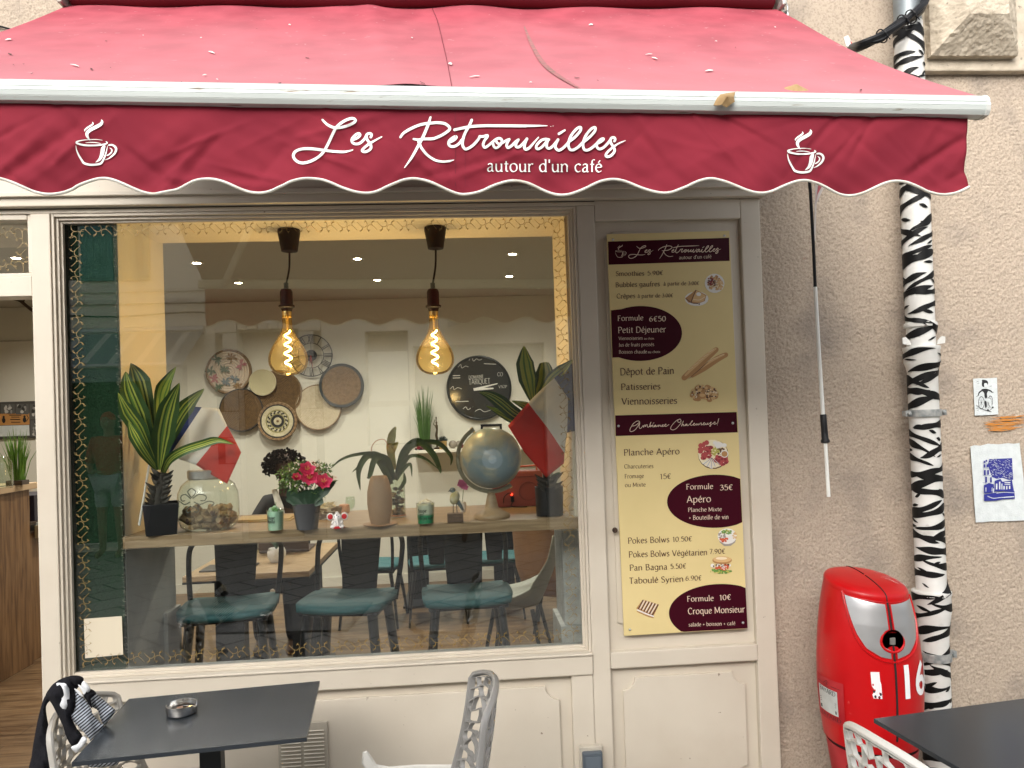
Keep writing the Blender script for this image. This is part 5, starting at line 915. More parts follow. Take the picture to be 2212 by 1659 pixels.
# ================================================================== jumper over the left chair
Z8 = ZF(0, 1640, 4.424)
JP = T('jumper', 'black, white and grey striped knitted jumper draped over the left chair back', 'jumper', tuple(P(140, 1600, y=-.55)))
kn = M('knit_black', (.012, .012, .015), .95, bump=.8, bs=260, spec=.15); knw = M('knit_white', (.70, .72, .74), .95, bump=.4, bs=300, spec=.15)
st = bpy.data.materials.new('knit_stripe'); st.use_nodes = True; n_ = st.node_tree.nodes; l_ = st.node_tree.links; tcx = n_.new('ShaderNodeTexCoord'); mpp = n_.new('ShaderNodeMapping'); mpp.inputs['Rotation'].default_value = (0, R(-52), 0); wv_ = n_.new('ShaderNodeTexWave'); wv_.inputs['Scale'].default_value = 38; wv_.inputs['Distortion'].default_value = 1.1; wv_.inputs['Detail Scale'].default_value = .6
cr_ = n_.new('ShaderNodeMapRange'); cr_.inputs['From Min'].default_value = .42; cr_.inputs['From Max'].default_value = .58; mx_ = n_.new('ShaderNodeMix'); mx_.data_type = 'RGBA'; mx_.inputs['A'].default_value = (.02, .022, .027, 1); mx_.inputs['B'].default_value = (.40, .44, .50, 1)
l_.new(tcx.outputs['Object'], mpp.inputs[0]); l_.new(mpp.outputs[0], wv_.inputs['Vector']); l_.new(wv_.outputs['Fac'], cr_.inputs[0]); l_.new(cr_.outputs[0], mx_.inputs['Factor']); l_.new(mx_.outputs['Result'], n_['Principled BSDF'].inputs['Base Color']); n_['Principled BSDF'].inputs['Roughness'].default_value = .95
def knit(name, ma, poly, y, th, seed, smooth=True):
    mb = MB(); f = lambda u, v: .006*math.sin(u*.021+v*.013+seed)+.004*math.sin(u*.05-v*.03+seed*2); puff(mb, poly, lambda u, v, o: P(*Z8(u, v), y=y-o), th, 22, 45, f, smooth=smooth); return mb.build(name, ma, JP, smooth=True, ang=80)
knit('back_part', kn, [(335, 1300), (350, 1100), (375, 930), (430, 650), (500, 440), (570, 470), (510, 560), (535, 760), (590, 960), (620, 1300)], -.56, .03, 1)
knit('shoulder', kn, [(500, 445), (560, 340), (620, 285), (680, 250), (760, 226), (850, 217), (925, 250), (905, 310), (870, 340), (835, 400), (845, 480), (820, 600), (795, 680), (850, 800), (915, 890), (860, 970), (800, 1000), (735, 900), (690, 760), (620, 620), (560, 510)], -.585, .028, 2)
knit('collar_fold', kn, [(750, 232), (850, 214), (925, 245), (905, 305), (860, 330), (800, 300)], -.60, .02, 6)
knit('stripe_chest', st, [(830, 385), (900, 440), (960, 500), (1010, 590), (1025, 640), (1110, 740), (1150, 780), (1010, 930), (990, 925), (960, 880), (850, 760), (785, 680), (820, 600), (838, 480)], -.59, .022, 3)
knit('stripe_sleeve', st, [(1000, 470), (1050, 415), (1130, 470), (1200, 535), (1275, 605), (1200, 720), (1150, 760), (1110, 690), (1080, 600), (1020, 560)], -.56, .022, 4)
knit('sleeve_fold', kn, [(925, 425), (1000, 365), (1065, 415), (1005, 475), (1022, 580), (985, 540), (955, 490)], -.592, .018, 5)
knit('white_band', knw, [(622, 305), (690, 298), (742, 302), (765, 370), (770, 450), (750, 540), (715, 597), (662, 545), (682, 480), (662, 390)], -.606, .012, 7)
knit('white_band', knw, [(928, 275), (990, 338), (1000, 375), (962, 402), (900, 325)], -.605, .012, 8); knit('white_band', knw, [(820, 363), (862, 375), (912, 432), (912, 452), (870, 425)], -.606, .008, 9); knit('white_band', knw, [(862, 314), (952, 372), (930, 425), (900, 375)], -.607, .008, 10)
knit('white_cuff', knw, [(915, 890), (962, 935), (890, 1030), (840, 1067), (783, 1010), (860, 970)], -.60, .014, 11)
mb = MB(); puff(mb, [(950, 1170), (1100, 1140), (1300, 1120), (1298, 1200), (1120, 1226), (1000, 1230)], lambda u, v, o: P(*Z8(u, v), y=-.50-o), .02, 22, 45); mb.build('stripe_hem', st, JP, smooth=True, ang=80)
# ================================================================== lamps
def lamp(name, kind, e, col, loc, parent=None, **kw):
    l = bpy.data.lights.new(name, kind); l.energy = e; l.color = col
    for k, v in kw.items(): setattr(l, k, v)
    o = bpy.data.objects.new(name, l); COL.objects.link(o)
    if parent: o.parent = parent; o.location = Vector(loc)-WL[parent.name]
    else: o.location = loc
    return o
SPOT_E, BULB_E = 46, 3.8
glow = M('led_face', (1, .93, .80), emit=14); trim = M('spot_trim', (.7, .68, .62), .4)
for i, p in enumerate([(425, 567), (515, 610), (772, 558), (815, 604), (1107, 548), (1100, 596), None, None]):  # the last two spots are unseen, added to brighten the doorway
    c = P(*p, z=RZ) if p else Vector(((-3.0, 2.3, RZ), (-3.6, 3.4, RZ))[i-6]); t = T('ceiling_spot', 'round recessed ceiling spot lit white, ' + ['front row, left of the six in the window', 'back row, left of the six in the window', 'front row, middle of the six in the window', 'back row, middle of the six in the window', 'front row, right of the six in the window', 'back row, right of the six in the window', 'unseen, added to light the counter inside the doorway', 'unseen, added to light the notice board inside the doorway'][i], 'ceiling spot', tuple(c), 0, 'recessed spots in the ceiling')
    mb = MB(); mb.lathe([(.028, -.003), (.032, -.007), (.046, -.006), (.048, -.0005)], c, 24); mb.build('trim_ring', trim, t, smooth=True)
    mb = MB(); mb.lathe([(0, -.004), (.0275, -.004)], c, 20); mb.build('led_disc', glow, t)
    lamp('spot_light', 'SPOT', SPOT_E, (1, .93, .80), c+Vector((0, 0, -.02)), t, spot_size=R(150), spot_blend=.9, shadow_soft_size=.05)
lblk = M('lamp_black', (.004, .004, .0045), .55, spec=.25)
amber = bpy.data.materials.new('amber_glass'); amber.use_nodes = True; n = amber.node_tree.nodes; l = amber.node_tree.links; n.remove(n['Principled BSDF'])
t1 = n.new('ShaderNodeBsdfTransparent'); t1.inputs[0].default_value = (1, .88, .58, 1); t2 = n.new('ShaderNodeBsdfTranslucent'); t2.inputs[0].default_value = (1, .62, .16, 1); g1 = n.new('ShaderNodeBsdfGlossy'); g1.inputs['Roughness'].default_value = .03
m1 = n.new('ShaderNodeMixShader'); m1.inputs[0].default_value = .012; fr_ = n.new('ShaderNodeLayerWeight'); fr_.inputs['Blend'].default_value = .12; m2 = n.new('ShaderNodeMixShader')
l.new(t1.outputs[0], m1.inputs[1]); l.new(t2.outputs[0], m1.inputs[2]); l.new(fr_.outputs[0], m2.inputs[0]); l.new(m1.outputs[0], m2.inputs[1]); l.new(g1.outputs[0], m2.inputs[2]); l.new(m2.outputs[0], n['Material Output'].inputs[0])
fil = M('filament', (1, .60, .16), emit=38); brass = M('brass', (.72, .50, .20), .3, m=.9)
for u0, du, lab in ((620, 0, 'left one'), (938, 1, 'right one')):
    yp = .30; zc = 2.4935; c = P(u0+(2 if du else 4), 500, y=yp); c.z = zc; x0 = c.x
    t = T('pendant_lamp', 'pear shaped amber filament bulb on a black cord, '+lab+' of the pair', 'pendant lamp', tuple(c), 0, 'pendant bulbs in the window')
    dx = .012 if du else -.004
    mb = MB(); mb.lathe([(.047, -.001), (.048, -.012), (.034, -.094), (.008, -.100)], c, 28); mb.build('ceiling_rose', lblk, t, smooth=True, ang=30)
    zs = P(u0, 625, y=yp).z; zr = P(u0, 664, y=yp).z; xb = P(u0+(0 if du else 1), 720, y=yp).x
    mb = MB(); mb.tube(crom([(x0, yp, zc-.095), (x0+.3*(xb-x0)+.002, yp, zc-.17), (xb, yp, zs+.02)], 6), .0042, 8); mb.build('cord', lblk, t, smooth=True)
    mb = MB(); mb.lathe([(.010, zs+.028), (.010, zs+.004), (.021, zs), (.0265, zs-.012), (.0265, zr+.012), (.034, zr+.008), (.034, zr), (.024, zr-.004), (.021, zr-.018)], (xb, yp, 0), 24); mb.build('lamp_holder', lblk, t, smooth=True, ang=30)
    zb = zr-.018; mb = MB(); mb.lathe([(.0195, zb), (.0205, zb-.006), (.0195, zb-.012), (.0205, zb-.018), (.0195, zb-.026)], (xb, yp, 0), 20); mb.build('screw_cap', brass, t, smooth=True)
    z1 = zb-.018; pb_ = [(.0205, 0), (.021, -.03), (.023, -.055), (.034, -.085), (.052, -.113), (.069, -.142), (.080, -.170), (.083, -.194), (.078, -.218), (.061, -.242), (.032, -.256), (.0, -.259)]
    pbs = [(p.x, p.y) for p in crom([Vector(q) for q in pb_], 3)]; mb = MB(); mb.lathe([(max(r, 0), z1+h) for r, h in pbs], (xb, yp, 0), 40); mb.build('bulb', amber, t, smooth=True, ang=90)
    mb = MB(); mb.tube([(xb+.012*math.cos(a)*(1-.15*math.cos(a*.2)), yp+.012*math.sin(a), z1-.065-.0062*a) for a in np.linspace(0, 25, 110)], .0034, 6); mb.build('filament_coil', fil, t, smooth=True)
    mb = MB(); mb.tube([(xb, yp, z1), (xb, yp, z1-.06)], [.009, .004], 8); mb.tube([(xb, yp, z1-.225), (xb, yp, z1-.24)], [.006, .004], 6); mb.build('filament_stem', brass, t)
    lamp('bulb_light', 'POINT', BULB_E, (1, .79, .52), (xb, yp, z1-.14), t, shadow_soft_size=.05)
# ================================================================== shelf board in the window
zL, zR = P(272, 1160, y=.08).z, P(1250, 1112, y=.08).z; SZ = (zL+zR)/2-.004
mb = MB(); mb.box(-1.362, .478, .078, .0995, SZ-.048, SZ); mb.box(-1.351, .451, .0997, .64, SZ-.048, SZ-.0003); single(mb, 'window_shelf', oak, 'thick pale oak shelf board running across the inside of the window', 'shelf', (-.45, .3, SZ-.048), bevel=.003)
S_ = lambda u, v: P(u, v, z=SZ)
def SB(u, v, dy): p = S_(u, v); return Vector((P(u, v, y=p.y+dy).x, p.y+dy, SZ))      # standing on the shelf, dy behind its front foot
def leafpx(mb, pts, ys, w, cols, fold=.25, tilt=0, n=6):
    # a leaf along picture points at depths ys (metres), w = widths in picture pixels along it, cols = material index across
    N = len(pts); q = [P(u, v, y=prof(ys, i/(N-1)) if hasattr(ys, '__len__') else ys) for i, (u, v) in enumerate(pts)]; q = crom(q, n); M_ = len(q); nc = len(cols); vs = []
    for i, p in enumerate(q):
        t = (q[min(i+1, M_-1)]-q[max(i-1, 0)]).normalized(); f = (CAMP-p).normalized(); f = (f+Vector((math.sin(tilt), 0, math.cos(tilt)*.25))*abs(math.sin(tilt))).normalized(); s = t.cross(f).normalized(); ff = s.cross(t)
        hw = px(prof(w, i/(M_-1)), p)/2
        for c in range(nc+1): a = c/nc*2-1; vs.append(p+s*hw*a-ff*(fold*hw*(1-a*a)-fold*hw*.5)*(1 if fold else 0))
    mb.add(vs, [(i*(nc+1)+c, i*(nc+1)+c+1, (i+1)*(nc+1)+c+1, (i+1)*(nc+1)+c) for i in range(M_-1) for c in range(nc)], [cols[c] for i in range(M_-1) for c in range(nc)])
gd = M('leaf_dark', (.030, .072, .018), .45, spec=.25, c2=(.045, .095, .025), vs=12); gy = M('leaf_yellow', (.42, .44, .06), .42, c2=(.32, .38, .05), vs=14); gl_ = M('leaf_light', (.10, .20, .03), .45)
DR = [0, 0, 0, 1, 0, 2, 1, 0, 1, 0, 0, 0]; DR2 = [0, 0, 1, 1, 2, 1, 1, 2, 1, 0]
Z6, Z7, Z10 = ZF(0, 900, 2.765), ZF(700, 900, 2.765), ZF(1000, 780, 3.318)
def zz(z_, *pts): return [z_(*p) for p in pts]
potm = M('pot_black', (.012, .012, .014), .4)
def squarepot(name_parent, c, w_, h, top=1.08):
    mb = MB(); a = R(20); f = lambda s, z: [c+Vector((s*w_/2*(x*math.cos(a)-y*math.sin(a)), s*w_/2*(x*math.sin(a)+y*math.cos(a)), z)) for x, y in ((-1, -1), (1, -1), (1, 1), (-1, 1))]
    rings = [f(.86, .0), f(top*.93, h), f(top*.86, h), f(top*.84, h-.02)]; mb.add([v for r in rings for v in r], [(3, 2, 1, 0), (12, 13, 14, 15)]+[(k*4+i, k*4+(i+1) % 4, k*4+4+(i+1) % 4, k*4+4+i) for k in range(3) for i in range(4)]); return mb.build('pot', potm, name_parent, bevel=.003)
def stubs(mb, pts, y, n, seed):
    rn = random.Random(seed)
    for i in range(n):
        t = i/n; k = t*(len(pts)-1); a = int(k); c = Vector(pts[a]).lerp(Vector(pts[min(a+1, len(pts)-1)]), k-a); s = 1 if i % 2 else -1; ln = rn.uniform(20, 32)
        leafpx(mb, [tuple(c), (c.x+s*ln*.5, c.y-4), (c.x+s*ln, c.y-16)], [y-.01, y-.03, y-.03-rn.uniform(-.03, .03)], [8, 11, 1], [0, 0], .5)
# left dracaena
c = SB(350, 1158, .07); LP = T('dracaena_plant', 'tall yellow striped dracaena in a square black pot at the shelf left end', 'potted plant', tuple(c)); yl = c.y
squarepot(LP, c, px(70, c), px(67, c))
trunk = M('trunk_brown', (.055, .045, .035), .8, c2=(.03, .028, .022), vs=40)
mb = MB(); tp = zz(Z6, (1100, 1030), (1095, 950), (1112, 860), (1118, 780)); mb.tube([P(*q, y=yl) for q in tp], [px(13, c), px(14, c), px(12, c), px(10, c)], 10); stubs(mb, tp, yl, 15, 2); mb.build('trunk', trunk, LP, smooth=True)
LV = [([(1090, 740), (1020, 400), (960, 150), (903, 22)], [yl, yl+.03, yl+.05, yl+.06], [8, 34, 46, 1], DR), ([(1085, 720), (960, 380), (890, 200), (868, 80)], [yl, yl-.02, yl-.03, yl-.03], [8, 44, 36, 1], DR), ([(1085, 740), (960, 480), (880, 360), (815, 225)], [yl, yl-.05, yl-.07, yl-.09], [8, 36, 34, 1], DR), ([(1090, 760), (1000, 640), (930, 520), (890, 430)], [yl, yl-.06, yl-.09, yl-.10], [8, 24, 26, 3], DR),
      ([(1105, 720), (1105, 340), (1130, 190), (1216, 48)], [yl, yl+.04, yl+.03, yl+.01], [8, 24, 30, 1], DR2), ([(1102, 760), (1130, 520), (1170, 330), (1240, 158)], [yl-.01, yl-.05, yl-.07, yl-.07], [10, 46, 42, 1], DR), ([(1110, 700), (1200, 470), (1290, 320), (1412, 198)], [yl, yl-.01, yl+.01, yl+.03], [8, 32, 34, 1], DR), ([(1125, 780), (1170, 690), (1260, 630), (1390, 585), (1500, 556), (1612, 582)], [yl, yl-.05, yl-.08, yl-.09, yl-.10, yl-.10], [10, 20, 20, 18, 1], DR), ([(1095, 700), (1060, 450), (1020, 300)], [yl+.02, yl+.06, yl+.08], [8, 30, 2], DR)]
for p, ys, w_, cl in LV: mb = MB(); leafpx(mb, zz(Z6, *p), ys, w_, cl, .28); mb.build('leaf', [gd, gy, gl_], LP, smooth=True, recalc=False)
# flags
def flag(label, lines, ys, mats, pole, base, py):
    t = T('french_flag', label, 'flag', tuple(base), 0, 'small tricolour flags on the shelf'); nm = len(lines[0]); vs = []; nu = 0; cols = []
    sec = []
    for a in range(len(lines)-1):
        for k in range(8): sec.append((a, k/8)); cols.append(mats[a])
    sec.append((len(lines)-2, 1)); NV = 14
    for a, t_ in sec:
        for v in range(NV+1):
            fv = v/NV*(nm-1); i = min(int(fv), nm-2); f = fv-i
            p0 = Vector(lines[a][i]).lerp(Vector(lines[a][i+1]), f); p1 = Vector(lines[a+1][i]).lerp(Vector(lines[a+1][i+1]), f); p = p0.lerp(p1, t_); g = (a+t_)/(len(lines)-1)
            y = prof(ys, g)+.008*math.sin(g*9+v*.5)+.004*math.sin(v*.9-g*5); vs.append(P(p.x, p.y, y=y))
    mb = MB(); mb.add(vs, [(a*(NV+1)+v, a*(NV+1)+v+1, (a+1)*(NV+1)+v+1, (a+1)*(NV+1)+v) for a in range(len(sec)-1) for v in range(NV)], [cols[a] for a in range(len(sec)-1) for v in range(NV)])
    mb.build('cloth', [M('flag_blue', (.020, .040, .16), .75, trans=.25), M('flag_white', (.78, .76, .72), .75, trans=.45), M('flag_red', (.70, .045, .025), .75, trans=.45)], t, smooth=True, recalc=False, solid=.0006)
    mb = MB(); mb.tube([P(*q, y=y) for q, y in zip(pole, py)], .0048, 8); mb.build('pole', M('pole_white', (.68, .67, .63), .4), t, smooth=True)
q = zz(Z6, (966, 1140), (1035, 700), (1130, 655)); flag('french flag leaning behind the striped plant at the left of the window', [zz(Z6, (1330, 322), (1140, 645)), zz(Z6, (1395, 326), (1180, 650)), zz(Z6, (1515, 338), (1250, 690)), zz(Z6, (1570, 455), (1355, 725)), zz(Z6, (1620, 545), (1440, 780)), zz(Z6, (1667, 640), (1570, 856))], [.26, .25, .20, .15, .12, .10], [0, 1, 1, 2, 2], [Z6(962, 1145), Z6(1037, 690), Z6(1072, 470)], P(*Z6(962, 1145), y=.11), [.11, .19, .24])
flag('french flag standing in the black pot at the right of the window', [zz(Z7, *x) for x in (((2036, 8), (2046, 250), (2043, 490)), ((1895, 125), (1992, 262), (1985, 500)), ((1805, 205), (1890, 380), (1972, 580)), ((1715, 295), (1850, 470), (1967, 645)), ((1645, 375), (1770, 580), (1962, 715)), ((1575, 455), (1690, 640), (1840, 812)))], [.082, .084, .09, .10, .11, .12], [0, 1, 1, 2, 2], [Z7(1850, 892), Z7(1884, 762), Z7(1960, 480)], P(*Z7(1850, 950), y=.2), [.17, .145, .11])
# right dracaena
c = SB(1188, 1116, .05); RP = T('dracaena_plant', 'yellow striped dracaena in a round black pot half hidden by the right hand flag', 'potted plant', tuple(c)); yr = c.y
mb = MB(); r_ = px(31, c); h_ = px(62, c); mb.lathe([(r_*.93, 0), (r_, h_), (r_*.94, h_), (r_*.92, h_-.02), (0, h_-.022)], c, 32); mb.build('pot', potm, RP, smooth=True, ang=30)
mb = MB(); tp = zz(Z10, (1235, 1490), (1225, 1400), (1190, 1150), (1150, 900), (1120, 730)); mb.tube([P(*q, y=yr) for q in tp], [px(9, c)]*5, 10); stubs(mb, zz(Z10, (1240, 1480), (1235, 1370)), yr-.03, 6, 5); mb.build('trunk', trunk, RP, smooth=True)
for p, ys, w_, cl in [([(1100, 740), (1060, 560), (1035, 420), (1028, 282)], [yr, yr-.02, yr-.03, yr-.02], [10, 40, 38, 1], DR2), ([(1110, 740), (1180, 600), (1200, 500), (1195, 420)], [yr, yr+.02, yr, yr-.04], [10, 34, 40, 20], DR2), ([(1140, 720), (1250, 560), (1340, 480), (1432, 398)], [yr-.02, yr-.07, yr-.09, yr-.115], [8, 24, 24, 1], DR2), ([(1090, 900), (960, 850), (830, 745), (740, 690), (655, 665)], [yr, yr-.02, yr-.03, yr-.03, yr-.03], [10, 30, 30, 20, 1], DR), ([(1060, 930), (930, 890), (830, 835), (715, 778)], [yr, yr, yr, yr], [8, 18, 16, 1], DR2), ([(1090, 830), (1040, 780), (930, 738)], [yr, yr-.05, yr-.06], [8, 20, 2], DR2), ([(1240, 1450), (1290, 1440), (1330, 1425)], [yr-.02, yr-.03, yr-.03], [6, 14, 2], [0, 0]), ([(1240, 1440), (1280, 1370), (1325, 1330)], [yr-.02, yr-.03, yr-.03], [6, 14, 2], [0, 0])]:
    mb = MB(); leafpx(mb, zz(Z10, *p), ys, w_, cl, .28); mb.build('leaf', [gd, gy, gl_], RP, smooth=True, recalc=False)
# ================================================================== glass jar of corks
gthin = glass_mat('jar_glass', (.93, .965, .915), k=1.7)
c = SB(452, 1152, .115); JR = T('cork_jar', 'big clear glass jar with a steel lid half full of wine corks', 'jar', tuple(c)); kx = px(1, c)
rj = 64*kx; hj = (1153-1043)*kx
mb = MB(); mb.lathe([(rj*.72, .002), (rj*.90, hj*.08), (rj*.99, hj*.25), (rj, hj*.5), (rj*.97, hj*.72), (rj*.86, hj*.88), (rj*.68, hj*.97), (rj*.60, hj)], c, 44, sy=.85); mb.build('jar_body', gthin, JR, smooth=True, ang=90)
mb = MB(); mb.lathe([(rj*.60, hj-.002), (rj*.65, hj+.004), (rj*.65, hj+.034), (rj*.60, hj+.038), (0, hj+.038)], c, 40, sy=.85); mb.build('lid', M('lid_steel', (.55, .55, .53), .32, m=.85), JR, smooth=True, ang=30)
ck = M('cork', (.40, .28, .16), .85, c2=(.26, .17, .09), vs=60); ckd = M('cork_dark', (.10, .045, .03), .8)
mb = MB(); rn = random.Random(12)
for i in range(110):
    z = rn.uniform(.015, hj*.42); lim = rj*.83*(.75+.25*min(z/(hj*.2), 1)); a = rn.uniform(0, 6.283); d = lim*(rn.random()**.4); p = c+Vector((d*math.cos(a), d*math.sin(a)*.85, z)); dr = Vector((rn.uniform(-1, 1), rn.uniform(-1, 1), rn.uniform(-.6, .6))).normalized()*.019
    mb.tube([p-dr, p+dr], .0112, 9, 0); e = dr.normalized(); mb.tube([p+dr*1.0+e*.0001, p+dr+e*.0006], .0108, 9, 1 if rn.random() < .4 else 0)
mb.build('corks', [ck, ckd], JR); JR.children[-1]['kind'] = 'stuff'
emb = M('embossed_glass', (.12, .14, .12), .2); mb = MB(); fj = lambda a, b, k: c+Vector((rj*1.012*math.sin(R(a)), -rj*1.012*.85*math.cos(R(a)), b*hj))
for s in (1, -1):
    for ptz in ([(0, .86), (8*s, .80), (4*s, .72), (0, .68)], [(2*s, .66), (14*s, .74), (26*s, .70), (24*s, .62), (16*s, .62)], [(4*s, .60), (16*s, .55), (30*s, .60), (40*s, .56), (34*s, .50)], [(2*s, .52), (12*s, .46), (10*s, .40), (3*s, .42)]): pen(mb, ptz, .012, lambda a, b, k: fj(a*1-12, b, k), n=4) if False else mb.tube([fj(a-14, b, 0) for a, b in [(p.x, p.y) for p in crom([Vector(q_) for q_ in ptz], 4)]], .0022, 5)
mb.build('relief', emb, JR, smooth=True)
# ================================================================== small things along the shelf
def candle(label, u, v, wtop, h_px, wax, cream_, words, y0):
    c = SB(u, v, .045); t = T('candle_glass', label, 'candle', tuple(c), 0, 'sundae candles in glasses'); k = px(1, c); r = wtop*k/2; h = h_px*k
    mb = MB(); mb.lathe([(0, .003), (r*.9, .003), (r*1.0, h*.97), (r*.92, h), (0, h*1.0)], c, 26); mb.build('wax', wax, t, smooth=True)
    mb = MB(); mb.lathe([(r*.9, 0), (r*.95, .004), (r*1.06, h*1.0), (r*1.08, h*1.06), (r*1.03, h*1.05)], c, 28); mb.build('glass', gthin, t, smooth=True, ang=90)
    mb = MB(); rn = random.Random(u)
    for i in range(16): a = rn.uniform(0, 6.28); d = rn.random()*r*.75; mb.ell(c+Vector((d*math.cos(a), d*math.sin(a), h+rn.uniform(0, r*.4)*(1-d/r))), r*rn.uniform(.22, .42), n=10, k=7, mi=0 if rn.random() < .7 else 1)
    mb.tube([c+Vector((0, 0, h)), c+Vector((.003, 0, h+r*1.1))], .0015, 5); mb.build('whipped_top', cream_, t, smooth=True)
    mb = MB(); f = lambda a, b, k_: c+Vector((r*1.09*math.sin(R(a)), -r*1.09*math.cos(R(a))-.0005, b*h))
    for i, w_ in enumerate(words): text(mb, w_, (-48, .62-i*.19), (-48+9.5*len(w_), .62-i*.19), -.17, f, wt=13, serif=False)
    mb.build('label_words', inkk, t, recalc=False)
mint = M('wax_mint', (.36, .58, .44), .5, c2=(.45, .64, .50), vs=20); mintd = M('wax_green', (.04, .28, .14), .5); crm = M('wax_cream', (.74, .70, .58), .6)
wx2 = bpy.data.materials.new('wax_two_tone'); wx2.use_nodes = True; n = wx2.node_tree.nodes; l = wx2.node_tree.links; tc = n.new('ShaderNodeTexCoord'); sp = n.new('ShaderNodeSeparateXYZ'); cr = n.new('ShaderNodeValToRGB'); cr.color_ramp.elements[0].position = .40; cr.color_ramp.elements[0].color = (.015, .30, .13, 1); cr.color_ramp.elements[1].position = .52; cr.color_ramp.elements[1].color = (.66, .66, .54, 1); l.new(tc.outputs['Generated'], sp.inputs[0]); l.new(sp.outputs['Z'], cr.inputs[0]); l.new(cr.outputs[0], n['Principled BSDF'].inputs['Base Color'])
candle('pale mint green candle in a glass with black words', 596, 1149, 34, 42, mint, [M('wax_top_green', (.10, .30, .08), .5), mint], ['Bougie', 'Mojito'], 0)
candle('cream and deep green layered candle in a glass with black words', 920, 1134, 37, 42, wx2, [crm, M('wax_white', (.8, .78, .7), .6)], ['Bougie', 'Coco', 'citron vert'], 0)
# pink flower pot
Z11 = ZF(640, 1080, 5.923)
c = SB(664, 1147, .06); FPt = T('flower_pot', 'tapered dark grey pot of artificial pink lilies and green sprigs', 'flower pot', tuple(c)); k = px(1, c)
mb = MB(); mb.lathe([(22*k, 0), (30*k, 54*k), (31*k, 56*k), (28*k, 56*k), (27*k, 52*k), (0, 51*k)], c, 30); mb.build('pot', M('pot_grey', (.055, .058, .060), .5), FPt, smooth=True, ang=30)
sprig = M('sprig_green', (.05, .12, .03), .6, c2=(.11, .19, .05), vs=25); sprl = M('sprig_light', (.16, .26, .05), .6); fln = M('leaf_deep', (.018, .05, .022), .5)
mb = MB(); rn = random.Random(31)
for i in range(30):
    u = rn.uniform(380, 1130); v = rn.uniform(470, 800) if rn.random() < .7 else rn.uniform(700, 980); p = P(*Z11(u, v), y=c.y+rn.uniform(-.06, .06)); b = c+Vector((rn.uniform(-.02, .02), rn.uniform(-.02, .02), 52*k)); mb.tube(crom([b, b.lerp(p, .5)+Vector((0, 0, .02)), p], 4), .0016, 5, 2)
    for q in range(34):
        d = Vector((rn.gauss(0, 1), rn.gauss(0, 1), rn.gauss(0, 1))).normalized()*rn.uniform(.004, .026); a = p+d; e = d.normalized(); s = e.orthogonal().normalized()*.0045; tpv = a+e*rn.uniform(.008, .018); mb.add([a-s*.4, a+s, tpv, a-s], [(0, 1, 2, 3)], 0 if rn.random() < .75 else 1)
    if rn.random() < .5:
        for q in range(8): a = p+Vector((rn.gauss(0, .014), rn.gauss(0, .014), rn.gauss(.01, .012))); mb.ell(a, .0035, n=6, k=4, mi=3)
mb.build('sprigs', [sprig, sprl, fln, crm], FPt, recalc=False)
mb = MB()
for p_ in ([(740, 1080), (730, 960), (760, 860)], [(830, 1090), (880, 960), (1010, 850), (1175, 740)], [(800, 1100), (820, 930), (840, 850)], [(680, 1090), (620, 1010), (440, 1000)], [(700, 1090), (560, 940), (480, 830)], [(860, 1090), (930, 1000), (980, 960)]): leafpx(mb, zz(Z11, *p_), c.y-.04, [6, 24, 26, 2], [0, 0, 0, 0], .3)
mb.build('leaf', fln, FPt, smooth=True, recalc=False)
pink = M('petal_pink', (.78, .09, .20), .6, c2=(.66, .05, .14), vs=30, trans=.2); stam = M('stamen', (.75, .55, .15), .6)
def lily(cx, cy, r_, y, seed):
    rn = random.Random(seed); mb = MB()
    for i in range(6): a = i*1.047+rn.uniform(-.2, .2)+.3; leafpx(mb, [(cx, cy+r_*.25), (cx+r_*.6*math.cos(a), cy-r_*.1-r_*.5*math.sin(a)), (cx+r_*math.cos(a), cy-r_*.15-r_*.85*math.sin(a))], [y, y-.02, y-.035+.01*math.sin(a)], [r_*.25, r_*.85, r_*.08], [0, 0, 0, 0], .4)
    for i in range(5): a = i*1.25; mb.tube([P(cx, cy, y=y-.01), P(cx+r_*.3*math.cos(a), cy-r_*.25-r_*.2*math.sin(a), y=y-.045)], .0012, 4, 1)
    mb.build('lily', [pink, stam], FPt, smooth=True, recalc=False)
for a, b, r_, s in ((760, 560, 19, 1), (790, 690, 21, 2), (1005, 745, 20, 3), (600, 670, 11, 4)): lily(*Z11(a, b), r_, c.y-.05, s)
# elephant figurine
c = SB(730, 1143, .02); EL = T('elephant_figurine', 'little white seated elephant figurine with red ears and red base', 'figurine', tuple(c)); k = px(1, c); fw_ = M('ceramic_white', (.74, .72, .68), .3); rdp = M('paint_red', (.45, .02, .025), .35); blp = M('paint_blue', (.04, .12, .16), .4)
mb = MB(); mb.ell(c+Vector((0, 0, 11*k)), 11*k, 9*k, 11*k, mi=0); mb.ell(c+Vector((0, -4*k, 24*k)), 9.5*k, 8*k, 9.5*k, mi=0); mb.tube([c+Vector((0, -11*k, 24*k)), c+Vector((1*k, -14*k, 17*k)), c+Vector((3*k, -14*k, 10*k)), c+Vector((7*k, -13*k, 8*k))], [3.6*k, 3.2*k, 2.6*k, 1.8*k], 8)
for s in (-1, 1): mb.ell(c+Vector((s*9*k, -6*k, 5*k)), 6*k, 7*k, 4.5*k, mi=0); mb.tube([c+Vector((s*8*k, -3*k, 17*k)), c+Vector((s*11*k, -8*k, 12*k))], [3*k, 2.4*k], 7)
mb.ell(c+Vector((0, -4*k, 33*k)), 4*k, 4*k, 4*k); mb.build('body', fw_, EL, smooth=True)
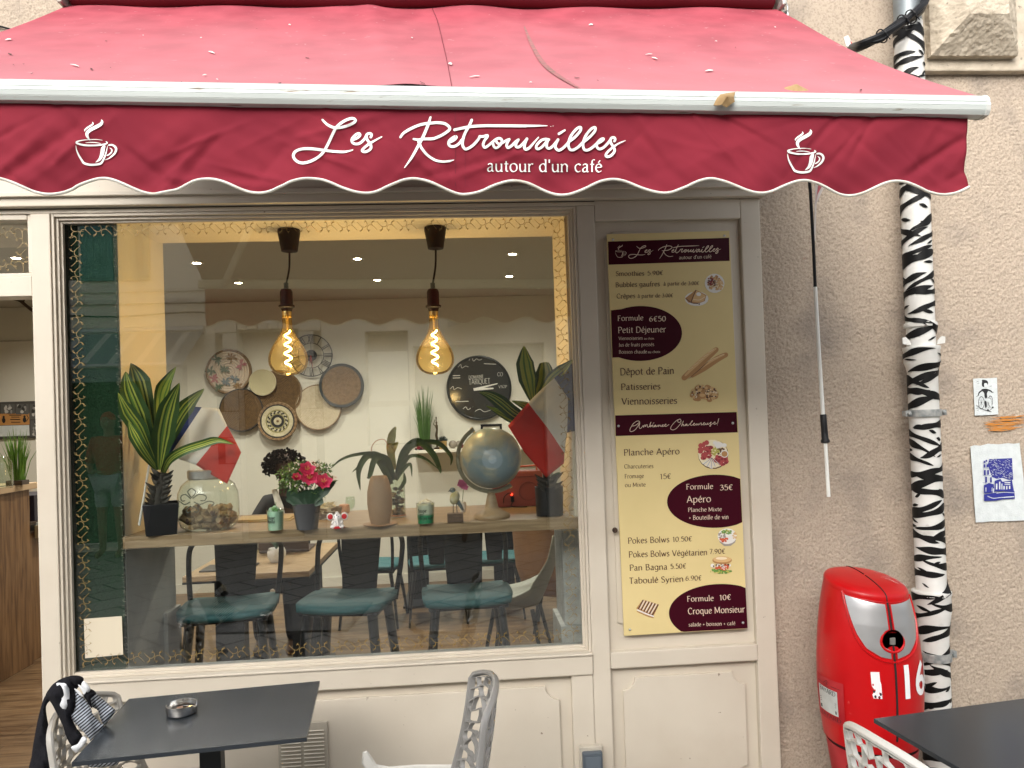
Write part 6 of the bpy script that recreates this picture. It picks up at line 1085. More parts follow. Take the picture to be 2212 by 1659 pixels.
for s in (-1, 1):
    mb = MB(); mb.ell(c+Vector((s*15*k, -2*k, 26*k)), 8*k, 2*k, 8.5*k); mb.build('ear', fw_, EL, smooth=True); mb = MB(); mb.ell(c+Vector((s*15*k, -4*k, 26*k)), 5.5*k, 1.2*k, 6*k); mb.build('ear_lining', rdp, EL, smooth=True)
mb = MB(); mb.ell(c+Vector((0, -2*k, 2.6*k)), 16*k, 11*k, 3.4*k); mb.build('cushion', rdp, EL, smooth=True)
mb = MB(); [mb.ell(c+Vector((a*k, -12*k+abs(a)*.4*k, b*k)), 1.4*k, 1*k, 1.6*k, n=8, k=5) for a, b in ((-4, 26), (4, 26), (-2, 21), (2, 20), (-2.4, 16), (0, 30), (0, 12))]; mb.build('painted_dots', blp, EL, smooth=True)
# terracotta vase on its saucer
c = SB(822, 1138, .07); VS = T('leather_vase', 'tall tan leathery vase with an oval mouth standing on a thin round saucer', 'vase', tuple(c)); k = px(1, c); vm = M('tan_clay', (.36, .225, .125), .6, c2=(.27, .16, .085), vs=9, bump=.25, bs=60)
mb = MB(); mb.lathe([(20*k, .004), (24*k, 20*k), (27*k, 46*k), (26*k, 72*k), (21*k, 94*k), (17*k, 104*k), (15.5*k, 105*k), (14*k, 98*k), (0, 60*k)], c, 36, sy=.8); mb.build('body', vm, VS, smooth=True)
mb = MB(); mb.lathe([(0, 0), (36*k, .0), (38*k, .004), (36*k, .0045), (0, .004)], c, 36); mb.build('saucer', vm, VS, smooth=True, ang=30)
# strappy plant in a glass cylinder of stones
c = SB(860, 1120, .05); BR = T('bromeliad_plant', 'strap leaved plant with a yellow flower spike in a glass cylinder of brown stones', 'potted plant', tuple(c)); k = px(1, c); yb_ = c.y
mb = MB(); mb.lathe([(17*k, .002), (17*k, 100*k), (16*k, 100*k), (16*k, .006)], c, 30); mb.build('glass_cylinder', gthin, BR, smooth=True, ang=40)
mb = MB(); mb.lathe([(16.5*k, 3*k), (17.3*k, 3*k), (17.3*k, 6*k), (16.5*k, 6*k)], c, 30); mb.build('copper_band', M('copper', (.55, .25, .12), .3, m=.9), BR, smooth=True)
mb = MB(); rn = random.Random(6)
for i in range(46): a = rn.uniform(0, 6.28); d = 12.5*k*rn.random()**.5; p = c+Vector((d*math.cos(a), d*math.sin(a), rn.uniform(5, 62)*k)); mb.ell(p, rn.uniform(3.5, 6)*k, rn.uniform(3.5, 6)*k, rn.uniform(2.5, 5)*k, 8, 6, rn.randint(0, 2))
mb.build('stones', [M('stone_brown', (.16, .085, .045), .4), M('stone_dark', (.05, .035, .03), .4), M('stone_amber', (.34, .19, .08), .35)], BR, smooth=True); BR.children[-1]['kind'] = 'stuff'
strap = M('strap_green', (.040, .072, .018), .5, c2=(.06, .095, .025), vs=9, spec=.15)
for p_, ys, w_ in [([(790, 830), (760, 740), (660, 650), (520, 655), (420, 690), (355, 745)], [yb_, yb_-.05, yb_-.09, yb_-.1], [8, 10, 8, 7, 5, 2]), ([(790, 830), (740, 700), (640, 645), (560, 720), (500, 775)], [yb_, yb_-.03, yb_-.06, yb_-.08], [8, 11, 9, 6, 1]), ([(780, 830), (700, 700), (610, 660), (545, 760), (555, 900)], [yb_, yb_-.08, yb_-.12, yb_-.13], [9, 14, 15, 12, 1]), ([(790, 830), (740, 690), (660, 680), (620, 800), (600, 810)], [yb_, yb_-.1, yb_-.12, yb_-.12], [9, 14, 14, 10, 1]), ([(800, 830), (850, 640), (950, 560), (1050, 640), (1100, 740), (1112, 785)], [yb_, yb_-.02, yb_-.05, yb_-.06], [8, 13, 14, 14, 9, 1]), ([(800, 830), (850, 690), (920, 590), (1080, 570), (1180, 660), (1180, 728)], [yb_, yb_+.02, yb_+.02, yb_+.02], [8, 12, 12, 11, 8, 1]), ([(800, 830), (840, 750), (900, 665), (1000, 680), (1090, 750)], [yb_, yb_-.05, yb_-.08, yb_-.1], [8, 9, 8, 6, 1]), ([(800, 830), (850, 760), (900, 720), (912, 805)], [yb_, yb_-.05, yb_-.08, yb_-.09], [8, 8, 7, 1]), ([(820, 900), (860, 840), (858, 780)], [yb_-.02, yb_-.03, yb_-.03], [7, 9, 2]), ([(770, 860), (720, 760), (660, 690)], [yb_, yb_-.05, yb_-.06], [10, 14, 4])]:
    mb = MB(); leafpx(mb, zz(Z7, *p_), ys, w_, [0, 0, 0, 0], .35); mb.build('leaf', strap, BR, smooth=True, recalc=False)
ysp = M('spike_yellow', (.55, .33, .03), .5, c2=(.30, .28, .04), vs=14, lo=.4, hi=.6)
mb = MB(); leafpx(mb, zz(Z7, (790, 760), (765, 620), (775, 520), (800, 462)), [yb_, yb_-.03, yb_-.035, yb_-.03], [10, 18, 17, 3], [0]*4, .5); leafpx(mb, zz(Z7, (775, 640), (800, 585), (818, 570)), yb_-.04, [12, 10, 2], [0]*4, .4); leafpx(mb, zz(Z7, (770, 640), (752, 585), (740, 560)), yb_-.045, [10, 8, 2], [0]*4, .4); mb.build('flower_spike', ysp, BR, smooth=True, recalc=False)
mb = MB(); mb.tube(crom([P(*q, y=yb_-.05) for q in zz(Z7, (750, 600), (720, 550), (665, 560), (635, 600), (634, 640))], 5), .0018, 6); mb.build('tendril', M('tendril_red', (.40, .14, .05), .6), BR, smooth=True)
# bird figurine
c = SB(984, 1130, .035); BD = T('bird_figurine', 'painted bird figurine with a yellow breast standing on a small wooden block', 'figurine', tuple(c)); k = px(1, c); brown = M('block_brown', (.16, .10, .065), .6, c2=(.11, .07, .045), vs=20, st=(1, 8, 8))
mb = MB(); mb.box(c.x-17*k, c.x+17*k, c.y-12*k, c.y+12*k, c.z, c.z+19*k); mb.build('block', brown, BD, bevel=.002)
mb = MB(); [mb.tube([c+Vector((s*4*k, 0, 19*k)), c+Vector((s*3.4*k, 0, 42*k))], 1*k, 6) for s in (-1, 1)]; mb.build('legs', M('wire_dark', (.08, .06, .05), .5), BD)
mb = MB(); Tm = Matrix.Rotation(R(18), 3, 'Y'); mb.ell(c+Vector((0, 0, 52*k)), 10.5*k, 10*k, 15*k, 16, 12, 0, Tm); mb.tube([c+Vector((6*k, 2*k, 44*k)), c+Vector((13*k, 4*k, 32*k)), c+Vector((17*k, 5*k, 24*k))], [5*k, 3.6*k, 2*k], 8, 1); mb.ell(c+Vector((-4*k, -1*k, 69*k)), 6.6*k, 6.2*k, 6*k, 14, 10, 1); mb.tube([c+Vector((-9*k, -2*k, 68*k)), c+Vector((-14*k, -3*k, 66.5*k))], [2*k, .3*k], 6, 2)
mb.ell(c+Vector((-5*k, -6.2*k, 70*k)), 1.6*k, .9*k, 1.6*k, 8, 6, 3); mb.ell(c+Vector((-5*k, -6.9*k, 70*k)), .9*k, .6*k, .9*k, 8, 6, 2)
mb.build('bird', [M('bird_yellow', (.52, .42, .08), .4, c2=(.62, .58, .48), vs=24), M('bird_grey', (.16, .20, .21), .4), inkk, fw_], BD, smooth=True)
orch = M('orchid_pink', (.50, .13, .30), .6, trans=.2)
c2_ = SB(1000, 1112, .1); OR = T('orchid_sprig', 'small pink orchid sprig in a tiny white holder behind the bird', 'flower', tuple(c2_)); k2 = px(1, c2_)
mb = MB(); mb.lathe([(5*k2, 0), (8*k2, 10*k2), (7*k2, 22*k2), (0, 22*k2)], c2_, 16); mb.build('holder', fw_, OR, smooth=True)
mb = MB(); mb.tube(crom([c2_+Vector((0, 0, 20*k2)), P(*Z7(1262, 960), y=c2_.y), P(*Z7(1268, 900), y=c2_.y-.01)], 5), .0014, 5); mb.build('stem', sprig, OR)
mb = MB(); rn = random.Random(2)
for a, b in ((1250, 845), (1275, 850), (1260, 870), (1282, 880), (1245, 860)):
    for i in range(5): t = i*1.257+a; leafpx(mb, [Z7(a, b), Z7(a+14*math.cos(t), b-14*math.sin(t)), Z7(a+22*math.cos(t), b-22*math.sin(t))], c2_.y-.03, [1.5, 6, 1], [0, 0], .3)
mb.build('blossom', orch, OR, smooth=True, recalc=False)
# globe
c = SB(1063, 1122, .055); GB = T('globe', 'grey blue desk globe on a turned wooden stand with a metal meridian arc', 'globe', tuple(c)); gc = P(1061, 989, y=c.y); k = px(1, gc); rg_ = 65.6*k
gm = M('globe_map', (.26, .34, .37), .35, c2=(.50, .47, .34), vs=7, lo=.47, hi=.60, detail=9, dist=.7, c3=(.36, .26, .13), v3=4, lo3=.64, hi3=.85, coat=.1)
mb = MB(); mb.ell(gc, rg_, n=64, k=40); mb.build('ball', gm, GB, smooth=True)
mb = MB(); ax = Vector((P(*Z10(925, 1450), y=c.y)-P(*Z10(600, 965), y=c.y))).normalized(); sd = Vector((-ax.z, 0, ax.x)); sd = sd if sd.x < 0 else -sd
q = [gc+(-ax*math.cos(t)+sd*math.sin(t))*rg_*1.10 for t in np.linspace(-.05, math.pi+.05, 40)]
vs = []
for i, p in enumerate(q):
    rad = (p-gc).normalized()
    for a, b in ((-.006, -.009), (.006, -.009), (.006, .009), (-.006, .009)): vs.append(p+rad*a*1.4+Vector((0, b, 0)))
mb.add(vs, [(i*4+j_, i*4+(j_+1) % 4, i*4+4+(j_+1) % 4, i*4+4+j_) for i in range(39) for j_ in range(4)]+[(0, 1, 2, 3), (156, 157, 158, 159)]); mb.build('meridian_arc', M('arc_bronze', (.24, .22, .15), .45, m=.4), GB, bevel=.0015)
mb = MB(); [mb.tube([gc+ax*s*rg_*.97, gc+ax*s*rg_*1.19], [.005, .007], 10) for s in (-1, 1)]; mb.build('axis_pin', brass, GB, smooth=True)
lw = M('stand_wood', (.42, .31, .19), .5, c2=(.32, .22, .125), vs=6, st=(1, 1, 6)); mb = MB(); mb.lathe([(38*k, 0), (39*k, 4*k), (37*k, 9*k), (30*k, 12*k), (22*k, 17*k), (15*k, 21*k), (13*k, 30*k), (9.5*k, 46*k), (8*k, 50*k), (9*k, 53*k), (6*k, 55*k), (0, 55*k)], c, 40); mb.build('stand', lw, GB, smooth=True, ang=50)
mb = MB(); mb.tube([c+Vector((0, 0, 54*k)), Vector((c.x, c.y, (gc.z-rg_*1.08)))], .006, 10); mb.build('stem', brass, GB, smooth=True)
# red record player case
c = SB(1118, 1098, .04); RC = T('record_player_case', 'dusky red portable record player case with orange handle behind the globe', 'record player', tuple(c)); k = px(1, c); rm = M('case_red', (.32, .075, .065), .55, bump=.15, bs=120)
mb = MB(); mb.box(c.x-52*k, c.x+58*k, c.y, c.y+.09, c.z, c.z+78*k); mb.build('case', rm, RC, bevel=.018, smooth=True)
mb = MB(); mb.tube([c+Vector((-8*k, .03, 78*k)), c+Vector((-6*k, .03, 86*k)), c+Vector((44*k, .03, 88*k)), c+Vector((46*k, .03, 78*k))], .008, 8, flat=.6); mb.build('handle', M('handle_orange', (.55, .10, .02), .5), RC, smooth=True)
mb = MB(); mb.tube([c+Vector((25*k, -.001, 34*k))+Vector((20*k*math.cos(t), 0, 20*k*math.sin(t))) for t in np.linspace(0, 6.283, 30)[:-1]], .002, 5, closed=True); mb.tube([c+Vector((-48*k, -.001, 66*k)), c+Vector((54*k, -.001, 66*k))], .002, 5); mb.build('embossing', M('case_red_dark', (.20, .04, .035), .6), RC)
mb = MB(); mb.tube(crom([c+Vector((-30*k, -.004, 10*k)), c+Vector((-28*k, -.008, 24*k)), c+Vector((-16*k, -.008, 32*k)), c+Vector((-12*k, -.004, 26*k))], 5), .0022, 6); mb.box(c.x-14*k, c.x-7*k, c.y-.008, c.y-.0005, c.z+12*k, c.z+24*k); mb.tube(crom([c+Vector((-10*k, -.006, 12*k)), c+Vector((-14*k, -.02, 4*k)), c+Vector((4*k, -.03, 2*k)), c+Vector((20*k, -.03, 2*k))], 5), .0022, 6); mb.build('plug_and_cable', black, RC)
mb = MB(); mb.ell(c+Vector((-12*k, -.004, 28*k)), .004, n=8, k=6); mb.build('power_light', M('led_red', (1, .03, .01), emit=8), RC)
# paper, twig basket and salt light at the back of the shelf
c = S_(562, 1128); mb = MB(); [mb.box(c.x-.12, c.x+.13-.01*i, c.y+.01*i, c.y+.15, c.z+.0002+.006*i, c.z+.005+.006*i) for i in range(2)]; single(mb, 'paper_bag', M('kraft_paper', (.58, .46, .28), .8, bump=.3, bs=30), 'flattened cream paper bag lying on the shelf between the jar and the mint candle', 'paper bag', c, bevel=.001)
c = SB(706, 1126, .1); k = px(1, c); TB = T('twig_basket', 'shallow grey twig basket heaped with white petals behind the elephant', 'basket', tuple(c)); mb = MB(); rn = random.Random(3)
for i in range(60): a = rn.uniform(0, 6.28); z = rn.uniform(3, 22)*k; r = (26+z/k*.3)*k; mb.tube([c+Vector((r*math.cos(a+d), r*.7*math.sin(a+d), z+rn.uniform(-3, 3)*k)) for d in (-.4, 0, .4)], 1.6*k, 5)
mb.build('twigs', M('twig_grey', (.20, .15, .11), .8, c2=(.30, .24, .18), vs=30), TB); TB.children[-1]['kind'] = 'stuff'
mb = MB(); mb.lathe([(0, 0), (26*k, 0), (28*k, 12*k), (20*k, 24*k), (0, 28*k)], c, 20, sy=.7)
for i in range(40): a = rn.uniform(0, 6.28); d = 22*k*rn.random()**.5; p = c+Vector((d*math.cos(a), d*.7*math.sin(a), (25+rn.uniform(-2, 8))*k)); mb.add([p+Vector((rn.gauss(0, 5*k), rn.gauss(0, 5*k), rn.gauss(0, 4*k))) for _ in range(4)], [(0, 1, 2, 3)])
mb.build('petals', M('petal_white', (.70, .67, .56), .8), TB, recalc=False)
c = SB(744, 1108, .02); k = px(1, c); mb = MB(); mb.lathe([(0, 0), (11*k, 0), (12*k, 8*k), (11*k, 17*k), (7*k, 18*k), (0, 16*k)], c, 14); single(mb, 'salt_tealight', M('salt_rock', (.55, .28, .18), .6, c2=(.62, .42, .30), vs=40, bump=.5, bs=60), 'rough pink salt rock tealight holder on the back of the shelf', 'tealight', c, smooth=True)
# ================================================================== back wall: baskets and clocks
YBW = RY-.004
jute = M('jute', (.25, .16, .085), .9, c2=(.17, .105, .05), vs=45, bump=.5, bs=150); jbr = M('jute_brown', (.155, .088, .030), .9, c2=(.10, .055, .02), vs=45, bump=.5, bs=150); cr_j = M('cream_rope', (.66, .60, .42), .9, c2=(.54, .48, .32), vs=30, bump=.4, bs=120); blk_j = M('black_rope', (.02, .021, .024), .85, bump=.5, bs=120); pale_j = M('pale_rope', (.60, .52, .38), .9, c2=(.52, .44, .31), vs=30); olv = M('olive_rope', (.30, .27, .12), .9); flo = M('floral_cloth', (.60, .50, .40), .9)
def basket(label, u, v, r, y, rings, mats, rows=14):
    c = P(u, v, y=YBW-y); k = px(1, c); R_ = r*k; mb = MB(); pf = []; mi = []
    for i in range(rows):
        r0, r1 = R_*i/rows, R_*(i+1)/rows; dish = .018*((i+.5)/rows)**2
        for a in (0, .25, .5, .75): pf.append((r0+(r1-r0)*a, -.004-dish-(r1-r0)*.42*math.sin(math.pi*a))); mi.append(rings(i, rows))
    pf.append((R_, -.002)); mi.append(mi[-1]); pf.append((R_*.97, .016)); mi.append(mi[-1]); pf.append((0, .016))
    mb.lathe([(max(a, 1e-7), b) for a, b in pf], c, 56, 'y', mfun=lambda i, j: (mi[i](j) if callable(mi[i]) else mi[i]))
    return single(mb, 'wall_basket', mats, label, 'wall basket', c, 'woven baskets on the back wall', smooth=True, ang=60), c, k
o, c, k = basket('wall basket lined with floral cloth, upper left of the woven group', 495, 803, 49, .02, lambda i, n: 1 if i == n-1 else 0, [flo, jute], 9)
WL[o.name] = Vector(c); mb = MB(); rn = random.Random(4); fb = lambda a, b, kk: c+Vector((a*k, -.027-.0001*kk, -b*k))
for x, y in ((-36, -2), (-30, 14), (8, -30), (-8, -4), (14, 16), (28, -14), (-6, 22), (-22, 32), (20, 32), (-22, -26)):
    kind = rn.randint(0, 3)
    for i in range(7): a = i*.9+rn.random(); L_ = rn.uniform(7, 14); pen(mb, [(x, y), (x+L_*.6*math.cos(a), y+L_*.6*math.sin(a)), (x+L_*math.cos(a+.2), y+L_*math.sin(a+.2))], [1, 4.5, .5], fb, kind, cap=False)
mb.build('flower_print', [M('print_rose', (.42, .16, .18), .9), M('print_sage', (.14, .18, .13), .9), M('print_slate', (.16, .20, .22), .9), M('print_ochre', (.24, .14, .05), .9)], o, recalc=False)
basket('plain brown jute wall basket behind the small cream one', 602, 850, 51, .024, lambda i, n: 1 if i == n-1 else 0, [jbr, jute], 16)
basket('large pale ribbed rope basket at the right foot of the group', 688, 880, 50, .022, lambda i, n: 1 if i == n-1 else 0, [pale_j, jute], 17)
basket('dark brown wall basket with a broken black rim, lower left of the group', 522, 886, 47, .03, lambda i, n: 1 if i >= n-1 else 0, [jbr, blk_j], 15)
basket('jute wall basket with a wide charcoal rim, right of the roman clock', 738, 833, 48, .045, lambda i, n: 1 if i >= n-2 else 0, [jute, M('charcoal_rope', (.045, .055, .062), .85, bump=.4, bs=120)], 15)
basket('smallest wall basket, pale cream coils in the middle of the group', 568, 826, 29, .055, lambda i, n: 0 if i % 2 else 1, [cr_j, M('cream_rope_dark', (.42, .38, .22), .9)], 16)
def zig(a, b, per): return lambda j: a if (j//per) % 2 else b
basket('black and white braided wall basket with arrow pattern and raffia edge', 600, 910, 42, .06, lambda i, n: {0: 2, 1: 0, 2: 0, 3: 1, 4: 1, 5: 3, 6: zig(0, 1, 2), 7: (lambda j: 0 if ((j+1)//2) % 2 else 1), 8: 3, 9: 0, 10: 0, 11: 0, 12: 1}.get(i, zig(2, 4, 1)), [cr_j, blk_j, jute, olv, M('raffia_edge', (.30, .19, .10), .9)], 15)
c = P(672, 768, y=YBW-.03); k = px(1, c); RC2 = T('skeleton_clock', 'round black metal skeleton clock with roman numerals behind the left bulb', 'clock', tuple(c))
mb = MB(); ringp = lambda r, n=56: [c+Vector((r*k*math.cos(t), 0, r*k*math.sin(t))) for t in [6.28318*i/n for i in range(n)]]
mb.tube(ringp(45), 1.1*k, 6, closed=True); mb.tube(ringp(27), .8*k, 6, closed=True); [mb.tube([c, c+Vector((27*k*math.cos(t), 0, 27*k*math.sin(t)))], .5*k, 5) for t in (0, 1.571, 3.142, 4.712)]; mb.build('frame', blackm, RC2, smooth=True)
num = {0: 'XII', 1: 'I', 2: 'II', 3: 'III', 4: 'IIII', 5: 'V', 6: 'VI', 7: 'VII', 8: 'VIII', 9: 'IX', 10: 'X', 11: 'XI'}
mb = MB()
for h, s in num.items():
    t = R(90-30*h); er = Vector((math.cos(t), 0, math.sin(t))); et = Vector((er.z, 0, -er.x)); wd = {'I': 3.2, 'V': 6, 'X': 6}; tot = sum(wd[q] for q in s); x = -tot/2
    for q in s:
        w_ = wd[q]; xm = x+w_/2; L_ = lambda a, r: c+er*r*k+et*a*k
        for (a0, r0), (a1, r1) in {'I': [((xm, 28), (xm, 44))], 'V': [((x+.6, 44), (xm, 28)), ((x+w_-.6, 44), (xm, 28))], 'X': [((x+.6, 44), (x+w_-.6, 28)), ((x+w_-.6, 44), (x+.6, 28))]}[q]: mb.tube([L_(a0, r0), L_(a1, r1)], .85*k, 5)
        x += w_
mb.build('numerals', blackm, RC2)
mb = MB(); mb.lathe([(0, -.012), (12*k, -.010), (12.5*k, 0), (0, .006)], c, 24, 'y'); mb.build('hub', blackm, RC2, smooth=True)
mb = MB(); mb.tube([c+Vector((0, -.014, 0)), c+Vector((-3*k, -.014, -22*k))], [1.4*k, .5*k], 5); mb.tube([c+Vector((0, -.016, 0)), c+Vector((4*k, -.016, -30*k))], [1.1*k, .4*k], 5); mb.build('hands', M('hand_red', (.35, .04, .03), .5), RC2)
# big dark wall clock with white lettering
c = P(1035, 838, y=YBW-.02); k = px(1, c); WC = T('wall_clock', 'large round black wall clock with white lettering and white hands', 'clock', tuple(c))
mb = MB(); mb.lathe([(0, -.006), (65*k, -.006), (66.5*k, -.020), (70*k, -.018), (70.5*k, .018), (0, .019)], c, 64, 'y'); mb.build('dial', M('dial_black', (.018, .021, .022), .3, coat=.6), WC, smooth=True, ang=30)
mb = MB(); fc = lambda a, b, kk: c+Vector((a*k, -.0075-.00005*kk, -b*k))
text(mb, 'DOMAINE', (-22, -20), (10, -21), 7, fc, wt=9); text(mb, 'TARIQUET', (-22, -8), (24, -9), 11, fc, wt=9); text(mb, 'VSOP', (42, 2), (60, 2), 6, fc, wt=9); text(mb, 'CO', (40, -24), (52, -24), 8, fc, wt=9)
for s in ([(-20, -60), (-14, -66), (-10, -58), (-4, -63), (2, -60), (8, -62)], [(-44, -46), (-38, -52), (-36, -44), (-28, -48), (-22, -46)], [(-62, 0), (-56, -5), (-54, 2), (-46, -2), (-38, 1)], [(-36, 44), (-30, 40), (-26, 46), (-20, 43)], [(-10, 50), (0, 46), (10, 52), (24, 48)]): pen(mb, s, 1.1, fc)
for s in ([(-56, -28), (-40, -28)], [(-56, -23), (-40, -23)], [(12, -52), (38, -50)], [(-52, 28), (-24, 28)]): pen(mb, s, 1.6, fc, smooth=False, cap=False)
mb.build('dial_lettering', M('dial_white', (.62, .62, .58), .5), WC, recalc=False)
mb = MB(); fh = lambda a, b, kk: c+Vector((a*k, -.011-.0004*kk, -b*k)); pen(mb, [(-12, 3), (40, -8)], [5, 3, 2], fh, smooth=False, cap=False); pen(mb, [(-12, 3), (31, 2)], [6, 4, 3], fh, smooth=False, cap=False); mb.build('hands', M('hand_white', (.78, .77, .72), .5), WC, recalc=False)
# wall ledge with its ornaments
a, b = P(893, 968, y=YBW-.2), P(1165, 968, y=YBW-.2); LZ = (a.z+b.z)/2
mb = MB(); mb.box(a.x, RX1-.01, YBW-.22, YBW, LZ-.03, LZ); single(mb, 'wall_ledge', M('ledge_white', (.70, .67, .58), .6), 'narrow white ledge along the back wall under the dark clock', 'ledge', (0, YBW-.1, LZ-.03), bevel=.003)
L2 = lambda u, v: P(u, v, y=YBW-.12)
def grass(label, u, base_px, top_px, spread, y, pot_w, pot_h, n, seed, colr, base=None):
    c = base or Vector((L2(u, 950).x, YBW-.12, LZ)); k = px(1, c); t = T('grass_plant', label, 'potted plant', tuple(c)); w_ = pot_w*k/2
    mb = MB(); mb.box(c.x-w_, c.x+w_, c.y-w_*.8, c.y+w_*.8, c.z, c.z+pot_h*k); mb.build('pot', M('pot_umber', (.06, .045, .035), .6), t, bevel=.004)
    rn = random.Random(seed); mb = MB(); H_ = (base_px-top_px)*k
    for i in range(n):
        a = rn.uniform(-1, 1); h = H_*rn.uniform(.5, 1)*(1-.25*abs(a)); b0 = c+Vector((a*w_*.7, rn.uniform(-.5, .5)*w_, pot_h*k)); tp = b0+Vector((a*spread*k*rn.uniform(.4, 1.1), rn.uniform(-1, 1)*spread*k*.6, h)); md_ = b0.lerp(tp, .55)+Vector((-a*spread*k*.15, 0, h*.06)); mb.tube([b0, md_, tp], [.0032, .0028, .0006], 4)
    mb.build('blades', colr, t); t.children[-1]['kind'] = 'stuff'
gg = M('blade_green', (.06, .13, .03), .5, c2=(.09, .19, .04), vs=9)
grass('tall artificial grass in a dark square pot on the back wall ledge', 918, 958, 822, 16, 0, 28, 18, 80, 3, gg)
c = Vector((L2(944, 960).x, YBW-.1, LZ)); k = px(1, c); bz = M('bronze_dark', (.10, .07, .035), .35, m=.7)
mb = MB(); mb.lathe([(7*k, 0), (7*k, 3*k), (2*k, 5*k)], c, 12); mb.tube([c+Vector((x*k, 0, z*k)) for x, z in ((0, 4), (1, 18), (-1, 30), (1, 42), (0, 50), (0, 54), (-.5, 62), (0, 70))], [2*k, 2.6*k, 3*k, 2.2*k, 3.4*k, 1.4*k, 1*k, 1.6*k], 8); mb.ell(c+Vector((0, 0, 57*k)), 2.4*k, n=10, k=8); mb.tube([c+Vector((-1*k, 0, 48*k)), c+Vector((-6*k, 0, 54*k)), c+Vector((-3*k, 0, 64*k))], [1.2*k, 1*k, .8*k], 6); single(mb, 'statuette', bz, 'slim dark bronze statuette of a figure with raised arm on the ledge', 'statuette', c, smooth=True)
c = Vector((L2(957, 960).x+.0, YBW-.15, LZ)); mb = MB(); mb.lathe([(8*k, 0), (9*k, 18*k), (8*k, 18*k), (0, 16*k)], c, 18); GP = T('succulent_pot', 'small brass pot with a dark succulent on the ledge', 'potted plant', tuple(c)); mb.build('pot', brass, GP, smooth=True, ang=30)
mb = MB(); rn = random.Random(5)
for i in range(40): d = Vector((rn.gauss(0, 1), rn.gauss(0, 1), abs(rn.gauss(0, 1)))).normalized(); b0 = c+Vector((0, 0, 17*k)); mb.tube([b0+d*3*k, b0+d*12*k], [2*k, .3*k], 5)
mb.build('rosette', M('succulent_dark', (.012, .022, .016), .5), GP)
for i, (u, s) in enumerate(((978, 'oval polished shell standing'), (992, 'smaller oval shell standing'))):
    c = Vector((L2(u, 960).x, YBW-.1, LZ)); mb = MB(); mb.ell(c+Vector((0, 0, 9*k)), 9*k-i*k, 5*k, 9*k-i*k); single(mb, 'shell', M('shell_grey', (.30, .27, .22), .4, c2=(.18, .15, .12), vs=30), s+' on the ledge '+('beside the succulent' if not i else 'next to the globe'), 'shell', c, smooth=True)
for i, (u, lab) in enumerate(((905, 'tiny dark red toy car at the left end of the ledge'), (1000, 'tiny red toy car among the shells on the ledge'))):
    c = Vector((L2(u, 962).x, YBW-.19, LZ)); TC = T('toy_car', lab, 'toy car', tuple(c)); mb = MB(); mb.box(c.x-8*k, c.x+8*k, c.y-4*k, c.y+4*k, c.z+1.5*k, c.z+5*k); mb.box(c.x-4*k, c.x+4*k, c.y-3.4*k, c.y+3.4*k, c.z+5*k, c.z+8.5*k); mb.build('body', M('toy_red', (.16, .01, .02), .3), TC, bevel=.003)
    for s in (-1, 1): mb = MB(); mb.lathe([(0, -4.4*k), (2.2*k, -4.4*k), (2.2*k, 4.4*k), (0, 4.4*k)], (c.x+s*5*k, c.y, c.z+2.2*k), 12, 'y'); mb.build('wheel', black, TC, smooth=True, ang=30)
c = P(1062, 946, y=YBW-.10); k = px(1, c); PF = T('picture_frame', 'small black picture frame with white paper behind the globe', 'picture frame', (c.x, c.y, LZ)); zt = c.z+30*k
mb = MB(); x0, x1 = c.x-23*k, c.x+23*k; [mb.box(*b_) for b_ in ((x0, x1, c.y-.01, c.y+.01, zt-5*k, zt), (x0, x0+5*k, c.y-.01, c.y+.01, LZ, zt-5*k-.0003), (x1-5*k, x1, c.y-.01, c.y+.01, LZ, zt-5*k-.0003))]; mb.build('frame', black, PF)
mb = MB(); mb.box(x0+5*k, x1-5*k, c.y-.002, c.y+.006, LZ, zt-5*k); mb.build('paper', M('paper_plain', (.70, .68, .60), .8), PF)
# ================================================================== tables and chairs inside
def wood_table(label, x0, x1, y0, y1, rz=0):
    t = T('wood_table', label, 'table', ((x0+x1)/2, (y0+y1)/2, FZ), 0, 'wooden tables inside'); mb = MB(); mb.box(x0, x1, y0, y1, .757, .79); mb.build('tabletop', oak, t, bevel=.003); mb = MB(); mb.box(x0-.001, x1+.001, y0-.001, y1+.001, .745, .7565); mb.build('edge_band', blackm, t)
    for x in (x0+.12, x1-.12):
        mb = MB(); yc = (y0+y1)/2; mb.box(x-.09, x+.09, yc-.05, yc+.05, FZ+.02, .744); mb.box(x-.12, x+.12, yc-.28, yc+.28, FZ, FZ+.019); mb.build('pedestal', blackm, t)
wood_table('long pale wooden table where the woman sits, seen under the shelf', -1.64, -.92, 1.45, 2.45)
wood_table('pale wooden table at the back beneath the clock ledge', -.55, .45, 3.35, 4.0)
teal2 = M('teal_cushion', (.025, .105, .115), .65, bump=.1, bs=40)
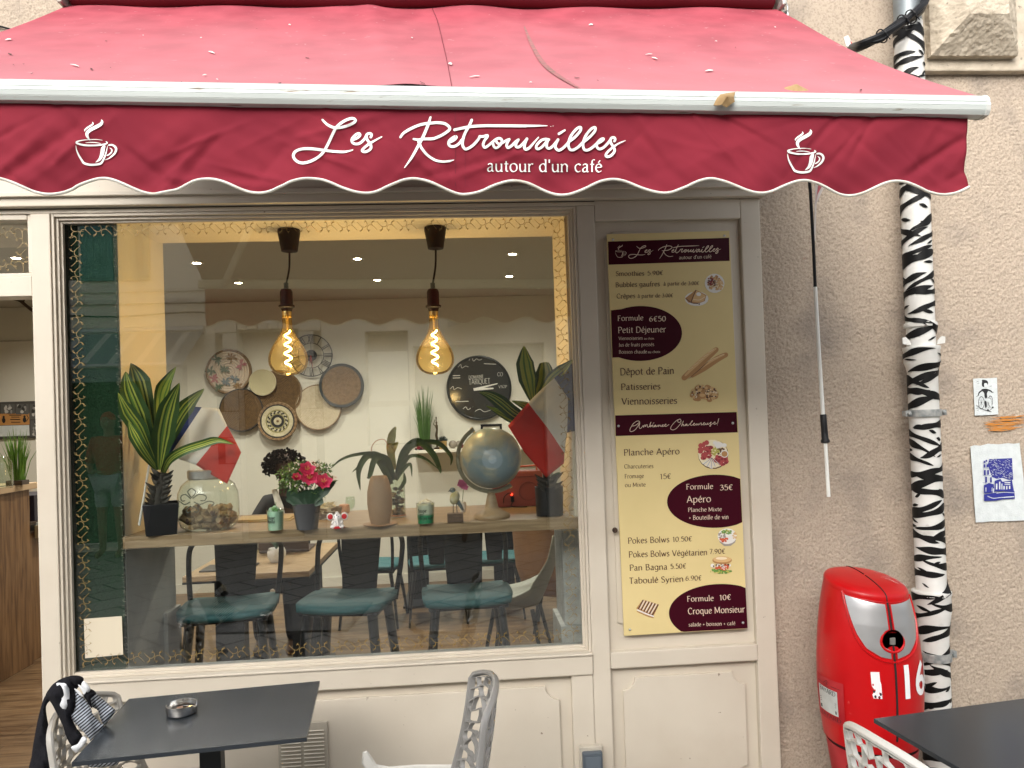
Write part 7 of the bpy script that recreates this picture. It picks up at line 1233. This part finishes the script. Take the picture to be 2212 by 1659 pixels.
def metal_chair(label, loc, rz):
    t = T('metal_chair', label, 'chair', loc, rz, 'black metal chairs with teal cushions', local=True)   # faces +y, back towards the window
    mb = MB(); sp_ = [(x*.21*(1+.04*y), y*.20, z) for x, y, z in ((-1, -1, 0), (1, -1, 0), (1, 1, 0), (-1, 1, 0))]
    mb.grid(12, 12, lambda u, v: Vector(((2*u-1)*.215*(1-.10*(2*v-1)**2), (2*v-1)*.21*(1-.12*(2*u-1)**2), .452+.020*(1-(2*u-1)**4)*(1-(2*v-1)**4)-.008*math.cos((2*v-1)*2))))
    mb.build('cushion', teal2, t, smooth=True, solid=.03)
    mb = MB(); mb.box(-.20, .20, -.195, .195, .418, .434); mb.build('seat_pan', blackm, t, bevel=.006)
    mb = MB(); mb.tube(crom([(-.19, -.19, .42), (-.205, -.235, .65), (-.19, -.265, .80), (-.10, -.275, .865), (.10, -.275, .865), (.19, -.265, .80), (.205, -.235, .65), (.19, -.19, .42)], 6), .0125, 10); mb.build('back_hoop', blackm, t, smooth=True)
    mb = MB(); mb.grid(7, 10, lambda u, v: Vector(((2*u-1)*lerp(.055, .085, v), lerp(-.19, -.272, v)-.012*math.cos((2*u-1)*1.4), lerp(.43, .855, v)))); mb.build('back_splat', blackm, t, smooth=True, solid=.004)
    for sx in (-1, 1):
        for sy in (-1, 1): mb = MB(); mb.tube([(sx*.17, sy*.16, .425), (sx*.205, sy*.20, .2), (sx*.225, sy*.225, 0)], [.042, .034, .026], 8, flat=.35); mb.build('leg', blackm, t, smooth=True)
    return t
c0 = metal_chair('black metal chair at the rear table, furthest left of the three', (-.75, 3.05, FZ), R(-5))
for x, y, rz, lab in ((-.25, 3.05, R(185), 'black metal chair at the rear table behind the vase'), (.22, 3.12, R(180), 'black metal chair at the rear table behind the bird')): dup(c0, (x, y, FZ), rz-math.pi, lab)
def bar_stool(label, loc, rz):
    t = T('bar_stool', label, 'bar stool', loc, rz, 'black metal bar stools with teal seats', local=True)        # faces -y, the window
    mb = MB(); mb.grid(14, 12, lambda u, v: Vector(((2*u-1)*.212*(1-.16*(1-v)**2*0-.10*(2*v-1)**4), (2*v-1)*.19*(1-.10*(2*u-1)**4), .762+.016*(1-(2*u-1)**4)*(1-(2*v-1)**4)-.012*math.cos((2*u-1)*1.5)))); mb.build('cushion', teal2, t, smooth=True, solid=.03)
    mb = MB(); mb.box(-.185, .185, -.165, .165, .722, .744); mb.build('seat_pan', blackm, t, bevel=.01)
    mb = MB(); mb.tube(crom([(-.195, .12, .73), (-.215, .19, .92), (-.205, .225, 1.02), (-.12, .235, 1.07), (.12, .235, 1.07), (.205, .225, 1.02), (.215, .19, .92), (.195, .12, .73)], 6), .0125, 10); mb.build('back_hoop', blackm, t, smooth=True)
    mb = MB(); mb.grid(7, 8, lambda u, v: Vector(((2*u-1)*lerp(.085, .105, v), lerp(.165, .235, v)+.012*math.cos((2*u-1)*1.4), lerp(.735, 1.06, v)))); mb.build('back_splat', blackm, t, smooth=True, solid=.004)
    for sx in (-1, 1):
        for sy in (-1, 1): mb = MB(); mb.tube([(sx*.150, sy*.13, .73), (sx*.185, sy*.17, .36), (sx*.215, sy*.205, 0)], [.055, .047, .038], 10, flat=.35); mb.build('leg', blackm, t, smooth=True)
        mb = MB(); mb.tube([(sx*.205, -.19, .25), (sx*.205, .19, .25)], .009, 8); mb.build('rail', blackm, t, smooth=True)
    for sy in (-1, 1): mb = MB(); mb.tube([(-.2, sy*.19, .25), (.2, sy*.19, .25)], .009, 8); mb.build('rail', blackm, t, smooth=True)
    return t
b0 = P(497, 1305, z=FZ+.77); b0 = bar_stool('black bar stool with teal seat under the shelf below the cork jar', (b0.x, .60, FZ), R(8))
for u, v, rz, lab in ((752, 1292, R(-9), 'black bar stool with teal seat under the middle of the shelf'), (1008, 1272, R(3), 'black bar stool with teal seat under the globe end of the shelf')):
    p = P(u, v, z=FZ+.77); dup(b0, (p.x, .62, FZ), rz, lab)
# grey shell chair and tan tub chair at the right
c = P(1120, 1330, z=.5); SCH = T('shell_chair', 'grey moulded shell chair on thin dark legs inside at the right', 'chair', (c.x+.02, 1.75, FZ), R(75), local=True); shm = M('shell_grey_plastic', (.24, .25, .21), .5)
def shell(u, v):
    a = 2*u-1; s = v
    if s < .5: t = s/.5; y = lerp(.23, -.16, t); z = .43-.03*math.sin(t*3)+.10*abs(a)**3*(.4+t)
    else: t = (s-.5)/.5; y = -.16-.11*t-.05*math.sin(t*1.6); z = .43+.42*t+.02; z += 0
    x = a*lerp(.22, .235, min(s*2, 1))*(1-.28*max(0, (s-.55)/.45)**2); y += .07*a*a*max(0, (s-.3)); return Vector((x, y, z+(.10*abs(a)**3*(1.4 if s >= .5 else 0))*max(0, 1-(s-.5)*3 if s >= .5 else 0)))
mb = MB(); mb.grid(18, 26, shell); mb.build('shell', shm, SCH, smooth=True, solid=.008)
for sx in (-1, 1):
    for sy in (-1, 1): mb = MB(); mb.tube([(sx*.12, sy*.12, .41), (sx*.20, sy*.20, 0)], [.014, .010], 8); mb.build('leg', blackm, SCH, smooth=True)
c = Vector((.68, 2.6, FZ)); TUB = T('tub_chair', 'tan leather tub armchair on black legs against the right wall', 'armchair', tuple(c)); tan = M('tan_leather', (.30, .155, .06), .5, c2=(.22, .11, .045), vs=5)
mb = MB(); mb.lathe([(.20, .30), (.27, .36), (.315, .50), (.335, .80), (.33, .83), (.30, .83), (.285, .80), (.27, .52), (0, .50)], c-Vector((0, 0, .02)), 36); mb.build('tub', tan, TUB, smooth=True, ang=50)
mb = MB(); mb.lathe([(0, .55), (.262, .555), (.262, .50), (0, .50)], c, 30); mb.build('cushion', M('cushion_umber', (.13, .085, .05), .8), TUB, smooth=True)
mb = MB(); mb.tube([c+Vector((.33*math.cos(t), .33*math.sin(t), .815)) for t in np.linspace(0, 6.283, 36)[:-1]], .016, 8, closed=True); mb.build('rim', M('rim_grey', (.16, .14, .12), .5), TUB, smooth=True)
for a in (.6, 2.2, 3.7, 5.3): mb = MB(); mb.tube([c+Vector((.17*math.cos(a), .17*math.sin(a), .32)), c+Vector((.24*math.cos(a), .24*math.sin(a), 0))], [.018, .011], 8); mb.build('leg', blackm, TUB, smooth=True)
# black speaker hanging high at the right
c = P(1186, 838, y=3.6); mb = MB(); mb.ell(c, .06, .06, .085); mb.box(c.x-.015, c.x+.3, c.y-.01, c.y+.02, c.z-.02, c.z+.01); single(mb, 'small_speaker', black, 'small rounded black speaker on the wall behind the striped leaves', 'speaker', c, smooth=True, ang=40)
# things on the long table
c = P(598, 1213, z=.79); OP = T('orchid_pot', 'round white pot with a small leafy plant on the long table', 'potted plant', tuple(c)); mb = MB(); mb.lathe([(.035, 0), (.055, .03), (.058, .06), (.048, .085), (.042, .085), (0, .075)], c, 24); mb.build('pot', fw_, OP, smooth=True)
mb = MB(); rn = random.Random(9)
for i in range(7): a = rn.uniform(0, 6.28); b0 = c+Vector((0, 0, .08)); tp = b0+Vector((.09*math.cos(a), .09*math.sin(a), .05)); mb.tube([b0, b0.lerp(tp, .5)+Vector((0, 0, .04)), tp], [.006, .016, .002], 6, flat=.3)
mb.tube([c+Vector((0, 0, .08)), c+Vector((0, 0, .3))], .003, 5); mb.build('leaf', fln, OP, smooth=True)
c = P(492, 1228, z=.79); mb = MB(); mb.box(c.x-.14, c.x+.16, c.y-.09, c.y+.1, .7902, .80); single(mb, 'dark_tray', M('tray_umber', (.05, .045, .038), .4), 'dark rectangular tray at the front of the long table', 'tray', c, bevel=.003)
mb = MB(); p = c+Vector((.05, -.02, .011)); mb.lathe([(0, 0), (.07, .0), (.078, .006), (0, .004)], p, 24); mb.tube([p+Vector((-.01, .0, .01)), p+Vector((.03, .01, .03))], .010, 8); single(mb, 'pink_dish', M('dish_pink', (.55, .12, .12), .5), 'small pink dish with a folded pink napkin on the dark tray', 'dish', p, smooth=True, ang=40)
# laptop and teapot
c = P(612, 1133, y=2.12); c.z = .79; LT = T('laptop', 'open laptop seen from behind its lid on the long table', 'laptop', tuple(c)); lm_ = M('laptop_grey', (.11, .085, .075), .4, m=.3); k = px(1, c)
mb = MB(); mb.box(c.x-.165, c.x+.165, c.y, c.y+.23, .791, .806); mb.build('keyboard_base', lm_, LT, bevel=.003)
mb = MB(); Tm = Matrix.Translation((c.x, c.y, .807))@Matrix.Rotation(R(12), 4, 'X'); mb.box(-.165, .165, -.004, .004, .0, .225, 0, Tm); mb.build('lid', lm_, LT, bevel=.003)
c = P(541, 1110, y=2.2); c.z = .79; TP = T('glass_teapot', 'clear glass teapot beside the laptop', 'teapot', tuple(c)); mb = MB(); mb.lathe([(.05, 0), (.075, .04), (.072, .10), (.05, .15), (.03, .17), (.0, .18)], c+Vector((0, 0, .0)), 24); mb.build('body', gthin, TP, smooth=True, ang=90)
mb = MB(); mb.tube(crom([c+Vector((.07, 0, .13)), c+Vector((.12, 0, .12)), c+Vector((.12, 0, .06)), c+Vector((.075, 0, .05))], 5), .006, 8); mb.build('handle', gthin, TP, smooth=True); mb = MB(); mb.ell(c+Vector((0, 0, .185)), .012); mb.lathe([(.032, .165), (.032, .172), (0, .178)], c, 18); mb.build('lid', fw_, TP, smooth=True)
c = P(757, 1101, y=3.5); c.z = .79; mb = MB(); mb.lathe([(.035, 0), (.004, .006), (.0035, .09), (.012, .10), (.036, .13), (.042, .165), (.035, .215), (.034, .215), (.041, .165), (.034, .132), (0, .104)], c+Vector((0, 0, .0)), 24); single(mb, 'wine_glass', gthin, 'stemmed wine glass standing on the rear table', 'wine glass', c, smooth=True, ang=90)
# ================================================================== people
def skinmesh(name, joints, edges, ma, parent, root=0, sub=2):
    me = bpy.data.meshes.new(name); base = WL.get(parent.name, Vector()); ks = list(joints); me.from_pydata([Vector(joints[q][0])-base for q in ks], [(ks.index(a), ks.index(b)) for a, b in edges], []); me.materials.append(ma); o = bpy.data.objects.new(name, me); COL.objects.link(o); o.parent = parent; WL[o.name] = base
    md = o.modifiers.new('sk', 'SKIN'); md.use_smooth_shade = True; sv = me.skin_vertices[0].data
    for i, q in enumerate(ks): r = joints[q][1]; sv[i].radius = r if hasattr(r, '__len__') else (r, r); sv[i].use_root = i == root
    md = o.modifiers.new('su', 'SUBSURF'); md.levels = md.render_levels = sub; return o
skin_d = M('skin_dark', (.075, .038, .022), .5); skin_l = M('skin_light', (.42, .24, .16), .5)
def head(parent, c, yaw, r, skin, hair, hair_kind):
    Rz = Matrix.Rotation(yaw, 3, 'Z'); mb = MB(); F = lambda x, y, z: c+Rz@Vector((x*r, y*r, z*r))        # faces -y before yaw
    def hd_(u, v):
        a = 2*math.pi*u; b = math.pi*(v-.5); x, y, z = math.cos(b)*math.cos(a), math.cos(b)*math.sin(a), math.sin(b); jaw = 1-.28*max(0, -z)**1.3; return F(x*.76*jaw, y*.92*(1-.10*max(0, -z)), z*1.15)
    mb.grid(24, 16, hd_, closeu=True); mb.tube([F(0, -.86, .18), F(0, -1.02, -.14), F(0, -.88, -.20)], [.06*r, .13*r, .06*r], 8); [mb.ell(F(s*.78, .05, -.02), .07*r, .13*r, .22*r, 8, 6) for s in (-1, 1)]; mb.tube([F(-.24, -.80, -.48), F(0, -.86, -.47), F(.24, -.80, -.48)], [.03*r, .06*r, .03*r], 6); h = mb.build('head', skin, parent, smooth=True)
    mb = MB(); [mb.ell(F(s*.30, -.80, .10), .11*r, .07*r, .07*r, 8, 6, 0) for s in (-1, 1)]; [mb.ell(F(s*.30, -.86, .10), .05*r, .04*r, .05*r, 8, 6, 1) for s in (-1, 1)]; mb.build('eyes', [fw_, inkk], h, smooth=True)
    rn = random.Random(17); mb = MB()
    if hair_kind == 'afro':
        for i in range(1500):
            a = rn.uniform(0, 6.28); b = math.asin(rn.uniform(-.55, 1)); d = rn.uniform(.55, 1); x, y, z = math.cos(b)*math.cos(a), math.cos(b)*math.sin(a), math.sin(b)
            if y < -.55 and z < .25: continue
            mb.ell(F(x*1.52*d, .12+y*1.35*d, .22+z*1.18*d), r*rn.uniform(.05, .11), n=5, k=4)
    elif hair_kind == 'short': mb.grid(20, 10, lambda u, v: F(.82*math.cos(math.pi*v/2)*math.cos(2*math.pi*u), .10+.92*math.cos(math.pi*v/2)*math.sin(2*math.pi*u), .28+1.0*math.sin(math.pi*v/2)), closeu=True)
    if mb.v: mb.build('hair', hair, h, smooth=hair_kind == 'short')
# seated woman at the long table
hcx = P(616, 1012, y=2.72); W0 = Vector((hcx.x, 2.76, FZ)); WM = T('person', 'woman with dark afro hair and black jacket seated behind the pink flowers', 'person', tuple(W0)); hz = hcx.z
def at(x, y, z): return W0+Vector((x, y, z-FZ))
J = {'pel': (at(0, .05, .56), (.15, .12)), 'waist': (at(0, .04, .72), (.13, .10)), 'chest': (at(0, .0, .90), (.15, .11)), 'neckb': (at(0, -.02, hz-.20), .065), 'neck': (at(0, -.03, hz-.12), .05), 'head': (at(0, -.03, hz), .075),
     'shl': (at(-.17, 0, hz-.27), .06), 'ell': (at(-.23, -.10, .86), .045), 'wrl': (at(-.12, -.34, .835), .03), 'hdl': (at(-.09, -.42, .825), .028), 'shr': (at(.17, 0, hz-.27), .06), 'elr': (at(.23, -.10, .86), .045), 'wrr': (at(.12, -.34, .835), .03), 'hdr': (at(.09, -.42, .825), .028),
     'hil': (at(-.09, 0, .54), .085), 'knl': (at(-.11, -.42, .53), .06), 'anl': (at(-.11, -.40, .13), .04), 'fol': (at(-.11, -.55, .085), .035), 'hir': (at(.09, 0, .54), .085), 'knr': (at(.11, -.42, .53), .06), 'anr': (at(.11, -.40, .13), .04), 'for': (at(.11, -.55, .085), .035)}
EB = [('pel', 'waist'), ('waist', 'chest'), ('chest', 'neckb'), ('neckb', 'neck'), ('neck', 'head'), ('chest', 'shl'), ('shl', 'ell'), ('ell', 'wrl'), ('wrl', 'hdl'), ('chest', 'shr'), ('shr', 'elr'), ('elr', 'wrr'), ('wrr', 'hdr'), ('pel', 'hil'), ('hil', 'knl'), ('knl', 'anl'), ('anl', 'fol'), ('pel', 'hir'), ('hir', 'knr'), ('knr', 'anr'), ('anr', 'for')]
def grow(J, keys, d): return {q: (J[q][0], tuple(x+d for x in J[q][1]) if hasattr(J[q][1], '__len__') else J[q][1]+d) for q in keys}
def sube(keys): return [e for e in EB if e[0] in keys and e[1] in keys]
skinmesh('body', J, EB, skin_d, WM); head(WM, at(0, -.05, hz+.0), R(28), .108, skin_d, M('hair_black', (.005, .0045, .0045), 1, spec=0), 'afro')
top_k = ['chest', 'waist', 'pel', 'neckb', 'shl', 'ell', 'wrl', 'shr', 'elr', 'wrr']; jk = grow(J, top_k, .02); skinmesh('jacket', jk, sube(top_k), M('jacket_black', (.014, .014, .018), .8), WM)
mb = MB(); mb.tube([at(-.07, -.10, hz-.15), at(-.02, -.16, hz-.27), at(.0, -.165, hz-.40)], [.022, .03, .03], 8, flat=.4); mb.build('white_collar', M('cloth_white', (.66, .64, .58), .8), WM, smooth=True)
lk = ['pel', 'hil', 'knl', 'anl', 'hir', 'knr', 'anr']; skinmesh('trousers', grow(J, lk, .014), sube(lk), M('cloth_navy', (.02, .022, .03), .9), WM)
def fingers(parent, wrist, dirn, side, skin):
    d = dirn.normalized(); s = d.cross(Vector((0, 0, 1))).normalized()*side; mb = MB()
    for i, ln in enumerate((.062, .075, .070, .056)): b0 = wrist+d*.05+s*(i-1.5)*.018; mb.tube([b0, b0+d*ln*.5-Vector((0, 0, .004)), b0+d*ln-Vector((0, 0, .02))], [.009, .0085, .006], 7)
    b0 = wrist+d*.015-s*.03; mb.tube([b0, b0+d*.03-s*.02, b0+d*.055-s*.018], [.010, .009, .007], 7); mb.build('fingers', skin, parent, smooth=True)
for q, w_, s in (('hdl', 'wrl', 1), ('hdr', 'wrr', -1)): fingers(WM, J[w_][0].lerp(J[q][0], .6), J[q][0]-J[w_][0], s, skin_d)
# the two people across the street, seen mirrored in the pane
def stander(label, x, y, hgt, top_m, leg_m, skin, hair, kind, shorts, z0=0):
    global W0
    W0 = Vector((x, y, z0)); t = T('person', label, 'person', (x, y, z0)); s = hgt/1.75; A_ = lambda a, b, c: Vector((x+a*s, y+b*s, z0+c*s))
    J2 = {'pel': (A_(0, 0, .95), (.15*s, .11*s)), 'waist': (A_(0, 0, 1.1), (.14*s, .10*s)), 'chest': (A_(0, 0, 1.3), (.17*s, .12*s)), 'neckb': (A_(0, 0, 1.45), .07*s), 'neck': (A_(0, .01, 1.52), .055*s), 'head': (A_(0, .01, 1.6), .075*s), 'shl': (A_(-.18, 0, 1.41), .06*s), 'ell': (A_(-.24, .0, 1.13), .045*s), 'wrl': (A_(-.16, .16, 1.05), .03*s), 'hdl': (A_(-.08, .20, 1.06), .03*s), 'shr': (A_(.18, 0, 1.41), .06*s), 'elr': (A_(.25, .02, 1.13), .045*s), 'wrr': (A_(.26, .06, .88), .03*s), 'hdr': (A_(.26, .07, .80), .03*s),
          'hil': (A_(-.09, 0, .92), .09*s), 'knl': (A_(-.10, .02, .50), .058*s), 'anl': (A_(-.11, 0, .09), .04*s), 'fol': (A_(-.12, .16, .03), .035*s), 'hir': (A_(.09, 0, .92), .09*s), 'knr': (A_(.10, .02, .50), .058*s), 'anr': (A_(.11, 0, .09), .04*s), 'for': (A_(.12, .16, .03), .035*s)}
    skinmesh('body', J2, EB, skin, t); head(t, A_(0, .03, 1.64), R(180), .105*s, skin, hair, kind); k1 = ['chest', 'waist', 'pel', 'neckb', 'shl', 'ell', 'shr', 'elr']; skinmesh('shirt', grow(J2, k1, .018), sube(k1), top_m, t)
    if shorts:
        J2['knl'] = (J2['knl'][0]+Vector((0, 0, .08)), .062*s); J2['knr'] = (J2['knr'][0]+Vector((0, 0, .08)), .062*s)
    k2 = ['pel', 'hil', 'knl', 'hir', 'knr']+([] if shorts else ['anl', 'anr']); skinmesh('trousers', grow(J2, k2, .022), sube(k2), leg_m, t)
    for q, w_, sd_ in (('hdl', 'wrl', 1), ('hdr', 'wrr', -1)): fingers(t, J2[w_][0].lerp(J2[q][0], .6), J2[q][0]-J2[w_][0], sd_, skin)
q = P(238, 1000, y=7.0); stander('person in a red top and pale shorts with red hair standing across the street', q.x, .1-7.0, 1.86, M('shirt_red', (.26, .015, .012), .8), M('shorts_pale', (.30, .34, .36), .8), M('skin_tan', (.20, .11, .075), .5), M('hair_red', (.35, .03, .015), .6), 'short', True)
q = P(1015, 900, y=7.0); stander('bald man in a dark polo shirt standing by the grey garage door across the street', q.x, .1-7.0, 1.90, M('polo_dark', (.03, .035, .05), .8), M('cloth_grey', (.06, .06, .065), .8), skin_d, None, 'none', False)
# ================================================================== doorway interior
CT = T('counter', 'service counter clad in rustic oak planks just inside the doorway', 'counter', (-3.3, 1.8, FZ)); zt = P(0, 1052, x=-3.02).z
mb = MB(); mb.box(-3.9, -3.02, .9, 2.42, FZ, zt-.045); mb.box(-3.9, -3.05, 2.4205, 2.95, FZ, zt-.36); mb.build('cladding', oakp, CT)
mb = MB(); mb.box(-3.95, -2.985, .85, 2.47, zt-.044, zt); mb.build('countertop', M('top_oak_pale', (.44, .32, .20), .5), CT, bevel=.004)
mb = MB(); mb.box(-3.9, -3.04, 2.43, 2.96, zt-.30, zt-.285); mb.box(-3.9, -3.04, 2.43, 2.96, zt-.3595, zt-.345); mb.build('side_shelf', M('shelf_dark', (.05, .035, .025), .5), CT)
mb = MB(); mb.box(-3.45, -3.06, 2.55, 2.9, zt-.2845, zt-.10); single(mb, 'black_box', M('box_black', (.014, .011, .02), .5), 'black box standing on the counter side shelf in the doorway', 'box', (-3.2, 2.7, zt-.2845), bevel=.003)
BX = T('cream_box', 'shallow cream box of papers under the black box in the doorway', 'box', (-3.0, 2.6, zt-.345)); mb = MB(); mb.box(-3.035, -2.97, 2.50, 2.85, zt-.40, zt-.31); mb.build('tray', M('box_cream', (.52, .44, .28), .6), BX, bevel=.002)
mb = MB(); [mb.box(-3.03+.008*i, -3.025+.008*i, 2.51, 2.83-.02*i, zt-.309, zt-.29+.004*(i % 3)) for i in range(7)]; mb.build('papers', paper, BX)
for i, (u, sd_, lab) in enumerate(((38, 5, 'bright green artificial grass in a dark pot on the end of the counter'),)):
    c = P(u, 1041, y=2.25); c.z = zt; grass(lab, u, 1041, 915, 24, 0, 34, 10, 90, 21, M('blade_bright', (.10, .24, .03), .5, c2=(.16, .32, .05), vs=9), base=c)
c = P(8, 1042, y=2.0); c.z = zt; mb = MB(); mb.lathe([(.05, 0), (.055, .05), (.05, .16), (.03, .2), (.029, .2), (.049, .16), (.05, .01)], c, 20); single(mb, 'glass_carafe', gthin, 'clear glass carafe on the counter at the picture edge', 'carafe', c, smooth=True, ang=90)
NB_ = T('notice_board', 'board of black and white photographs with an orange card beyond the doorway', 'notice board', (-4.25, YBW, 1.6)); a, b = P(-40, 870, y=YBW), P(85, 946, y=YBW); mb = MB(); mb.box(a.x, b.x, YBW-.014, YBW-.002, b.z, a.z); mb.build('board', M('board_dark', (.06, .055, .05), .6), NB_)
fnb = lambda u, v, k: P(u, v, y=YBW-.0155-.0002*k); rn = random.Random(40); gz = [M('photo_%d' % i, (v, v*.97, v*.92), .6) for i, v in enumerate((.03, .10, .26, .50))]; mb = MB()
for x0, y0, x1, y1 in ((2, 872, 32, 895), (34, 872, 62, 895), (64, 872, 84, 906), (66, 908, 84, 943)):
    blob(mb, [(x0, y0), (x1, y0), (x1, y1), (x0, y1)], fnb, 1, False)
    for _ in range(9): blob(mb, circ(rn.uniform(x0+4, x1-4), rn.uniform(y0+4, y1-4), rn.uniform(2, 4), rn.uniform(2, 5), 9), fnb, rn.choice((0, 2, 3)), False)
mb.build('photographs', gz, NB_, recalc=False); mb = MB(); blob(mb, [(-6, 894), (63, 892), (64, 917), (-6, 919)], fnb, 0, False); blob(mb, [(-6, 920), (63, 918), (64, 941), (-6, 943)], fnb, 2, False)
for x, y in ((8, 906), (53, 905)): blob(mb, circ(x, y+2, 4, 6, 10), fnb, 1, False); blob(mb, circ(x, y-5, 2.6, 3, 8), fnb, 1, False)
pen(mb, [(57, 910), (61, 903), (58, 897)], 1.5, fnb, 1)
for y, a, b in ((897, 20, 46), (901, 24, 42), (906, 22, 44), (912, 24, 44)): pen(mb, [(a, y), (b, y)], 1.6, fnb, 1, smooth=False, cap=False)
mb.build('orange_card', [M('card_orange', (.50, .24, .07), .7), inkk, paper], NB_, recalc=False)
mb = MB(); mb.tube(crom([P(u, v, y=3.9) for u, v in ((-30, 628), (12, 642), (40, 648), (56, 660), (76, 674), (100, 674), (130, 690))], 4), [.014]*25, 7); mb.tube([P(u, v, y=3.9) for u, v in ((48, 655), (54, 644))], .008, 6); mb.tube([P(u, v, y=3.9) for u, v in ((70, 670), (76, 662), (80, 678))], .008, 6); single(mb, 'hanging_branch', M('bark_dark', (.06, .035, .02), .8), 'bare dark branch hung high inside the doorway', 'branch', P(40, 648, y=3.9), smooth=True)
mb = MB(); mb.tube([P(-60, 739, y=YBW-.02), P(82, 735, y=YBW-.02), P(83.5, 745, y=YBW-.02), P(90, 960, y=YBW-.02)], .007, 6); single(mb, 'cable_duct', M('duct_grey', (.45, .43, .38), .5), 'thin grey cable duct across the rear wall of the doorway', 'cable duct', P(82, 735, y=YBW-.02))
mb = MB(); mb.box(-3.5, -3.0, 3.0, 3.4, FZ, .62); single(mb, 'speaker_box', M('speaker_black', (.012, .012, .013), .6), 'low black box on the wooden floor behind the counter', 'box', (-3.25, 3.2, FZ), bevel=.01)
mb = MB(); mb.box(RX0+.01, RX1-.01, YBW-.012, YBW, FZ, .14); tag(mb.build('skirting', iwall), kind='structure')
